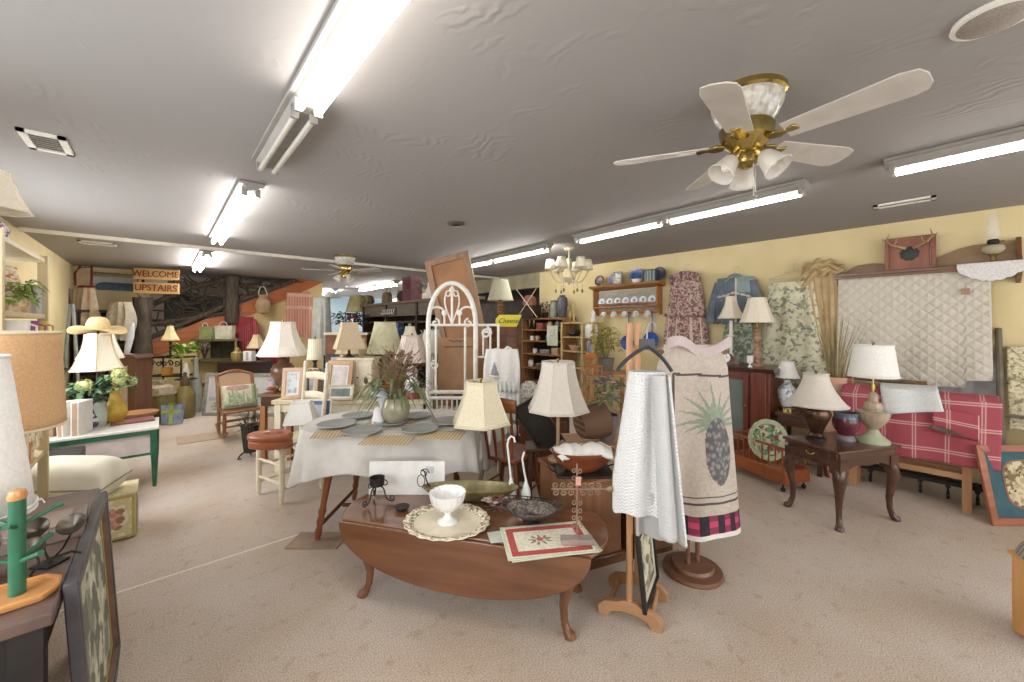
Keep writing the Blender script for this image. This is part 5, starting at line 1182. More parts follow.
# end table with orange flower
t = T('brown_end_table', 'small brown end table with an orange flower behind the wooden heart box', 'table', D(284, 4.36), CA)
M().box((0, 0, .695), (.36, .34, .03)).build('top', wood('mid_brown', '8a6246', '6f4c34', rough=.4), t, bevel=.004); M().box((0, 0, .63), (.32, .3, .1)).build('apron', walnut, t)
for sx in (-.14, .14):
    for sy in (-.13, .13): M().box((sx, sy, .29), (.05, .05, .58)).build('leg', wood('orange_leg', 'b07a4c', '94613a', rough=.4, axis=2), t)
x, y = D(272, 4.25)
t = T('orange_flower', 'orange silk flower lying on the brown end table', 'flower', (x, y, .713)); m = M(); blooms(m, (0, 0, .03), 6, .05, .05, 0, .3); m.build('petals', mat('orange_silk', 'd9893c', 'c67428', rough=.7), t); m = M(); bush(m, (.05, 0, .02), 12, .05, .05, .01); m.build('leaves', mat('yellow_leaf', 'c3b03c', rough=.7), t)
x, y = D(273, 4.4); vase('lilac_cup', 'small lilac cup on the brown end table', 'cup', (x, y, .711), [(0, 0), (.03, 0), (.05, .06), (.055, .12), (.048, .12), (.04, .05), (0, .02)], mat('lilac_glaze', 'c4bccb', 'ada4b6', rough=.3))

# white iron arched headboard
t = T('iron_headboard', 'white iron arched headboard with scrolls and a side wing behind the dining table', 'headboard', D(452, 3.9), CA)
H0 = .0; zb = ZZ(325, 3.9); zt = ZZ(283, 3.9); hw = .235
m = M(); arch = [(-hw, 0, 0), (-hw, 0, zb - .1)] + [(-hw * math.cos(a), 0, zb - .0 + (zt - zb) * math.sin(a)) for a in [PI * i / 24 for i in range(25)]] + [(hw, 0, zb - .1), (hw, 0, 0)]
m.tube(arch, .024, 12); m.build('arch_frame', white, t)
m = M()
m.tube([(-hw, 0, zb), (.47, 0, zb)], .013, 8); m.build('crossbar', white, t); m = M(); m.tube([(-hw, 0, ZZ(392, 3.9)), (hw, 0, ZZ(392, 3.9))], .02, 8); m.build('rail', white, t); m = M(); m.tube([(-hw, 0, ZZ(398, 3.9)), (hw, 0, ZZ(398, 3.9))], .018, 8); m.build('rail', white, t); m = M(); m.tube([(-hw, 0, .35), (hw, 0, .35)], .018, 8); m.build('rail', white, t); m = M(); m.tube([(hw, 0, ZZ(357, 3.9)), (.45, 0, ZZ(357, 3.9))], .012, 8)
m.build('wing_rail', white, t)
m = M()
for x_ in (-.16, .13): m.tube([(x_, 0, ZZ(395, 3.9)), (x_, 0, zb - .02)], .012, 8)
m.tube([(0, 0, zb), (0, 0, zt - .03)], .012, 8)
for i in range(9): m.tube([(-.2 + i * .05, 0, ZZ(398, 3.9)), (-.2 + i * .05, 0, .35)], .008, 6)
for x_ in (.31, .38): m.tube([(x_, 0, zb - .3), (x_, 0, zb - .06)], .010, 8)
m.build('spindles', white, t)
m = M()
for sg in (-1, 1):
    m = M(); m.tube([(sg * .15 + .075 * math.cos(a), 0, zb + .11 + .07 * math.sin(a)) for a in [PI * i / 12 for i in range(13)]], .011, 8)
    m.tube([(sg * .075, 0, zb), (sg * .075, 0, zb + .12)], .011, 8)
    m.tube(bez((0, 0, zb), (sg * .03, 0, zb + .12), (sg * .11, 0, zb + .2), (sg * .05, 0, zb + .34), 14), .008, 8)
    m.tube(spiral((sg * .165, 0, zb + .02), .045, .012, PI / 2, 1.1 * sg), .010, 8)
    m.tube(spiral((sg * .035, 0, zt - .11), .04, .012, PI if sg > 0 else 0, -sg * 1.1), .007, 6); m.build('scrollwork', white, t)
m = M()
m.tube(spiral((.34, 0, zb - .085), .05, .015, 0, 1.4), .011, 8); m.tube([(.39, 0, zb - .09), (.38, 0, zb - .04), (.345, 0, zb - .012)], .011, 8); m.build('wing_scroll', white, t)
m = M()
m.tube(spiral((-.17, 0, ZZ(365, 3.9)), .045, .015, PI / 2, 1.2), .008, 6); m.build('side_scroll', white, t)
m = M()
for p in ((0, zt - .07), (.075, zb + .12), (-.075, zb + .12)): m.ball((p[0], -.01, p[1]), (.028, .014, .032), 10)
m.build('rosettes', white, t)
for x_ in (.46,): M().tube([(x_, 0, 0), (x_, 0, zb)], .013, 8).build('wing_post', white, t)
# nightgown hanging from the wing
x, y = D(502, 3.72)
sail = mat('grey_applique', '9d9da8', '8b8b97', rough=.9, sc=50)
def sailmask(x, v, f):
    if not f: return 0
    q = (x + .4) / .5; z = (v - .2) / .09
    if -1 < z < .55 and abs(q) < .5 and abs(q - .0) < (z + 1) * .34 and abs(q) > .03: return 1
    if .62 < z < 1 and abs(q) < .62 - (z - .6) * .5: return 2
    return 0
t = garment('white ruffled nightgown with grey sailboat motif hanging from the iron headboard', 'nightgown', (x, y, ZZ(349, 3.72)), CA, lambda v: .15 + .06 * v + .012 * math.sin(v * 9), lambda v: .03 + .03 * v, 1.0, [linenw, sail, mat('cream_hull', 'd9d2b8', rough=.9)], sailmask, name='nightgown', rip=.02, nr=6, ns=130, nh=90, seed=1.4, hang=False)
m = M()
for k in range(4):
    zz = -.3 - k * .13; m.grid(50, 4, lambda u, v, zz=zz, k=k: (-.02 + .17 * u + .01 * k, -.06 - .012 * k - .015 * math.sin(u * 26 + k) * v, zz - .1 * v))
m.build('ruffles', mat('pale_mint_linen', 'dfe3dc', rough=.9), t, solid=.004)
m = M(); m.tube([(-.09, 0, -.01), (-.05, 0, .0), (0, 0, -.035), (.05, 0, .02), (.09, 0, .0)], .012, 8); m.build('neckline', linenw, t)

# tall leaning boards behind the headboard
t = T('framed_mirror_back', 'tall brown paper backed frame leaning high against the dark shelving', 'frame', D(484, 4.36), CA - .1)
m = M(); m.X = Matrix.Translation((.05, 0, 0)) @ Matrix.Rotation(math.radians(-13), 4, 'Y') @ Matrix.Rotation(math.radians(-4), 4, 'X')
hh = 2.31
for c_, s_ in (((-.23, 0, hh / 2), (.07, .05, hh)), ((.23, 0, hh / 2), (.07, .05, hh)), ((0, 0, hh - .035), (.39, .05, .07)), ((0, 0, .035), (.39, .05, .07))): m.box(c_, s_)
m.build('frame', wood('brown_frame_back', 'a07f63', '8a6a50', rough=.6, axis=2), t, bevel=.004)
m2 = M(); m2.X = m.X; m2.box((0, .0, hh / 2), (.40, .012, hh - .1)); m2.build('backing', mat('tan_backing', 'a87a58', '94694a', rough=.85, sc=4), t)
t = T('picture_back', 'brown kraft backed picture standing inside the white iron headboard', 'picture', D(457, 4.1), CA + .15)
m = M(); m.X = rotX(-.08); m.prism([(-.18, 0), (.2, 0), (.2, 1.32), (-.2, 1.32), (-.2, .5)], -.03, 0, 'xz'); m.build('backing', kraft, t, bevel=.004)
m = M(); m.X = rotX(-.08); m.box((.02, -.034, 1.22), (.3, .004, .012)); m.tube([(-.08, -.034, 1.29), (-.03, -.04, 1.275), (.0, -.036, 1.285), (.04, -.04, 1.275), (.08, -.034, 1.29)], .005, 5); m.build('hanging_wire', mat('brown_wire', '6d5342', rough=.6), t)
frame('small dark square print leaning before the kraft backed picture', D(459, 3.96) + (.62,), CA, .14, .17, .016, mat('taupe_frame', 'b59a80', rough=.6), mat('dark_olive_print', '6a6250', '4d4639', sc=14, rough=.6), tilt=.1)
t = T('low_bench', 'low cream bench holding the small dark print behind the headboard', 'bench', D(462, 3.99), CA)
M().box((0, 0, .607), (.5, .12, .022)).build('seat', creamw, t); 
for sx in (-.22, .22): M().box((sx, 0, .298), (.03, .1, .596)).build('leg', creamw, t)
# tall brown dresser with spool lamp
x, y = D(498, 5.05)
t = T('tall_dresser', 'tall brown dresser behind the white nightgown with a spool lamp on top', 'dresser', (x, y, 0), CA - .2)
M().box((0, 0, .74), (.55, .38, 1.4)).build('body', wood('dresser_brown', '7a5138', '5f3c28', rough=.4), t, bevel=.004); M().box((0, 0, 1.45), (.6, .42, .03)).build('top', walnut, t, bevel=.004); M().box((0, 0, .02), (.58, .4, .04)).build('plinth', walnut, t)
for k in range(5):
    z = .2 + k * .25; d_ = M().box((0, -.195, z), (.5, .015, .22)).build('drawer', wood('dresser_drawer', '85583d', '6a442d', rough=.4), t, bevel=.004); m = M(); m.ball((-.13, -.208, z), .014, 8); m.ball((.13, -.208, z), .014, 8); m.build('knobs', brass, d_)
spool = [(0, 0), (.06, 0), (.06, .02)] + [(.022 + .018 * abs(math.sin(i * PI / 6)), .03 + i * .0075) for i in range(37)] + [(.02, .32), (.01, .33)]
lamp('spool turned wooden lamp with pale green white shade on the tall dresser', (x, y - .05, 1.466), spool, wood('spool_wood', '9a6a42', '7d5230', rough=.35, axis=2), (.095, .165, .30, .56), mat('ivory_green_linen', 'e3e1c6', 'd8d6b8', rough=.9, sc=60), 0, 1.05)
# yellow sign
x, y = D(508, 4.12)
t = T('yellow_sign', 'bright yellow slanted sign with black script on a brown board near the bookcase', 'sign', (x, y, ZZ(321, 4.12)), CA)
M().prism([(-.13, -.06), (.09, -.06), (.145, .065), (-.09, .065), (-.13, .02)], -.01, .01, 'xz').build('panel', mat('sign_yellow', 'e0d138', rough=.5), t, bevel=.003)
M().box((-.02, .02, -.1), (.2, .03, .08)).build('bracket', mahog, t)
M().box((-.02, .02, -.8), (.03, .03, 1.33)).build('post', walnut, t); M().box((-.02, .02, -1.445), (.22, .2, .03)).build('foot', walnut, t)
def lettering(txt, size, mt, parent, loc, rot=(PI / 2, 0, 0), shear=0, ext=.002):
    c = bpy.data.curves.new('letters', 'FONT'); c.body = txt; c.size = size; c.extrude = ext; c.align_x = 'CENTER'; c.align_y = 'CENTER'; c.shear = shear; c.materials.append(mt)
    q = bpy.data.objects.new('letters', c); S.collection.objects.link(q); bpy.context.view_layer.update()
    me = bpy.data.meshes.new_from_object(q.evaluated_get(bpy.context.evaluated_depsgraph_get())); bpy.data.objects.remove(q)
    o = bpy.data.objects.new('lettering', me); S.collection.objects.link(o); o.parent = parent; o.location = loc; o.rotation_euler = rot; return o
lettering('Cheese', .07, black, t, (0, -.012, .0), shear=.35)

# bookcase and bamboo rack along the right wall
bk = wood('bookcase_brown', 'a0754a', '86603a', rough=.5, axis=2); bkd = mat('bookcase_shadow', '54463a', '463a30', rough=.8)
t = T('bookcase', 'open brown bookcase full of dishes beyond the plate rack', 'bookcase', (5.0, 4.78, 0), RW)
for sx in (-.5, .5): M().box((sx, .12, .79), (.04, .3, 1.58)).build('side', bk, t)
SH = (.1, .42, .68, .93, 1.16, 1.36, 1.56)
for z in SH: M().box((0, .12, z), (.97, .29, .025)).build('shelf', bk, t)
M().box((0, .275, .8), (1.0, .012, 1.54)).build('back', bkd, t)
def bitem(kind, lx, z, lab, c, cat=None, dy=.05):
    X = (5.0 + dy, 4.78 - lx, z + .0135)
    if kind == 'cup':
        t = T('mug', lab, cat or 'mug', X, RW); M().lathe([(0, 0), (.035, 0), (.04, .08), (.036, .08), (.03, .01), (0, .01)], seg=18).build('body', c, t); m = M(); m.tube([(.038, 0, .065), (.065, 0, .06), (.065, 0, .025), (.037, 0, .02)], .005, 6); m.build('handle', c, t)
    elif kind == 'stack':
        t = T('dish_stack', lab, cat or 'dishes', X, RW); m = M()
        for k in range(4): m.lathe([(0, k * .018), (.06, k * .018), (.1, k * .018 + .012), (.1, k * .018 + .016), (0, k * .018 + .008)], seg=24)
        m.build('plates', c, t)
    elif kind == 'jar':
        t = T('jar', lab, cat or 'jar', X, RW); M().lathe([(0, 0), (.045, 0), (.055, .06), (.045, .11), (.03, .12)], seg=20).build('body', c, t); M().lathe([(0, .12), (.034, .12), (.03, .14), (.01, .15), (0, .15)], seg=16).build('lid', bk, t)
    elif kind == 'box':
        t = T('small_box', lab, cat or 'box', X, RW); M().box((0, 0, .05), (.14, .12, .1)).build('body', c, t, bevel=.003); M().box((0, 0, .107), (.15, .13, .014)).build('lid', c, t, bevel=.003)
    elif kind == 'candle':
        t = T('candlestick', lab, cat or 'candlestick', X, RW); M().lathe([(0, 0), (.035, 0), (.03, .01), (.01, .03), (.015, .07), (.012, .1), (.02, .11)], seg=16).build('holder', brass, t); M().lathe([(.011, .11), (.011, .17), (0, .172)], seg=12).build('candle', white, t)
rd = mat('dull_red', 'a8544c', rough=.5); gn = mat('dull_green', '76826a', rough=.5); tl = mat('dull_blue', '8a97a8', rough=.5); wt = whiteceram; tn = mat('dull_tan', 'bfa582', rough=.6)
for a in (('candle', -.38, 1.36, 'brass candlestick at the outer end of the second bookcase shelf', None), ('candle', -.27, 1.36, 'brass candlestick second on the second bookcase shelf', None), ('box', -.08, 1.36, 'small dull red box on the second bookcase shelf', rd), ('jar', .12, 1.36, 'tan lidded jar on the second bookcase shelf', tn), ('jar', .3, 1.36, 'green lidded jar on the second bookcase shelf', gn),
          ('cup', -.32, 1.16, 'white mug on the third bookcase shelf', wt), ('cup', -.18, 1.16, 'tan mug on the third bookcase shelf', tn), ('jar', .1, 1.16, 'blue lidded jar on the third bookcase shelf', tl),
          ('cup', -.25, .93, 'white mug on the fourth bookcase shelf', wt), ('stack', .0, .93, 'stack of white dishes on the fourth bookcase shelf', wt), ('box', .28, .93, 'tan box on the fourth bookcase shelf', tn),
          ('stack', -.1, .68, 'stack of tan dishes on the fifth bookcase shelf', tn), ('jar', -.35, .68, 'white lidded jar on the fifth bookcase shelf', wt)): bitem(*a)
x, y = D(548, dX(548, 4.8))
t = T('towel_card', 'pale sage card with grey script hanging on the bookcase front', 'sign', (4.962, 4.52, 1.27), RW); M().box((0, 0, 0), (.24, .006, .34)).build('card', mat('pale_sage_card', 'd5d8c4', rough=.8), t); m = M()
for k in range(4): m.tube([(-.07 + j * .014, -.004, .09 - k * .03 + .006 * math.sin(j * 1.9 + k)) for j in range(11)], .002, 4)
m.build('script', mat('grey_ink', '8b8d85', rough=.8), t)
tz = 1.575
def ontop(name, lab, cat, lx, prof, c, dy=.1): vase(name, lab, cat, (5.0 + dy, 4.78 - lx, tz), prof, c)
ontop('grey_vase', 'tall dark grey vase on top of the bookcase', 'vase', .36, [(0, 0), (.06, 0), (.09, .12), (.1, .24), (.08, .34), (.05, .36), (.05, .38), (.04, .38)], mat('charcoal_glaze', '5a5a5e', '48484c', rough=.4))
ontop('glass_jar', 'pale glass jar with greenery on top of the bookcase', 'jar', .17, [(0, 0), (.06, 0), (.08, .1), (.07, .22), (.05, .28), (.06, .3), (.05, .3)], mat('grey_green_glass', '8f9482', '787d6c', rough=.2))
t = T('moss_plant', 'dark mossy plant in a low pot on the bookcase top', 'plant', (5.1, 4.78 + .05, tz), RW); m = M(); bush(m, (0, 0, .16), 80, .12, .1, .012); m.build('foliage', mat('dark_moss', '5c6449', '464d38', rough=.9, sc=20), t); M().lathe([(0, 0), (.05, 0), (.07, .1), (.06, .1), (0, .06)], seg=20).build('pot', bronze, t)
t = T('hanging_drum', 'round red toy drum on crossed pale sticks above the bookcase', 'toy drum', (4.95, 5.06, 1.86), RW)
m = M(); m.X = rotX(PI / 2); m.lathe([(0, -.05), (.12, -.05), (.13, -.03), (.13, .05), (0, .05)], seg=28); m.build('drum', mat('dusty_red', '9c6152', '85503f', rough=.5), t)
m = M(); m.tube([(-.26, -.07, -.28), (.26, -.07, .25)], .008, 6); m.tube([(.26, -.07, -.28), (-.28, -.07, .25)], .008, 6); m.build('sticks', mat('pale_stick', 'cfc3ae', rough=.6), t); m = M(); m.box((.0, .04, -.17), (.3, .22, .22)); m.build('cradle', dkwood, t)
t = T('bamboo_rack', 'light bamboo shelf rack with slatted shelves below the plate rack', 'rack', (5.05, 4.0, 0), RW)
bam = wood('bamboo', 'c8b07a', 'ab925c', rough=.5, axis=2)
for sx in (-.3, .12): M().tube([(sx, -.1, 0), (sx, -.1, 1.5)], .02, 10).build('post', bam, t); M().tube([(sx, .2, 0), (sx, .2, 1.62)], .02, 10).build('post', bam, t)
for z in (.45, .75, 1.02, 1.25, 1.48):
    m = M()
    for k in range(6): m.tube([(-.32, -.1 + k * .06, z), (.34, -.1 + k * .06, z)], .012, 8)
    m.build('slatted_shelf', bam, t)
M().tube([(.34, .2, 0), (.34, .2, 1.62)], .02, 10).build('post', bam, t); M().tube([(.34, -.1, 0), (.34, -.1, 1.5)], .02, 10).build('post', bam, t)
def onb(name, lab, cat, lx, ly, z, prof, c): vase(name, lab, cat, (5.05 + ly, 4.0 - lx, z + .0125), prof, c)
onb('lidded_crock', 'white lidded crock with dark bands on the bamboo rack', 'crock', .24, -.02, 1.25, [(0, 0), (.09, 0), (.1, .02), (.1, .17), (.085, .19), (.085, .2), (0, .2)], mat('banded_crock', 'e3ded6', 'cfc9bf', kind='bands', sc=5, st=(0, 0, 1), rough=.3))
onb('cream_jug', 'small white figurine on top of the bamboo rack', 'figurine', .22, .05, 1.48, [(0, 0), (.035, 0), (.04, .05), (.02, .1), (.03, .13), (.03, .17), (0, .19)], whiteceram)
onb('dark_kettle', 'dark iron pot on the bamboo rack shelf', 'pot', -.1, -.02, 1.25, [(0, 0), (.07, 0), (.1, .05), (.08, .1), (.02, .12), (0, .14)], iron)
onb('pink_bowl', 'peach coloured bowl on the lower bamboo shelf', 'bowl', -.08, -.04, 1.02, [(0, 0), (.05, 0), (.1, .09), (.09, .09), (.04, .015), (0, .012)], mat('peach_glaze', 'cfa088', rough=.4))
onb('pewter_jug', 'grey lidded pewter jug on the bamboo rack beside the yellow green plant', 'jug', .26, -.05, 1.02, [(0, 0), (.07, 0), (.07, .15), (.05, .18), (.02, .2), (0, .21)], mat('pewter', '93939a', '7d7d84', rough=.35, metal=.5))
for i, lx in enumerate((-.25, -.17)):
    t = T('bamboo_ring', ('bamboo towel ring leaning at the outer end of the rack top', 'turned bamboo candlestick on the rack top')[i], 'ornament', (5.1, 4.0 - lx, 1.493), RW)
    m = M(); m.lathe([(0, 0), (.04, 0), (.03, .015), (.012, .03), (.018, .1), (.012, .15), (.02, .17), (.012, .19)], seg=14)
    if i == 0: m.tube([(.05 * math.cos(a), 0, .24 + .05 * math.sin(a)) for a in [k * PI / 8 for k in range(16)]], .009, 6, closed=True)
    else: m.lathe([(.012, .19), (.012, .33), (0, .335)], seg=12)
    m.build('body', bam, t)
x, y = D(606, 4.75)
t = T('yellow_green_plant', 'yellow green leafy plant on a small stand under the hanging cups', 'plant', (x, y, .9), CA)
M().lathe([(0, 0), (.08, 0), (.1, .15), (.09, .15), (0, .1)], seg=20).build('pot', mat('grey_planter', '6f6a63', rough=.6), t); m = M(); bush(m, (0, 0, .34), 200, .15, .07, .015, h=1.3); m.build('foliage', mat('chartreuse_leaf', 'b3b04d', '8a8f3f', rough=.8, sc=14), t)
m = M(); 
for k in range(10): a = k * .63; m.tube([(0, 0, .1), (.1 * math.cos(a), .1 * math.sin(a), .4)], .003, 4)
m.build('stems', mat('olive_stem', '6f7040', rough=.8), t)
t = T('plant_table', 'small dark table carrying the yellow green plant and the doll chair', 'table', (x - .12, y - .1, 0), CA)
M().box((0, 0, .885), (.55, .5, .025)).build('top', oak, t, bevel=.003)
for sx in (-.23, .23):
    for sy in (-.2, .2): M().box((sx, sy, .437), (.04, .04, .874)).build('leg', oak, t)
x, y = D(594, 4.42)
t = T('doll_chair', 'small orange maple doll chair in front of the yellow green plant', 'doll chair', (x, y, .898), CA + .5)
hm = wood('orange_maple', 'c07840', 'a5632f', rough=.4)
M().box((0, 0, .09), (.16, .14, .014)).build('seat', hm, t, bevel=.003)
for sx in (-.06, .06):
    for sy in (-.055, .055): M().tube([(sx * 1.1, sy * 1.1, 0), (sx, sy, .085)], .007, 8).build('leg', hm, t)
m = M(); m.grid(12, 3, lambda u, v: (-.085 + .17 * u, .06 + .01 * math.sin(PI * u), .16 + .05 * v + .02 * math.sin(PI * u) * v)); m.build('backrest', hm, t, solid=.012)
m = M()
for k in range(5): m.tube([(-.06 + k * .03, .058, .095), (-.07 + k * .035, .063, .17)], .005, 6)
m.build('back_spindles', hm, t)

# chandelier
x, y = D(569, 5.1)
t = T('chandelier', 'cream chandelier with small fabric shades hanging near the plate rack', 'chandelier', (x, y, 2.45))
ivory = mat('ivory_enamel', 'd8cdb0', 'c5b995', rough=.4)
m = M(); m.lathe([(0, 0), (.06, 0), (.05, -.03), (0, -.035)], seg=20); m.tube([(0, 0, -.03), (0, 0, -.14)], .008, 8); m.lathe([(0, -.13), (.03, -.14), (.035, -.2), (.045, -.24), (.02, -.3), (.05, -.34), (.075, -.39), (.05, -.43), (.015, -.46), (0, -.49)], seg=20); m.build('column', ivory, t)
shm_ = mat('ivory_mini_shade', 'ece2c8', rough=.9)
for k in range(6):
    a = k * PI / 3 + .3; R = Matrix.Rotation(a, 4, 'Z')
    m = M(); m.X = R; m.tube(bez((.04, 0, -.38), (.12, 0, -.52), (.2, 0, -.42), (.24, 0, -.31), 12), .007, 8); m.lathe([(0, 0), (.03, .002), (.012, .015), (.012, .05), (0, .05)], (.24, 0, -.31), 14); arm = m.build('arm', ivory, t)
    m = M(); m.X = R; m.lathe([(.078, 0), (.05, .13)], (.24, 0, -.28), 20); m.f = [f for f in m.f if len(f) == 4]; m.m = [0] * len(m.f); m.build('mini_shade', shm_, arm, solid=.003)
    m = M(); m.X = R; m.tube([(.17, 0, -.47), (.17, 0, -.54)], .002, 4); m.ball((.17, 0, -.56), (.014, .014, .026), 8); m.build('drop', mat('bronze_drop', '8a7858', rough=.4), arm)

# cream lamp, windsor chair beside the dining table
x, y = D(481, 2.72)
lamp('cream bell shade lamp on a slim pewter pole between table and windsor chair', (x, y, 0), [(0, 0), (.11, 0), (.11, .015), (.03, .03), (.016, .05), (.014, .5), (.02, .52), (.014, .54), (.014, .7)], mat('pewter_pole', 'a39f96', '86827a', rough=.35, metal=.4), (.11, .212, .775, 1.06), mat('warm_cream_linen', 'e8dfc6', 'ddd2b4', rough=.9, sc=80), 6, 1.35, name='floor_lamp', rz=CA + .2)
x, y = D(509, 3.12)
t = T('windsor_chair', 'reddish brown slat back wooden chair behind the cream lamp', 'chair', (x, y, 0), CA + 2.6)
rb = wood('red_brown_chair', '95572f', '763f20', rough=.3, axis=2, coat=.3)
M().prism([(-.19, -.2), (.19, -.2), (.21, 0), (.17, .2), (-.17, .2), (-.21, 0)], .43, .46).build('seat', rb, t, bevel=.008)
for sx in (-1, 1):
    for sy in (-1, 1): M().tube([(sx * .2, sy * .2, 0), (sx * .17, sy * .16, .2), (sx * .14, sy * .14, .43)], [.013, .02, .014], 10).build('leg', rb, t)
m = M(); m.tube([(-.185, -.17, .18), (-.185, .17, .18)], .01, 8); m.tube([(.185, -.17, .18), (.185, .17, .18)], .01, 8); m.tube([(-.185, 0, .18), (.185, 0, .18)], .01, 8); m.build('stretchers', rb, t)
m = M(); m.grid(16, 3, lambda u, v: (-.21 + .42 * u, .24 + .03 * math.sin(PI * u), .82 + .09 * v + .02 * math.sin(PI * u) * v)); m.build('crest_rail', rb, t, solid=.02)
for k in range(5):
    m = M(); x_ = -.15 + k * .075; m.box((0, 0, 0), (.001, .001, .001)); m = M(); m.tube([(x_ * .9, .18, .455), (x_ * 1.05, .215, .64), (x_ * 1.1, .25, .84)], [.009, .013, .009], 8); m.build('back_spindle', rb, t)
# wicker and lace bits between the chair and the chest
x, y = D(512, 3.3); 
t = T('lace_cushion', 'grey and white lace covered chair back behind the black tray', 'cushion', D(529, 3.75) + (.60,), CA)
m = M(); m.ball((0, 0, .12), (.13, .06, .2), 24); m.build('cover', floral('lace_grey', 'c3beb4', ['8b877d', 'd8d4ca'], 40, .5), t)
t = T('low_cabinet', 'low dark cabinet behind the windsor chair', 'cabinet', D(541, 3.8), CA); M().box((0, 0, .31), (.5, .36, .6)).build('body', walnut, t, bevel=.004); M().box((0, -.185, .32), (.44, .012, .5)).build('door', cherry, t, bevel=.004)

# dark shelving hutch behind the lamps, with things on and under it
HX = 2.95
t = T('dark_hutch', 'long dark wood hutch with slatted canopy behind the display lamps', 'hutch', (HX, 6.0, 0), RW)
M().box((0, .33, .9), (3.3, .03, 1.8)).build('back', dkwood, t)
for sx in (-1.63, -.6, .5, 1.63): M().box((sx, .15, .9), (.05, .34, 1.8)).build('upright', dkwood, t)
for z in (.08, .5, .85, 1.2, 1.5): M().box((0, .15, z), (3.3, .34, .03)).build('shelf', dkwood, t)
M().box((0, .02, 1.70), (3.4, .03, .2)).build('front_board', wood('grey_brown_board', '5d5147', '4a4038', rough=.6), t, bevel=.003)
M().box((0, .17, 1.82), (3.45, .42, .04)).build('top', wood('top_board', '6a5644', '554433', rough=.6), t, bevel=.004)
def onH(px_, z=1.841, dx=.15): x = HX + dx; d = dX(px_, x); return (x, D(px_, d)[1], z)
t = T('hook_rack', 'row of small white hooks on the dark hutch front board', 'hook rack', (HX - .0, onH(398)[1], 1.68), RW)
M().box((0, -.004, 0), (.5, .012, .12)).build('board', wood('hook_board', '4d4139', '3f352e', rough=.6), t)
for k in range(6): m = M(); x_ = -.21 + k * .084; m.tube([(x_, -.01, .04), (x_, -.03, .03), (x_, -.035, -.03), (x_, -.06, -.045), (x_, -.07, -.02)], .006, 6); m.build('hook', white, t)
l = onH(387)
t = T('handbag', 'brown leather handbag with tall handles on top of the dark hutch', 'handbag', l, RW)
lth = mat('olive_leather', '6d5c42', '55462f', rough=.5, sc=9)
m = M(); m.prism([(-.15, 0), (.15, 0), (.12, .16), (.07, .21), (-.07, .21), (-.12, .16)], -.05, .05, 'xz'); m.build('body', lth, t, bevel=.02)
for yy in (-.03, .03): m = M(); m.tube(bez((-.07, yy, .2), (-.06, yy, .36), (.06, yy, .36), (.07, yy, .2)), .007, 8); m.build('handle', mat('tan_handle', 'a08b68', rough=.5), t)
m = M(); m.box((0, -.053, .12), (.05, .008, .03)); m.build('clasp', brass, t)
vase('wicker_urn', 'round wicker urn at the far end of the hutch top', 'basket', onH(368), [(0, 0), (.08, 0), (.13, .08), (.11, .17), (.08, .2), (.07, .2)], mat('olive_wicker', '7f734f', '5f5538', kind='bands', sc=12, st=(.4, .4, 2), rough=.8))
t = T('moss_wreath', 'dark moss ball on the hutch top beside the handbag', 'plant', onH(403), RW); m = M(); m.ball((0, 0, .1), (.13, .1, .1), 16); bush(m, (0, 0, .1), 80, .13, .06, .01); m.build('moss', mat('black_moss', '3f3a2b', '2e2a20', rough=.9), t)
t = T('red_gift_box', 'dark red gift box with poinsettia on the hutch top', 'box', onH(412), RW); M().box((0, 0, .19), (.3, .2, .36)).build('box', mat('wine_red', '5e2630', '4a1c26', rough=.6), t, bevel=.003); M().box((0, 0, .375), (.31, .21, .04)).build('lid', mat('wine_lid', '67303a', rough=.6), t); m = M(); blooms(m, (.05, -.12, .22), 4, .07, .06, 0, .8); m.build('poinsettia', mat('deep_red', '8c2a30', rough=.7), t)
t = T('evergreen_sprig', 'green tinsel christmas sprig in front of the red gift box', 'plant', onH(424, dx=.03), RW); m = M(); bush(m, (0, 0, .14), 110, .12, .07, .008); m.build('needles', mat('tinsel_green', '2f6b4c', '1f4a35', rough=.5), t)
t = T('felt_ornament', 'small white felt ornament with a red cap on the hutch top', 'ornament', onH(431, dx=.05), RW)
M().lathe([(0, 0), (.07, 0), (.075, .1), (.05, .2), (.05, .26), (0, .27)], seg=20).build('body', mat('white_felt', 'd9d2cc', rough=.9), t); M().lathe([(.055, .24), (.058, .26), (.045, .32), (.01, .38), (0, .385)], seg=20).build('cap', mat('red_felt', 'b03434', rough=.8), t)
def inH(px_, z, dx=.05): return onH(px_, z, dx)
vase('green_bottle', 'tall green patterned bottle in the dark hutch', 'bottle', inH(410, 1.216), [(0, 0), (.07, 0), (.07, .16), (.03, .22), (.03, .27), (0, .27)], mat('bright_green', '3f8a52', '8fb58a', sc=20, rough=.4))
t = T('blue_book', 'blue and white box standing in the hutch beside the green bottle', 'box', inH(399, 1.216), RW); M().box((0, 0, .13), (.14, .1, .24)).build('carton', mat('navy_carton', '40567d', '8b9cb8', sc=14, rough=.5, mix=(.55, .65)), t); M().box((0, 0, .255), (.145, .105, .012)).build('lid', tl, t)
for i, (p, c, lab) in enumerate(((380, tn, 'tan jug on the second hutch shelf near the far end'), (390, mat('grey_jug', '8d8680', rough=.5), 'grey jug on the second hutch shelf'), (419, white, 'white pitcher on the second hutch shelf'), (428, mat('brown_jug', '6d5546', rough=.5), 'brown jug on the second hutch shelf near the iron arch'))):
    t = T('jug', lab, 'jug', inH(p, 1.216), RW); M().lathe([(0, 0), (.05, 0), (.065, .06), (.04, .14), (.045, .17), (.04, .17)], seg=18).build('body', c, t); m = M(); m.tube([(.06, 0, .05), (.1, 0, .08), (.09, 0, .14), (.045, 0, .15)], .008, 6); m.build('handle', c, t)
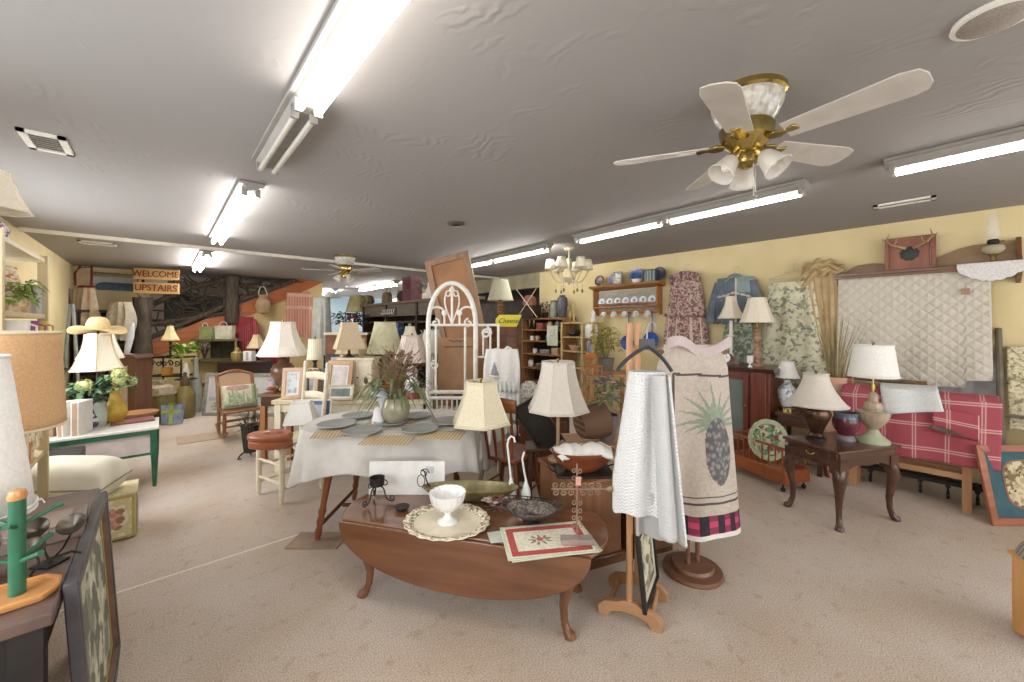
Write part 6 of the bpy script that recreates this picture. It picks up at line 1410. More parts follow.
# red poinsettia wreath, crowns of stock by the hutch's far end
x, y = D(352, 6.9)
t = T('poinsettia_plant', 'dark green plant with one red flower before the far pale shade', 'plant', (x, y, 1.32), CA); m = M(); bush(m, (0, 0, .2), 260, .3, .12, .02, h=.5); m.build('foliage', mat('deep_green', '3f4a33', '2c3525', rough=.8, sc=14), t); m = M(); blooms(m, (.13, -.25, .24), 5, .05, .08, 0, .3); m.build('red_flower', mat('poinsettia_red', 'c0323c', rough=.7), t)
t = T('grey_dresser', 'tall brown and cream chest beyond the display lamps', 'dresser', (x, y + .02, 0), CA); M().box((0, 0, .65), (.7, .45, 1.28)).build('body', wood('rust_chest', '86553a', '6c402a', rough=.5), t, bevel=.004); M().box((0, 0, 1.3), (.75, .5, .04)).build('top', creamw, t, bevel=.004)
for k in range(3): d_ = M().box((0, -.23, .25 + k * .38), (.62, .015, .33)).build('drawer', wood('rust_drawer', '8f5c3f', '74472f', rough=.5), t, bevel=.004); m = M(); m.ball((0, -.243, .25 + k * .38), .02, 8); m.build('knob', brass, d_)
x, y = D(357, 8.05)
t = lamp('far pale olive lamp shade in front of the pale blue wall', (x, y, 1.0), [(0, 0), (.09, 0), (.09, .02), (.04, .05), (.09, .2), (.04, .36), (.02, .4)], bronze, (.13, .22, .72, 1.05), mat('olive_shade', 'b9ae84', 'a89d72', rough=.9), 0, 1)
t = T('far_table', 'dark table under the far pale olive lamp', 'table', (x, y, 0), CA); M().box((0, 0, .98), (.6, .5, .035)).build('top', dkwood, t); 
for sx in (-.26, .26):
    for sy in (-.2, .2): M().box((sx, sy, .48), (.05, .05, .96)).build('leg', dkwood, t)
# white coat on a stand beyond the pink apron
x, y = D(322, 7.6)
t = garment('pale grey coat and hat on a stand beside the understair wall', 'coat', (x, y, 1.98), CA, lambda v: .15 + .05 * v, lambda v: .1, 1.1, [mat('pale_grey_cloth', 'b9bab6', 'a6a7a3', rough=.9, sc=8)], name='grey_coat', rip=.02, seed=9, hang=False)
m = M(); m.lathe([(0, .0), (.2, .0), (.2, .01), (.1, .02), (.09, .1), (0, .12)], (.16, 0, -.0), 24); m.build('white_hat', mat('white_felt_hat', 'd4d2cc', rough=.9), t)
M().tube([(0, .1, -1.98), (0, .1, .0)], .02, 8).build('stand_pole', dkwood, t)
# ---------------------------------------------------------------- left side, near the camera: table with lamps
t = T('black_table', 'black table with worn brown top holding the burlap shade lamp', 'table', (-.63, 2.1, 0), 0)
M().box((0, 0, .68), (.84, 1.06, .035)).build('tabletop', mat('worn_table_top', '6f5a50', '574540', rough=.4, sc=5), t, bevel=.005)
M().box((0, 0, .6), (.78, 1.0, .12)).build('apron', black, t)
for sx in (-.37, .37):
    for sy in (-.48, .48): M().box((sx, sy, .33), (.06, .06, .66)).build('leg', black, t)
TZ = .698
t = T('oak_stool', 'light oak topped stool tucked beneath the black table', 'stool', (-.47, 1.95, 0), .05)
M().box((0, 0, .44), (.38, .34, .03)).build('seat', wood('light_oak', 'c58d52', 'a8703c', rough=.35), t, bevel=.012)
for sx in (-.15, .15):
    for sy in (-.13, .13): M().tube([(sx * 1.15, sy * 1.15, 0), (sx, sy, .43)], [.014, .02], 10).build('leg', oak, t)
M().box((0, 0, .2), (.3, .02, .03)).build('stretcher', oak, t)
burl = mat('burlap', 'd3ab80', 'c59d72', rough=.95, sc=160)
lamp('lamp with large tan burlap drum shade on the black table', D(-10, 1.378) + (TZ,), [(0, 0), (.09, 0), (.09, .02), (.05, .04), (.08, .12), (.09, .2), (.05, .28), (.03, .33)], mat('brown_ceramic', '6f5340', '5a4233', rough=.3), (.165, .18, .385, .725), burl, 0, 1, trim=mat('ecru_trim', 'e4d6b6', rough=.9))
x, y = D(-45, 1.1)
t = T('table_lamp', 'crystal based lamp with white empire shade cut by the picture edge', 'lamp', (x, y, TZ), 0)
M().lathe([(0, 0), (.06, 0), (.065, .02), (.03, .04), (.055, .07), (.085, .11), (.075, .15), (.03, .18), (.02, .2)], seg=24, wob=lambda w, z: 1 + .05 * math.sin(12 * w)).build('base', mat('cut_glass_grey', 'b5b2b0', '7f7c7c', kind='voronoi', sc=50, rough=.08), t, flat=True)
m = M(); m.lathe([(.145, .20), (.135, .3), (.095, .66)], seg=40); m.f = [f for f in m.f if len(f) == 4]; m.m = [0] * len(m.f); o = m.build('lamp_shade', linenw, t, solid=.004)
m = M()
for r, z in ((.146, .2), (.147, .215), (.096, .66)): m.tube([(r * math.cos(a), r * math.sin(a), z) for a in [k * 2 * PI / 40 for k in range(40)]], .004, 6, closed=True)
m.build('shade_trim', linenw, o); m = M(); m.tube([(0, 0, .19), (0, 0, .64)], .006, 8); m.build('stem', brass, t); m = M(); m.tube([(.09, .02, .2), (.15, .05, .205), (.155, .055, .19)], .003, 6); m.build('switch', white, t)
grn = mat('hunter_green_paint', '2f6b4f', '28593f', rough=.4)
x, y, _ = G(23, 597, TZ)
t = T('mug_tree', 'green peg mug rack with orange wood tray base beside the crystal lamp', 'mug rack', (x - .01, y, TZ), 0)
t.scale = (.88, .88, .96)
tr = wood('orange_tray', 'd39b62', 'b87d45', rough=.3, coat=.3)
tp = [(-.16, -.06), (-.1, -.085), (.06, -.07), (.085, -.03), (.085, .03), (.05, .07), (-.1, .085), (-.16, .06)]
M().prism(tp, 0, .014).build('tray_base', tr, t, bevel=.005); m = M(); m.tube([(a, b, .016) for a, b in tp], .007, 6, closed=True); m.build('tray_rim', tr, t)
M().tube([(0, 0, .012), (0, 0, .285)], .019, 16).build('pole', grn, t); M().lathe([(0, .285), (.02, .285), (.022, .295), (.018, .31), (0, .315)], seg=16).build('cap', tr, t)
for a, z in ((.35, .21), (.35 + 2.2, .21), (.35 + 4.3, .21), (.9, .11), (3.1, .11), (-.9, .11)):
    c_, s_ = math.cos(a), math.sin(a); M().tube([(.015 * c_, .015 * s_, z), (.08 * c_, .08 * s_, z + .025), (.095 * c_, .095 * s_, z + .03)], [.006, .006, .009], 8).build('peg', grn, t)
q = G(42, 568, TZ)
t = T('cup_trinket', 'wrought iron trinket with three small pewter cups behind the green peg rack', 'ornament', (q[0], q[1], TZ), CA)
pew = mat('dark_pewter', '726a5e', '554e45', rough=.35, metal=.7)
for dx, dy, z in ((-.0, -.02, .06), (.045, .05, .10), (-.06, .04, .09)):
    m = M(); m.X = Matrix.Translation((dx, dy, z)) @ Matrix.Rotation(.7, 4, 'X') @ Matrix.Rotation(.3, 4, 'Y'); m.lathe([(0, 0), (.02, .004), (.032, .022), (.034, .03), (.028, .024), (0, .01)], seg=22); m.build('cup', pew, t)
m = M(); m.tube(bez((-.0, -.02, .06), (.02, .0, .0), (.0, -.05, .005), (.03, -.05, .006)), .003, 6); m.tube([(.045, .05, .10), (.02, .04, .04), (0, .02, .006)], .003, 6); m.tube([(-.06, .04, .09), (-.03, .03, .04), (0, .02, .006)], .003, 6); m.tube([(.03, .0, .03), (.07, .02, .04), (.09, .03, .03)], .004, 6); m.box((0, .02, .003), (.06, .06, .006)); m.build('iron_frame', iron, t)
q = G(58, 530, TZ + .03)
t = T('jewelry_case', 'flat grey brown case with recessed lid at the back of the black table', 'case', (q[0] - .05, q[1] + .08, TZ), .05)
cs_m = mat('taupe_leatherette', '8d7a70', '7c6a61', rough=.5)
M().box((0, 0, .02), (.22, .24, .04)).build('body', cs_m, t, bevel=.003); m = M(); m.box((0, 0, .043), (.15, .17, .006)); m.build('lid_panel', mat('mauve_panel', '9a857b', rough=.4), t, bevel=.003)
# big framed picture leaning on the table
loc = (-.165, 2.085, .0)
bf = mat('grey_black_frame', '4c4a4d', '3d3b3e', rough=.4)
t = frame('large dark framed grey green print leaning against the black table side', loc, PI / 2, .83, .715, .035, bf, floral('soft_forest_print', 'b5b39c', ['8a8b79', 'd2cfb8', '6f7163'], 5, .5), mount=.03, mm=mat('gold_slip', 'c2ac62', 'a8924c', rough=.4), tilt=.06, dep=.032, step=wood('brown_slip', '7d6050', '63493c', rough=.4))
# pillow, needlepoint boxes
tap = mat('tapestry_ground', 'd2c69c', 'c3b58a', sc=120, rough=.95); tpk = mat('tapestry_rose', 'b47a6a', 'd9a99a', sc=30, rough=.95); tbr = mat('tapestry_brown', '8a6748', 'a5805c', sc=30, rough=.95); tol = mat('tapestry_gold', 'b5a65c', rough=.95); tlt = mat('tapestry_light', 'e3d9bd', rough=.95)
def tmask(u, v):
    if min(u, 1 - u) < .035 or min(v, 1 - v) < .04: return 3
    r = math.hypot((u - .68) / .24, (v - .5) / .32)
    if r < 1: return 2 if math.sin(u * 40) + math.sin(v * 31) > .3 else (1 if r < .8 else 4)
    if math.hypot((u - .3) / .14, (v - .68) / .2) < 1: return 1
    return 4 if math.sin(u * 23 + 1) * math.sin(v * 19) > .5 else 0
t = T('needlepoint_chest', 'small cream needlepoint covered chest with flowers on the carpet by the big print', 'chest', (-.34, 3.86, 0), 0)
M().box((0, 0, .155), (.43, .28, .29)).build('body', tap, t, bevel=.006)
m = M(); m.grid(50, 40, lambda u, v: (-.21 + .42 * u, -.143, .015 + .28 * v), tmask); m.build('front_panel', [tap, tpk, tbr, tol, tlt], t)
m = M(); m.X = Matrix.Rotation(PI / 2, 4, 'Z'); m.grid(40, 40, lambda u, v: (-.135 + .27 * u, -.2185, .015 + .28 * v), tmask); m.build('side_panel', [tap, tpk, tbr, tol, tlt], t)
M().box((0, 0, .307), (.445, .295, .015)).build('lid', tap, t, bevel=.004)
t = T('needlepoint_cushion', 'low floral needlepoint stool beside the larger needlepoint chest', 'stool', (-.73, 3.62, 0), .15)
M().box((0, 0, .12), (.28, .28, .2)).build('base', tap, t, bevel=.01); m = M(); m.grid(30, 24, lambda u, v: (-.13 + .26 * u, -.143, .02 + .2 * v), tmask); m.build('front_panel', [tap, tpk, tbr, tol, tlt], t); m = M(); m.ball((0, 0, .22), (.15, .15, .07), 20); m.build('padded_top', tlt, t)
def pillow(label, loc, rz, w, h, d, mt, name='pillow', X=None, pipe=None, mask=None, mats=None):
    t = T(name, label, 'pillow', loc, rz); m = M(); X = X or Matrix(); m.X = X
    pw = lambda q: math.copysign(abs(q) ** .75, q)
    def f(sg):
        return lambda u, v: (pw(2 * u - 1) * w / 2 * (1 - .08 * (1 - abs(2 * v - 1)) ** 2 * abs(2 * u - 1) ** 4), pw(2 * v - 1) * h / 2, sg * d / 2 * (max(0, (1 - (2 * u - 1) ** 4) * (1 - (2 * v - 1) ** 4)) ** .5))
    m.grid(26, 22, f(1), mask); m.grid(26, 22, f(-1)); m.build('cover', mats or mt, t)
    m = M(); m.X = X
    pp = [(-w / 2, -h / 2, 0), (0, -h / 2, 0), (w / 2, -h / 2, 0), (w / 2, 0, 0), (w / 2, h / 2, 0), (0, h / 2, 0), (-w / 2, h / 2, 0), (-w / 2, 0, 0)]
    m.tube(pp, .006, 6, closed=True); m.build('piping', pipe or mt, t); return t
pillow('plump ivory bed pillow lying on the needlepoint chest', (-.45, 3.82, .44), -.35, .5, .36, .27, mat('ivory_cotton', 'e3ddcd', 'd9d1be', rough=.95, sc=8), X=Matrix.Rotation(.12, 4, 'Y'), pipe=mat('olive_piping', '9c9272', rough=.9))
# cream shelf unit along the left wall
tanw = wood('tan_post', 'c9b78f', 'b8a57c', rough=.5, axis=2)
t = T('cream_shelf_unit', 'cream painted open shelf unit along the window wall', 'shelf', (-.78, 3.15, 0), 0)
for sx in (-.26, .26):
    for sy in (-.45, .45): M().box((sx, sy, .93), (.04, .04, 1.86)).build('post', tanw, t)
for z in (.25, .7, 1.36, 1.50, 1.83): M().box((0, 0, z), (.54, .92, .025)).build('shelf', tanw, t, bevel=.002)
m = M(); m.box((.255, 0, .82), (.012, .88, .13)); m.build('floral_rail', floral('pale_rose_panel', 'd3c79a', ['b08a70', 'e3dcc0'], 22, .5), t)
t = T('orange_wood_box', 'small orange wooden box with slanted lid on a low shelf of the cream unit', 'box', (-.60, 3.33, .7135), .1)
M().box((0, 0, .045), (.16, .16, .09)).build('body', tr, t, bevel=.003); m = M(); m.prism([(-.085, .092), (.085, .092), (.085, .098), (-.085, .115)], -.085, .085, 'yz'); m.build('lid', tr, t)
x0_, y0_ = -.78, 3.25
def onS(px_, z, X=-.62): d = dX(px_, X); return (X, D(px_, d)[1], z)
xx, yy = D(-8, 1.98)
lamp('lamp with off white bell shade and flowered purple base on the shelf unit top', (xx, yy - .0, 1.843), [(0, 0), (.05, 0), (.05, .01), (.03, .02), (.055, .07), (.06, .1), (.03, .14), (.015, .16)], floral('purple_cloisonne', '5a4a78', ['b0698a', '8a5fa0', 'd9d2c8'], 40, .5), (.065, .135, .19, .38), linen, 8, 1.5)
t = T('trailing_plant', 'pale green leafy plant on the upper shelf of the cream unit', 'plant', onS(16, 1.513, -.57), 0); m = M(); bush(m, (0, 0, .1), 110, .075, .06, .011, .6, .5); m.build('foliage', mat('fresh_green', '93a84c', '6f8a38', rough=.8, sc=14), t); M().lathe([(0, 0), (.04, 0), (.055, .08), (.05, .08), (0, .05)], seg=18).build('pot', mat('floral_pot', 'd8c9a0', 'b98a70', sc=40, rough=.4), t)
t = T('floral_box', 'cream canister with red roses on the upper shelf of the cream unit', 'canister', onS(7, 1.513, -.62), 0); M().lathe([(0, 0), (.075, 0), (.07, .13), (.04, .2), (.035, .25), (0, .26)], seg=20).build('body', floral('rose_canister', 'd9ccb0', ['b5685e', 'c9a890'], 40, .55), t)
for i, (p, c, lab) in enumerate(((17, white, 'white mug on the middle shelf of the cream unit'), (27, mat('purple_mug', '8a4f80', rough=.4), 'purple mug on the middle shelf of the cream unit'), (36, mat('mustard_mug', 'c9a552', rough=.4), 'mustard yellow mug on the middle shelf of the cream unit'))):
    t = T('mug', lab, 'mug', onS(p, 1.133, -.545), 0)
    t.location.z = 1.3735; 
    M().lathe([(0, 0), (.042, 0), (.045, .1), (.041, .1), (.038, .01), (0, .01)], seg=18).build('body', c, t); m = M(); m.tube([(.043, 0, .08), (.065, 0, .07), (.065, 0, .035), (.041, 0, .03)], .005, 6); m.build('handle', c, t)
t = T('grey_canister', 'grey ribbed canister beyond the plant on the upper shelf', 'canister', onS(31, 1.513, -.56), 0); M().lathe([(0, 0), (.05, 0), (.05, .14), (.045, .16), (0, .16)], seg=20).build('body', mat('grey_ribbed', 'a6a49b', '8d8b83', kind='bands', sc=9, st=(1, 1, 0), rough=.5), t)

# black chest, green legged table and its things
t = T('black_cabinet', 'low black cabinet with a small white knob beside the pink fronted table', 'cabinet', (-.76, 4.45, 0), 0)
M().box((0, 0, .33), (.62, .4, .3)).build('body', black, t, bevel=.004); M().box((.1, -.205, .34), (.36, .012, .22)).build('drawer', black, t, bevel=.003); m = M(); m.ball((.12, -.22, .35), .012, 8); m.build('knob', white, t)
for sx in (-.27, .27):
    for sy in (-.16, .16): M().box((sx, sy, .09), (.05, .05, .18)).build('leg', mat('dark_green_leg', '27402f', rough=.5), t)
t = T('green_leg_table', 'low white table with dark green legs and pale pink apron near the aisle', 'table', (-.36, 5.0, 0), 0)
M().box((0, 0, .525), (.7, .5, .022)).build('tabletop', mat('pale_top', 'd9d4cc', rough=.5), t, bevel=.004)
m = M(); m.box((0, -.225, .5), (.68, .03, .05)); m.box((.33, 0, .5), (.03, .44, .05)); m.build('green_rail', grn, t)
m = M(); m.box((0, -.215, .395), (.62, .012, .18)); m.box((.318, 0, .395), (.012, .42, .18)); m.build('apron_panel', mat('pale_pink_panel', 'd6c8c2', 'cabbb5', rough=.6), t)
m = M(); m.box((0, -.217, .3), (.62, .02, .02)); m.build('lower_bead', grn, t)
for sx in (-.32, .32):
    for sy in (-.22, .22): M().tube([(sx, sy, 0), (sx, sy, .26), (sx, sy, .3), (sx, sy, .535)], [.014, .026, .03, .03], 10).build('leg', grn, t)
GT = .537
def onGT(px_, d, z=GT): x, y = D(px_, d); return (x, y, z)
l = onGT(133, 3.72); t = T('red_folder', 'flat red brown folder lying on the green legged table', 'folder', l, .05); M().box((0, 0, .005), (.3, .22, .01)).build('cover', mat('brick_cover', '8d564e', '7a4740', rough=.6), t); M().box((0, 0, .0125), (.29, .21, .004)).build('upper_cover', mat('brick_cover_top', '935b52', rough=.6), t)
l = onGT(139, 3.98); t = T('round_tray', 'reddish wooden tray lying behind the red brown folder', 'tray', l, 0); M().lathe([(0, 0), (.13, 0), (.15, .025), (.14, .028), (.12, .01), (0, .01)], seg=28).build('tray', mat('salmon_wood', 'b98468', '9d6a50', rough=.4), t); M().lathe([(.14, .0265), (.152, .025), (.152, .033), (.14, .033)], seg=28).build('rim', tr, t)
# tall bell lamp with straw hat
lx_, ly_, _ = onGT(98, 3.62)
t = T('table_lamp', 'dark pole lamp with a cream flared shade wearing a straw hat', 'lamp', (lx_, ly_, GT), 0)
M().lathe([(0, 0), (.07, 0), (.07, .02), (.03, .035), (.012, .06), (.01, .28), (.025, .3), (.03, .33), (.012, .36), (.012, .52), (.02, .53)], seg=18).build('base', iron, t)
m = M(); pr = [(.095 + .1 * (1 - q / 10) ** 1.8, .5 + .33 * q / 10) for q in range(11)]; m.lathe(pr, seg=6, ph=PI / 6); m.f = [f for f in m.f if len(f) == 4]; m.m = [0] * len(m.f); o = m.build('lamp_shade', linen, t, solid=.004)
m = M()
for k in range(6): w = 2 * PI * k / 6 + PI / 6; m.tube([(r * math.cos(w), r * math.sin(w), z) for r, z in pr], .004, 5)
m.build('shade_trim', mat('beige_trim', 'd6c49a', rough=.9), o); m = M(); m.tube([(0, 0, .53), (0, 0, .83)], .006, 6); m.ball((0, -.0, .845), .014, 8); m.build('stem', iron, t)
o = M().grid(48, 24, lambda u, v: (lambda a, r, z: (r * math.cos(a), r * .8 * math.sin(a), z + (.03 * math.cos(2 * a) * max(0, (r - .09) / .12) * -1.2 if r > .09 else 0)))(2 * PI * u, (.085 * math.sin(PI / 2 * v / .5) if v < .5 else .085 + .13 * (v - .5) / .5), (.115 * math.cos(PI / 2 * (v / .5) ** 1.6) if v < .5 else -.01 * (v - .5))), wrap=True).build('straw_hat', mat('straw', 'dcc393', 'cbb07d', rough=.9, sc=60), solid=.005)
put(o, (lx_, ly_, GT + .87), CA); tag(o, 'wide brimmed straw sun hat resting on the cream flared lamp shade', 'hat'); 
x, y = D(101, 4.15)
lamp('cream bell shade floor lamp just behind the hat topped one', (x, y, 0), [(0, 0), (.12, 0), (.12, .02), (.03, .05), (.02, .1), (.02, .9), (.03, .95), (.02, 1.05)], bronze, (.11, .2, 1.1, 1.36), linen, 6, 1.4, name='floor_lamp')
def vGT(name, lab, cat, px_, d, prof, c, wob=None): vase(name, lab, cat, onGT(px_, d), prof, c, wob=wob)
vGT('yellow_vase', 'bulbous yellow glazed bottle vase on the green legged table', 'vase', 115, 3.7, [(0, 0), (.05, 0), (.09, .08), (.085, .14), (.05, .2), (.035, .26), (.04, .34), (.032, .34)], mat('yellow_glaze', 'd9b54e', 'c49c38', rough=.25))
l = onGT(90, 3.5)
t = T('zebra_vase', 'black and white mottled ceramic vase beside the white books', 'vase', l, 0); M().lathe([(0, 0), (.06, 0), (.075, .05), (.06, .12), (.03, .18), (.04, .22), (.05, .25), (.045, .25), (.03, .19), (0, .1)], seg=24).build('body', mat('zebra_glaze', 'dcd9d6', '4a484c', sc=22, rough=.3, mix=(.46, .54)), t); m = M(); m.tube(bez((.05, 0, .06), (.12, 0, .1), (.1, 0, .2), (.045, 0, .22)), .012, 8); m.build('handle', mat('zebra_glaze', 'dcd9d6'), t)
l = onGT(98, 3.5)
t = T('hydrangea', 'green and yellow hydrangea flowers standing around the dark lamp pole', 'flowers', (l[0], l[1] + .06, GT), 0)
M().lathe([(0, 0), (.05, 0), (.06, .12), (.045, .2), (.05, .22), (.04, .22), (0, .1)], seg=20).build('vase', mat('pale_glass_vase', 'c4cbc0', 'aab3a8', rough=.15), t)
m = M(); bush(m, (-.08, -.02, .28), 90, .12, .09, .02); bush(m, (.12, -.04, .36), 70, .1, .08, .02); m.build('foliage', mat('blue_green_leaf', '6f8f6a', '4f7250', rough=.8, sc=16), t)
for c_, r_ in (((-.08, -.08, .38), .055), ((.14, -.08, .42), .06), ((.2, -.02, .38), .05), ((.13, -.02, .47), .05)): m = M(); mophead(m, c_, r_); m.build('blossom', mat('lime_petal', 'd6d69c', 'bcc07a', rough=.8, sc=30), t)
whb = mat('white_book_cover', 'e2ddd6', 'd6d0c8', rough=.7); edge = mat('tan_book_edge', 'b09278', rough=.8)
for i, (p, d, a, lab) in enumerate(((66, 3.32, .25, 'white slipcase leaning outermost on the black cabinet'), (74, 3.3, -.18, 'white slipcase with tan edge in the middle of the leaning trio'), (82, 3.32, .0, 'white slipcase upright next to the zebra vase'))):
    x, y = D(p, d); t = T('white_slipcase', lab, 'book', (x, y, .481), CA + .4 * (i - 1)); m = M(); m.X = Matrix.Rotation(a * .35, 4, 'Y'); m.box((0, 0, .165), (.05, .2, .33)); m.build('case', whb, t, bevel=.002); m = M(); m.X = Matrix.Rotation(a * .35, 4, 'Y'); m.box((.0, -.1005, .165), (.03, .004, .32)); m.build('page_edge', edge, t)
for i, (p, lab) in enumerate(((60, 'brown spined book beside the white slipcases'), (56, 'second brown spined book partly behind the burlap shade'))):
    x, y = D(p, 3.28); t = T('brown_book', lab, 'book', (x, y, .481), CA + .2); M().box((0, 0, .11), (.03, .16, .22)).build('cover', mat('tan_spine', 'a98a6e', '8d7058', rough=.7), t, bevel=.002); M().box((.0, .002, .11), (.022, .16, .215)).build('pages', paper, t)

# ---------------------------------------------------------------- far left: back wall, trunk post, rustic railing, sign
bark = mat('tree_bark', '5d5044', '3f352c', kind='noise', sc=9, st=(3, 3, .6), rough=.95, bump=.8)
x, y = D(143, 6.75)
t = T('bark_post', 'thick bark covered tree trunk post carrying the welcome sign', 'post', (x, y, 0), CA)
M().lathe([(0, 0)] + [(.115 - .015 * math.sin(i * .9), i * .16) for i in range(13)] + [(0, 1.93)], seg=22, wob=lambda w, z: 1 + .06 * math.sin(5 * w + z * 3) + .03 * math.sin(11 * w)).build('trunk', bark, t)
m = M(); m.tube([(.0, 0, 1.9), (.0, 0, 2.4)], .02, 8); m.build('sign_pole', iron, t); M().lathe([(0, 1.9), (.05, 1.93), (.09, 2.0), (.03, 2.1), (0, 2.1)], seg=14, wob=lambda w, z: 1 + .2 * math.sin(4 * w)).build('pale_top', mat('pale_burl', 'b5a992', '8d8270', sc=12, rough=.8), t)
z0 = ZZ(280, 6.75)
t = T('welcome_sign', 'rough wooden sign reading welcome upstairs above the bark post', 'sign', (x + .02, y - .02, 0), CA + .12)
sw = wood('sign_wood', 'cda873', 'b08a58', rough=.6); zc = z0
m = M(); m.X = Matrix.Translation((.24, -.08, 2.215)) @ Matrix.Rotation(.03, 4, 'Y'); m.prism([(-.35, .0), (.35, .01), (.36, .185), (-.35, .195)], -.012, .012, 'xz'); m.build('upper_board', sw, t, bevel=.004)
m = M(); m.X = Matrix.Translation((.24, -.08, 1.98)) @ Matrix.Rotation(.03, 4, 'Y'); m.prism([(-.35, .0), (.36, .01), (.35, .19), (-.35, .19)], -.012, .012, 'xz'); m.build('lower_board', sw, t, bevel=.004)
m = M()
for xx_ in (-.06, .5): m.tube([(xx_, -.06, 2.15), (xx_, -.06, 2.36)], .008, 6)
m.tube([(-.1, -.06, 2.475), (.3, -.05, 2.465), (.6, -.06, 2.445)], .008, 6); m.build('hanging_wire', iron, t)
mr = mat('brown_red_letters', '7a3322', '63271a', rough=.6)
lettering('WELCOME', .15, mr, t, (.24, -.096, 2.312), (PI / 2, .03, 0), ext=.004); lettering('UPSTAIRS', .155, mr, t, (.245, -.096, 2.077), (PI / 2, .03, 0), ext=.004)
branch = mat('branch_bark', '4f443a', '342c25', rough=.95, sc=14)
t = T('rustic_railing', 'stair railing of twisted dark laurel branches climbing beside the stairs', 'railing', (0, 9.6, 0), 0)
m = M(); m.tube([(-.25, 0, zs(-.25) + .08), (.9, 0, zs(.9) + .1), (2.2, 0, zs(2.2) + .02)], .045, 10); m.build('lower_rail', bark, t)
m = M(); m.tube([(-.3, 0, zs(-.25) + .62), (.4, 0, zs(.4) + .72), (.95, 0, zs(.95) + .62)], .05, 10); m.tube([(-.25, .02, zs(-.25) + .36), (.3, .02, zs(.3) + .1)], .03, 8); m.tube([(-.28, 0, zs(-.25) + .36), (.95, .02, zs(.2) + .36)], .035, 8); m.build('upper_rail', bark, t)
for x_ in (1.06,): M().tube([(x_, -.05, zs(x_) - .3), (x_, -.05, 2.42)], [.12, .11], 14).build('post', bark, t)
rg = random.Random(5); m = M()
for i in range(95):
    x_ = rg.uniform(-.25, 2.0); zb_ = zs(x_) + .08; zt_ = min(zb_ + .62, 2.40)
    a = rg.uniform(zb_, zt_); L = rg.uniform(.2, .5); w = rg.uniform(0, PI)
    p0 = (x_, rg.uniform(-.04, .04), a); p2 = (x_ + L * math.cos(w), rg.uniform(-.05, .05), min(2.40, max(zs(x_ + L * math.cos(w)) + .03, a + L * math.sin(w) * .8)))
    p1 = ((p0[0] + p2[0]) / 2 + rg.uniform(-.08, .08), 0, min(2.4, (p0[2] + p2[2]) / 2 + rg.uniform(-.08, .08)))
    m.tube([p0, p1, p2], [.017, .014, .009], 6)
m.build('branches', branch, t)
t = T('stair_panel_box', 'dark grey tarpaulin covered crate on the stairs behind the branches', 'crate', (.5, 10.15, zs(.3) + .02), 0)
M().box((0, 0, .31), (.9, .5, .6)).build('crate', mat('dark_tarp', '48423e', '3c3733', rough=.8, sc=4), t, bevel=.02); M().box((0, 0, .62), (.94, .54, .03)).build('lid', mat('dark_tarp_lid', '514a45', rough=.8), t)
# recess ledge pillow
t = pillow('dark blue oblong pillow on the lit ledge behind the welcome sign', (D(118, dY(118, 9.98))[0], 9.98, 2.12), 0, .56, .16, .17, mat('slate_blue', '5f7284', '4f6273', rough=.9), name='blue_pillow')
t = T('bright_ledge_back', 'white board standing in for the lit back of the ledge', 'board', (-.4, 10.2, 2.061), 0); M().box((0, 0, .13), (1.0, .02, .26)).build('board', white, t); M().box((0, -.012, .02), (1.0, .01, .03)).build('edge', paper, t)  # brightness of the lit recess given by a plain white board
# clothes hanging at the back left corner
bib = mat('oatmeal_cloth', 'cdb9a0', 'bda88e', rough=.95, sc=12); wine = mat('wine_trim', '6f2028', rough=.8)
x, y = D(86, 6.5)
t = garment('oatmeal bib dress with dark red trim hanging from the ceiling corner', 'dress', (x, y, 2.1), CA, lambda v: .13 + .16 * v, lambda v: .05 + .03 * v, .82, [bib, wine], lambda x_, v, f: 1 if v < .05 or v > .95 else 0, name='bib_dress', rip=.03, nr=6, seed=3, hang=False)
m = M(); m.box((0, -.03, .13), (.2, .02, .26)); m.build('bib', bib, t)
for sg in (-1, 1): m = M(); m.tube([(sg * .13, -.04, .0), (sg * .14, -.04, .2), (sg * .09, .0, .33)], .014, 8); m.build('strap', wine, t)
m = M(); m.tube([(0, 0, .28), (0, 0, .34)], .004, 5); m.tube([(-.1, 0, .3), (.1, 0, .3)], .006, 6); m.build('hanger', iron, t)
x, y = D(62, 6.3)
garment('dark red garment hanging behind the oatmeal bib dress', 'garment', (x, y, 2.05), CA, lambda v: .1 + .06 * v, lambda v: .06, .62, [mat('crimson_cloth', '6b1f2d', '551823', rough=.9)], name='red_garment', seed=6)
x, y = D(122, 6.45)
garment('pale grey knitted shawl hung below the lit ledge', 'shawl', (x, y, 1.83), CA, lambda v: .13 + .08 * math.sin(PI * min(1, v * 1.1)), lambda v: .1, .62, [mat('grey_shawl', 'b5aa98', 'a3988a', rough=.95, sc=16)], name='grey_shawl', seed=8, rip=.04, hang=False)
t = T('dark_armoire', 'dark brown shelving standing below the lit ledge', 'shelf', (-.62, 9.66, 0), 0)
M().box((0, .15, .85), (.8, .04, 1.68)).build('back', dkwood, t)
for sx in (-.4, 0, .4): M().box((sx, -.05, .85), (.05, .4, 1.7)).build('upright', dkwood, t)
for z in (.1, .6, 1.1, 1.68): M().box((0, -.05, z), (.82, .42, .04)).build('shelf', dkwood, t)
x, y = D(70, 5.6)
t = T('easel', 'pale blue grey folding easel near the shelf unit end', 'easel', (x - .0, y, 0), CA)
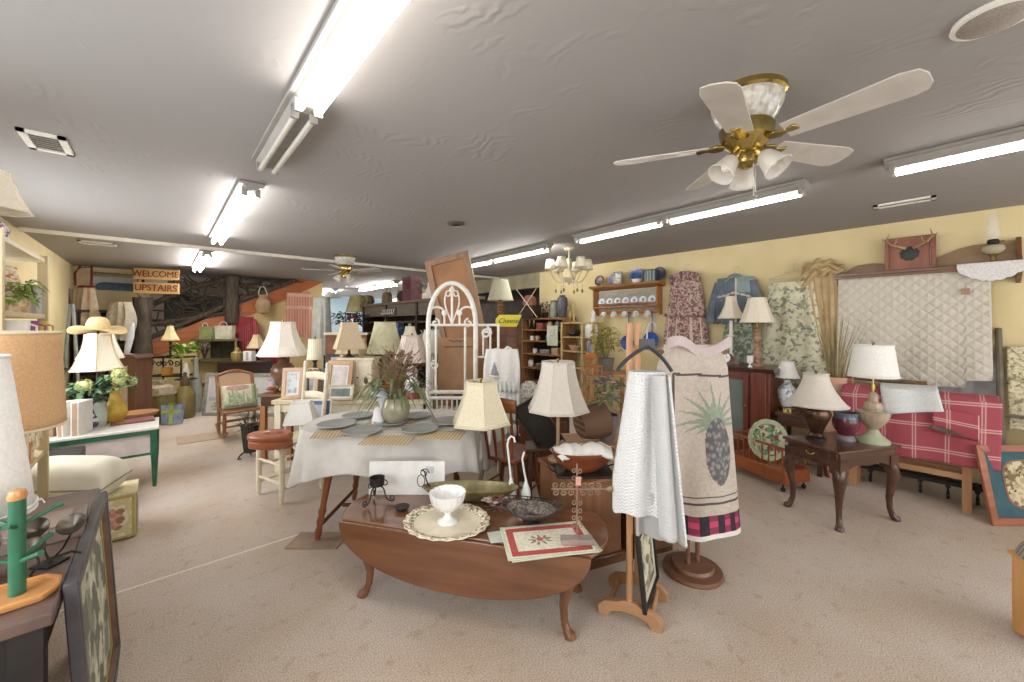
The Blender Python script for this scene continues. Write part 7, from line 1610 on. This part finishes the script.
m = M(); m.tube([(-.16, 0, 0), (-.02, .02, 1.75)], .018, 8); m.tube([(.16, 0, 0), (.02, .02, 1.75)], .018, 8); m.tube([(-.1, .02, .8), (.1, .02, .8)], .016, 8); m.tube([(-.05, .02, 1.4), (.05, .02, 1.4)], .016, 8); m.build('legs', mat('blue_grey_paint', '9aa3a6', '868f92', rough=.5), t); M().box((0, -.03, .83), (.28, .05, .02)).build('ledge', dkwood, t)
x, y = D(131, 6.3)
t = T('white_scroll', 'white paper roll leaning against the bark post', 'paper', (x - .05, y, .0), CA)
M().box((-.02, .0, .49), (.24, .24, .98)).build('crate_below', dkwood, t)
m = M(); m.X = Matrix.Translation((0, 0, .985)) @ Matrix.Rotation(.2, 4, 'Y'); m.lathe([(.035, 0), (.05, .3), (.02, .5), (0, .52)], seg=14); m.build('roll', mat('blue_white_paper', 'd3d3d8', rough=.7), t)
# brown clock case / frame stand behind the green table
x, y = D(131, 5.4)
t = T('clock_case', 'brown wooden clock case with a pale narrow door behind the straw hat lamp', 'clock', (x, y, 0), CA)
M().box((0, 0, .5), (.36, .25, 1.0)).build('case', wood('clock_wood', '6e4a33', '553625', rough=.4, axis=2), t, bevel=.006); M().box((.03, -.13, .6), (.1, .012, .6)).build('door_panel', mat('pale_panel', 'b7aa98', rough=.5), t); m = M(); m.prism([(-.2, 1.0), (.2, 1.0), (.16, 1.05), (-.16, 1.05)], -.14, .14, 'xz'); m.build('cornice', walnut, t)
# nook between trunk and beach painting
og = mat('olive_green_glaze', '8a7a45', '6d6034', rough=.3, sc=4)
x, y = D(160, 5.9)
t = T('tall_urn', 'large olive green urn with pale ornate shoulder beside the bark post', 'urn', (x, y, 0), CA); M().lathe([(0, 0), (.12, 0), (.17, .15), (.19, .3), (.17, .4)], seg=28).build('body', og, t); M().lathe([(.17, .39), (.195, .42), (.16, .52), (.09, .56), (.08, .62), (.06, .62), (0, .5)], seg=28, wob=lambda w, z: 1 + .04 * math.sin(12 * w)).build('shoulder', mat('pale_relief', 'a99b80', '857860', sc=20, rough=.7, bump=.4), t)
x, y = D(185, 6.15)
t = T('tall_jug', 'slim olive green jug with dark stopper near the beach painting', 'jug', (x, y, 0), CA); M().lathe([(0, 0), (.11, 0), (.13, .1), (.13, .36), (.09, .45), (.05, .5)], seg=24).build('body', og, t); M().lathe([(.05, .5), (.06, .54), (.05, .6), (.02, .66), (.03, .7), (0, .72)], seg=20).build('stopper', mat('dark_stopper', '5b4a30', rough=.4), t)
x, y = D(172, 5.75)
t = T('gift_bag', 'small blue bag tied with a yellow green ribbon by the olive urn', 'gift bag', (x, y, 0), CA + .3); m = M(); m.X = rotX(-.15); m.prism([(-.11, 0), (.11, 0), (.13, .28), (-.13, .28)], -.05, .05, 'xz'); m.build('bag', mat('dusty_blue_bag', '6f83a0', '97a5b5', sc=14, rough=.6), t); m = M(); m.X = rotX(-.15); m.box((0, -.054, .14), (.035, .006, .28)); m.box((0, -.054, .18), (.24, .006, .035)); blooms(m, (0, -.06, .28), 3, .04, .06, 0, .3); m.build('ribbon', mat('lime_ribbon', 'b9c94a', rough=.5), t)
x, y = D(172, 6.5)
t = T('iron_console', 'black wrought iron console with scrollwork between bark post and painting', 'console', (x, y, 0), CA)
for z in (.62, .92): M().box((0, 0, z), (.56, .3, .02)).build('shelf', iron, t)
m = M()
for k in range(5):
    m.tube(spiral((-.2 + k * .1, -.14, .83), .05, .012, k, 1.2 * (-1) ** k), .009, 5)
m.build('scrolls', iron, t)
for sx in (-.26, .26):
    for sy in (-.13, .13): m = M(); m.tube([(sx, sy, 0), (sx, sy, .92)], .012, 8); m.build('leg', iron, t)
t = T('orange_card', 'orange paper box on the iron console shelf', 'box', (x - .06, y - .1, .631), CA + .2); M().box((0, 0, .06), (.13, .06, .12)).build('box', mat('orange_card', 'd39a4c', 'c08638', rough=.7), t, bevel=.003); M().box((0, 0, .123), (.135, .065, .008)).build('lid', mat('orange_card', 'd39a4c'), t)
lamp('tiny cream bell shade lamp on the iron console', (x - .02, y, .931), [(0, 0), (.06, 0), (.06, .015), (.015, .03), (.015, .22), (.03, .24)], iron, (.045, .135, .27, .50), mat('olive_linen', 'd6c79a', rough=.9), 6, 1.5)
x, y = D(186, 6.3)
t = T('tulip_bunch', 'green leafy bunch in a white bottle beside the iron console', 'flowers', (x, y, .6), CA); M().lathe([(0, 0), (.04, 0), (.05, .1), (.02, .2), (.02, .24)], seg=16).build('bottle', white, t); m = M(); bush(m, (-.0, 0, .42), 60, .1, .16, .03, 1.2, .2); m.build('foliage', mat('bright_leaf', '8fae3f', '5f8a34', rough=.7, sc=12), t); m = M(); blooms(m, (.08, -.02, .46), 5, .05, .05); m.build('blossoms', mat('peach_petal', 'd9a88a', rough=.8), t)
t = T('bottle_stand', 'slim dark stand under the green leafy bunch', 'stand', (x, y, 0), CA); M().box((0, 0, .585), (.2, .2, .02)).build('top', dkwood, t); M().tube([(0, 0, .02), (0, 0, .58)], .025, 10).build('column', dkwood, t); M().lathe([(0, 0), (.12, 0), (.1, .03), (0, .03)], seg=20).build('foot', dkwood, t)
# wall shelf with boxes, behind the beach painting
x, y = D(217, 7.6)
t = T('wire_shelf', 'tan framed display shelf with dark mesh back behind the beach painting', 'shelf', (x, y, 0), CA)
for sx in (-.36, .36): M().tube([(sx * 1.05, 0, 0), (sx, 0, 1.2)], .022, 8).build('post', wood('tan_shelf_post', 'a88a62', '8c7050', axis=2), t)
for z in (.3, .78, 1.16): M().box((0, .0, z), (.76, .3, .035)).build('shelf', wood('green_shelf', '7a7048', '635a3a', rough=.5), t)
M().box((0, .14, .97), (.7, .015, .36)).build('mesh_back', mat('dark_foliage_print', '4c4836', '33301f', sc=18, rough=.8), t)
def onWS(dx, z, dy=0): return (x + dx * cs + dy * sn, y - dx * sn + dy * cs, z)
for i, (dx, c, w, h, lab) in enumerate(((-.18, mat('sage_bag', 'a5b079', '8c9962', sc=9, rough=.7), .24, .24, 'sage green gift bag on top of the tan display shelf'), (.16, mat('cream_bag', 'd8d3c0', 'c0b9a3', sc=12, rough=.7), .3, .26, 'cream gift bag on top of the tan display shelf'))):
    t = T('paper_bag', lab, 'gift bag', onWS(dx, 1.178), CA + .15 * (i - .5)); M().prism([(-w / 2, 0), (w / 2, 0), (w / 2 * 1.08, h), (-w / 2 * 1.08, h)], -.06, .06, 'xz').build('bag', c, t, bevel=.004); m = M(); m.tube(bez((-w * .25, -.06, h), (-w * .2, -.06, h + .1), (w * .2, -.06, h + .1), (w * .25, -.06, h)), .006, 6); m.build('handle', white, t)
t = T('branch_candle_tree', 'dark twig ornament on the middle of the tan display shelf', 'ornament', onWS(-.2, .798, -.05), CA); m = M()
for k in range(12): a = k * 1.1; m.tube([(0, 0, 0), (.06 * math.cos(a), .03 * math.sin(a), .16), (.14 * math.cos(a), .05 * math.sin(a), .26 + .03 * (k % 3))], [.01, .008, .004], 5)
m.build('twigs', branch, t); m = M()
for k in range(8): m.ball((.12 * math.cos(k * 1.1), -.03, .24 + .03 * (k % 3)), .014, 8)
m.build('pearls', white, t)
t = T('white_bottle', 'tall white bottle vase on the floor left of the beach painting', 'vase', D(196, 6.55), 0); M().lathe([(0, .0), (.07, 0), (.08, .1), (.08, .5), (.04, .65), (.03, .85), (.045, .9), (.03, .9)], seg=20).build('body', mat('grey_white_glaze', 'bfc3ba', 'a9aea2', rough=.3), t)
x, y = D(239, 6.9)
t = T('side_cabinet', 'dark low cabinet behind the beach painting under the red dress', 'cabinet', (x + .1, y, 0), CA); M().box((0, 0, .4), (.75, .35, .78)).build('body', dkwood, t, bevel=.004); M().box((0, 0, .805), (.8, .4, .03)).build('top', walnut, t)
def onSC(dx, z=.821, dy=-.05): return (x + .1 + dx * cs + dy * sn, y - dx * sn + dy * cs, z)
t = T('gold_jar', 'striped golden lidded jar behind the beach painting', 'jar', onSC(-.12), CA); M().lathe([(0, 0), (.07, 0), (.09, .06), (.085, .14), (.05, .17)], seg=20).build('body', mat('gold_stripe', 'a8955a', '8b7a45', kind='bands', sc=9, st=(1, 1, 0), rough=.3), t); M().lathe([(.05, .17), (.055, .18), (.03, .21), (.02, .24), (0, .24)], seg=16).build('lid', og, t)
t = T('white_card_box', 'small white box beside the striped golden jar', 'box', onSC(.1), CA - .2); M().box((0, 0, .085), (.17, .1, .17)).build('box', paper, t, bevel=.003); M().box((0, -.052, .085), (.05, .003, .14)).build('window', mat('window_grey', 'b5b2ac', rough=.4), t)
lamp('lamp with tan bell shade in front of the red hanging dress', onSC(.13, .821, .1), [(0, 0), (.06, 0), (.06, .02), (.02, .04), (.05, .1), (.03, .18), (.015, .2)], iron, (.06, .17, .22, .45), mat('tan_linen', 'cfbb98', 'c2ad8a', rough=.9), 6, 1.5)
x, y = D(264, 7.7)
t = T('red_bench', 'dark red upholstered bench back behind the large bell shade lamp', 'bench', (x, y, 0), CA); M().box((0, 0, .42), (.6, .4, .12)).build('seat', mat('deep_red_cloth', '8d2730', '76202a', rough=.9), t, bevel=.02); m = M(); m.grid(24, 8, lambda u, v: (-.35 + .7 * u, .2 + .02 * v, .5 + (.42 + .08 * math.sin(PI * u)) * v)); m.build('backrest', mat('deep_red_cloth', '8d2730'), t, solid=.06)
for sx in (-.31, .31):
    for sy in (-.16, .16): M().box((sx, sy, .18), (.04, .04, .36)).build('leg', walnut, t)
# clothes on the understair wall
rds = mat('red_stripe_cloth', '8d2f38', 'a8545a', kind='bands', sc=9, st=(1, 0, 0), rough=.9)
xx, yy = D(241, dY(241, 9.55))
t = garment('red striped dress with long sleeves hung under the orange stair stringer', 'dress', (xx, yy, ZZ(317, dY(244, 9.6))), -.35, lambda v: .22 + .03 * math.sin(4 * v), lambda v: .07, 1.0, [rds, mat('plain_red', '93323a', rough=.9)], lambda x_, v, f: 1 if f and v < .22 - .12 * x_ else 0, name='red_dress', rip=.03, seed=2.5, sl=(.22, .06, .5, .055), hangw=.2, hz=.05)
xx, yy = D(299, dY(299, 9.55)); pk = mat('pink_stripe_cloth', 'd9a692', 'c08573', kind='bands', sc=6, st=(1, 0, 0), rough=.9)
t = garment('pink striped apron dress on a hanger at the end of the understair wall', 'dress', (xx, yy, ZZ(293, dY(299, 9.6))), -.35, lambda v: .24 + .03 * v, lambda v: .06, .98, [pk, mat('pale_pink_band', 'e0b9a6', rough=.9)], lambda x_, v, f: 1 if f and (abs(v - .06) < .03 or abs(v - .33) < .04) else 0, name='apron_dress', rip=.03, seed=7.5, hangw=.22, hz=.1, hm=mat('wood_hanger', '7a5230', rough=.5))
xx, yy = D(263, dY(263, 9.5))
t = T('gourd_bag', 'tan gourd shaped bag hanging beneath the stair stringer', 'bag', (xx, yy, ZZ(300, dY(263, 9.6))), 0); M().lathe([(0, -.3), (.1, -.27), (.15, -.15), (.13, -.03), (.07, .04), (.09, .1), (.08, .1)], seg=20).build('bag', mat('tan_gourd', 'b59a74', '9a8060', rough=.8, sc=8), t); m = M(); m.tube(bez((-.08, 0, .08), (-.06, .08, .35), (.06, .12, .35), (.08, 0, .08)), .012, 6); m.build('cord', mat('pale_cord', 'd3c7b0', rough=.9), t)
# beach painting and rocking chair
gfr = mat('silver_grey_frame', 'a3a19c', '8d8b87', rough=.4)
def beach(u, v):
    if v > .42: return 0 if not (.62 < u < .80 and v < .42 + .3 * max(0, math.sin((u - .62) / .18 * PI)) * (1 if math.sin(u * 90) > -.3 else .6)) else 3
    if v > .30: return 1
    if math.hypot((u - .2) / .16, (v - .12) / .16) < 1 or math.hypot((u - .85) / .14, (v - .15) / .15) < 1: return 3 if math.sin(u * 70) + math.sin(v * 60) > .4 else 4
    return 2
xb, yb = D(240, 6.25)
frame('wide grey framed beach painting leaning behind the rocking chair', (xb, yb, 0), CA - .05, 1.24, .68, .055, gfr, [mat('sky_paint', 'c9cdd3', 'd8dade', sc=4, rough=.6), mat('sea_paint', '9fb3c2', 'b6c4cd', sc=8, rough=.6), mat('sand_paint', 'cbc6bd', 'd6d1c8', sc=6, rough=.6), mat('dune_green', '8fa08a', '7a8c78', sc=12, rough=.6), mat('dune_pale', 'c2c9bd', rough=.6)], mount=.04, mm=mat('ivory_mount', 'dcd9d2', rough=.8), tilt=.12, artfn=beach, ng=70)
xr, yr = D(240, 5.2)
t = T('rocking_chair', 'small caned wooden rocking chair with a floral cushion in the aisle', 'rocking chair', (xr, yr, 0), CA + .8)
t.scale = (1, 1, .93)
rk = wood('rocker_wood', '9c6a42', '7d5030', rough=.35, coat=.3)
for sx in (-.2, .2):
    m = M(); m.tube([(sx, -.33 + .66 * i / 12, .03 + .10 * ((i - 6) / 6) ** 2) for i in range(13)], .017, 8); m.build('rocker', rk, t)
    M().tube([(sx, -.17, .045), (sx, -.19, .2), (sx, -.2, .36)], [.017, .022, .018], 8).build('front_leg', rk, t)
    m = M(); m.tube([(sx, .17, .045), (sx, .17, .36), (sx * 1.02, .24, .62), (sx * .95, .33, .80)], [.017, .022, .02, .016], 8); m.build('back_post', rk, t)
m = M(); m.prism([(-.21, -.24), (.21, -.24), (.23, -.1), (.2, .18), (-.2, .18), (-.23, -.1)], .355, .385); m.build('seat', rk, t, bevel=.01)
m = M(); m.tube([(-.2, -.17, .17), (.2, -.17, .17)], .011, 8); m.tube([(-.2, -.18, .26), (.2, -.18, .26)], .011, 8); m.tube([(-.2, .17, .17), (.2, .17, .17)], .011, 8)
for sx in (-.2, .2): m.tube([(sx, -.18, .2), (sx, .17, .2)], .011, 8)
m.build('stretchers', rk, t)
def bk_(u, v): z = .40 + .42 * v + .06 * math.sin(PI * u) * v; q = (z - .36) / .44; return (-.2 + .4 * u, .17 + .14 * max(0, q) ** 1.5 + .0, z)
m = M(); m.grid(14, 10, lambda u, v: bk_(u, v)); m.build('cane_back', mat('cane', 'd0b090', 'c09d7a', rough=.7, sc=80), t, solid=.008)
m = M(); m.tube([bk_(0, v / 10) for v in range(11)] + [bk_(u / 14, 1) for u in range(1, 15)] + [bk_(1, 1 - v / 10) for v in range(1, 11)], .022, 8); m.build('back_frame', rk, t)
m = M(); m.ball((0, .31, .88), (.06, .015, .025), 12); m.build('carved_crest', rk, t)
cush = [mat('cushion_ivory', 'ddd5bb', rough=.95), mat('cushion_sage', '8fa07e', 'b8c0a2', sc=30, rough=.95), mat('cushion_rose', 'a5837a', 'c4a79c', sc=30, rough=.95)]
def cm(u, v):
    r = math.hypot((u - .4) / .28, (v - .35) / .3)
    if r < 1: return 1 if r < .7 or math.sin(u * 60) > 0 else 0
    if v < .3 or u > .8: return 1
    if math.hypot((u - .45) / .3, (v - .8) / .16) < 1: return 2
    return 0
px_c = (xr, yr); R2 = Matrix.Rotation(CA + .8, 4, 'Z'); v_ = R2 @ Vector((.0, .02, .51))
pillow('tapestry cushion with a rabbit green floral motif on the rocking chair', (xr + v_.x, yr + v_.y, v_.z), CA + .75, .38, .3, .12, cush[0], name='tapestry_cushion', X=rotX(math.radians(62)), mask=cm, mats=cush, pipe=cush[0])['label'] = 'ivory tapestry cushion with green flowers on the rocking chair'
# dark bristle stand by the cream chair
x, y = D(250, 4.3)
t = T('iron_umbrella_stand', 'dark bristly iron stand on scroll feet beside the wooden heart box chair', 'stand', (x, y, 0), CA)
m = M(); m.lathe([(.05, .06), (.06, .08), (.085, .34), (.095, .36), (.08, .36), (.05, .1), (0, .1)], seg=20); m.build('body', mat('dark_bristle', '45423a', '2f2d27', kind='bands', sc=14, st=(1, 1, .1), rough=.9, bump=.4), t)
m = M(); bush(m, (0, 0, .36), 50, .08, .12, .008, 1.5, 0); m.build('bristles', mat('grey_bristle', '5f5c50', rough=.9), t)
m = M()
for a in (0, 2.1, 4.2): c_, s_ = math.cos(a), math.sin(a); m.tube([(.05 * c_, .05 * s_, .08), (.1 * c_, .1 * s_, .05), (.12 * c_, .12 * s_, .015), (.09 * c_, .09 * s_, .012)], .01, 6)
m.build('feet', iron, t)
# flat mats on the carpet
for lab, c_, w, h in (('thin beige floor mat beside the rocking chair', G(207, 437), .6, .42), ('flat brown board on the carpet under the oval dining table', G(318, 541), .34, .2)):
    t = T('floor_mat', lab, 'mat', (c_[0], c_[1], 0), 0 if w > .5 else CA); M().box((0, 0, .005), (w, h, .01)).build('mat', mat('beige_mat', 'bba794', 'ae9a87', rough=.95, sc=60) if w > .5 else mat('brown_board', 'a8917d', '97806d', rough=.7), t, bevel=.003);
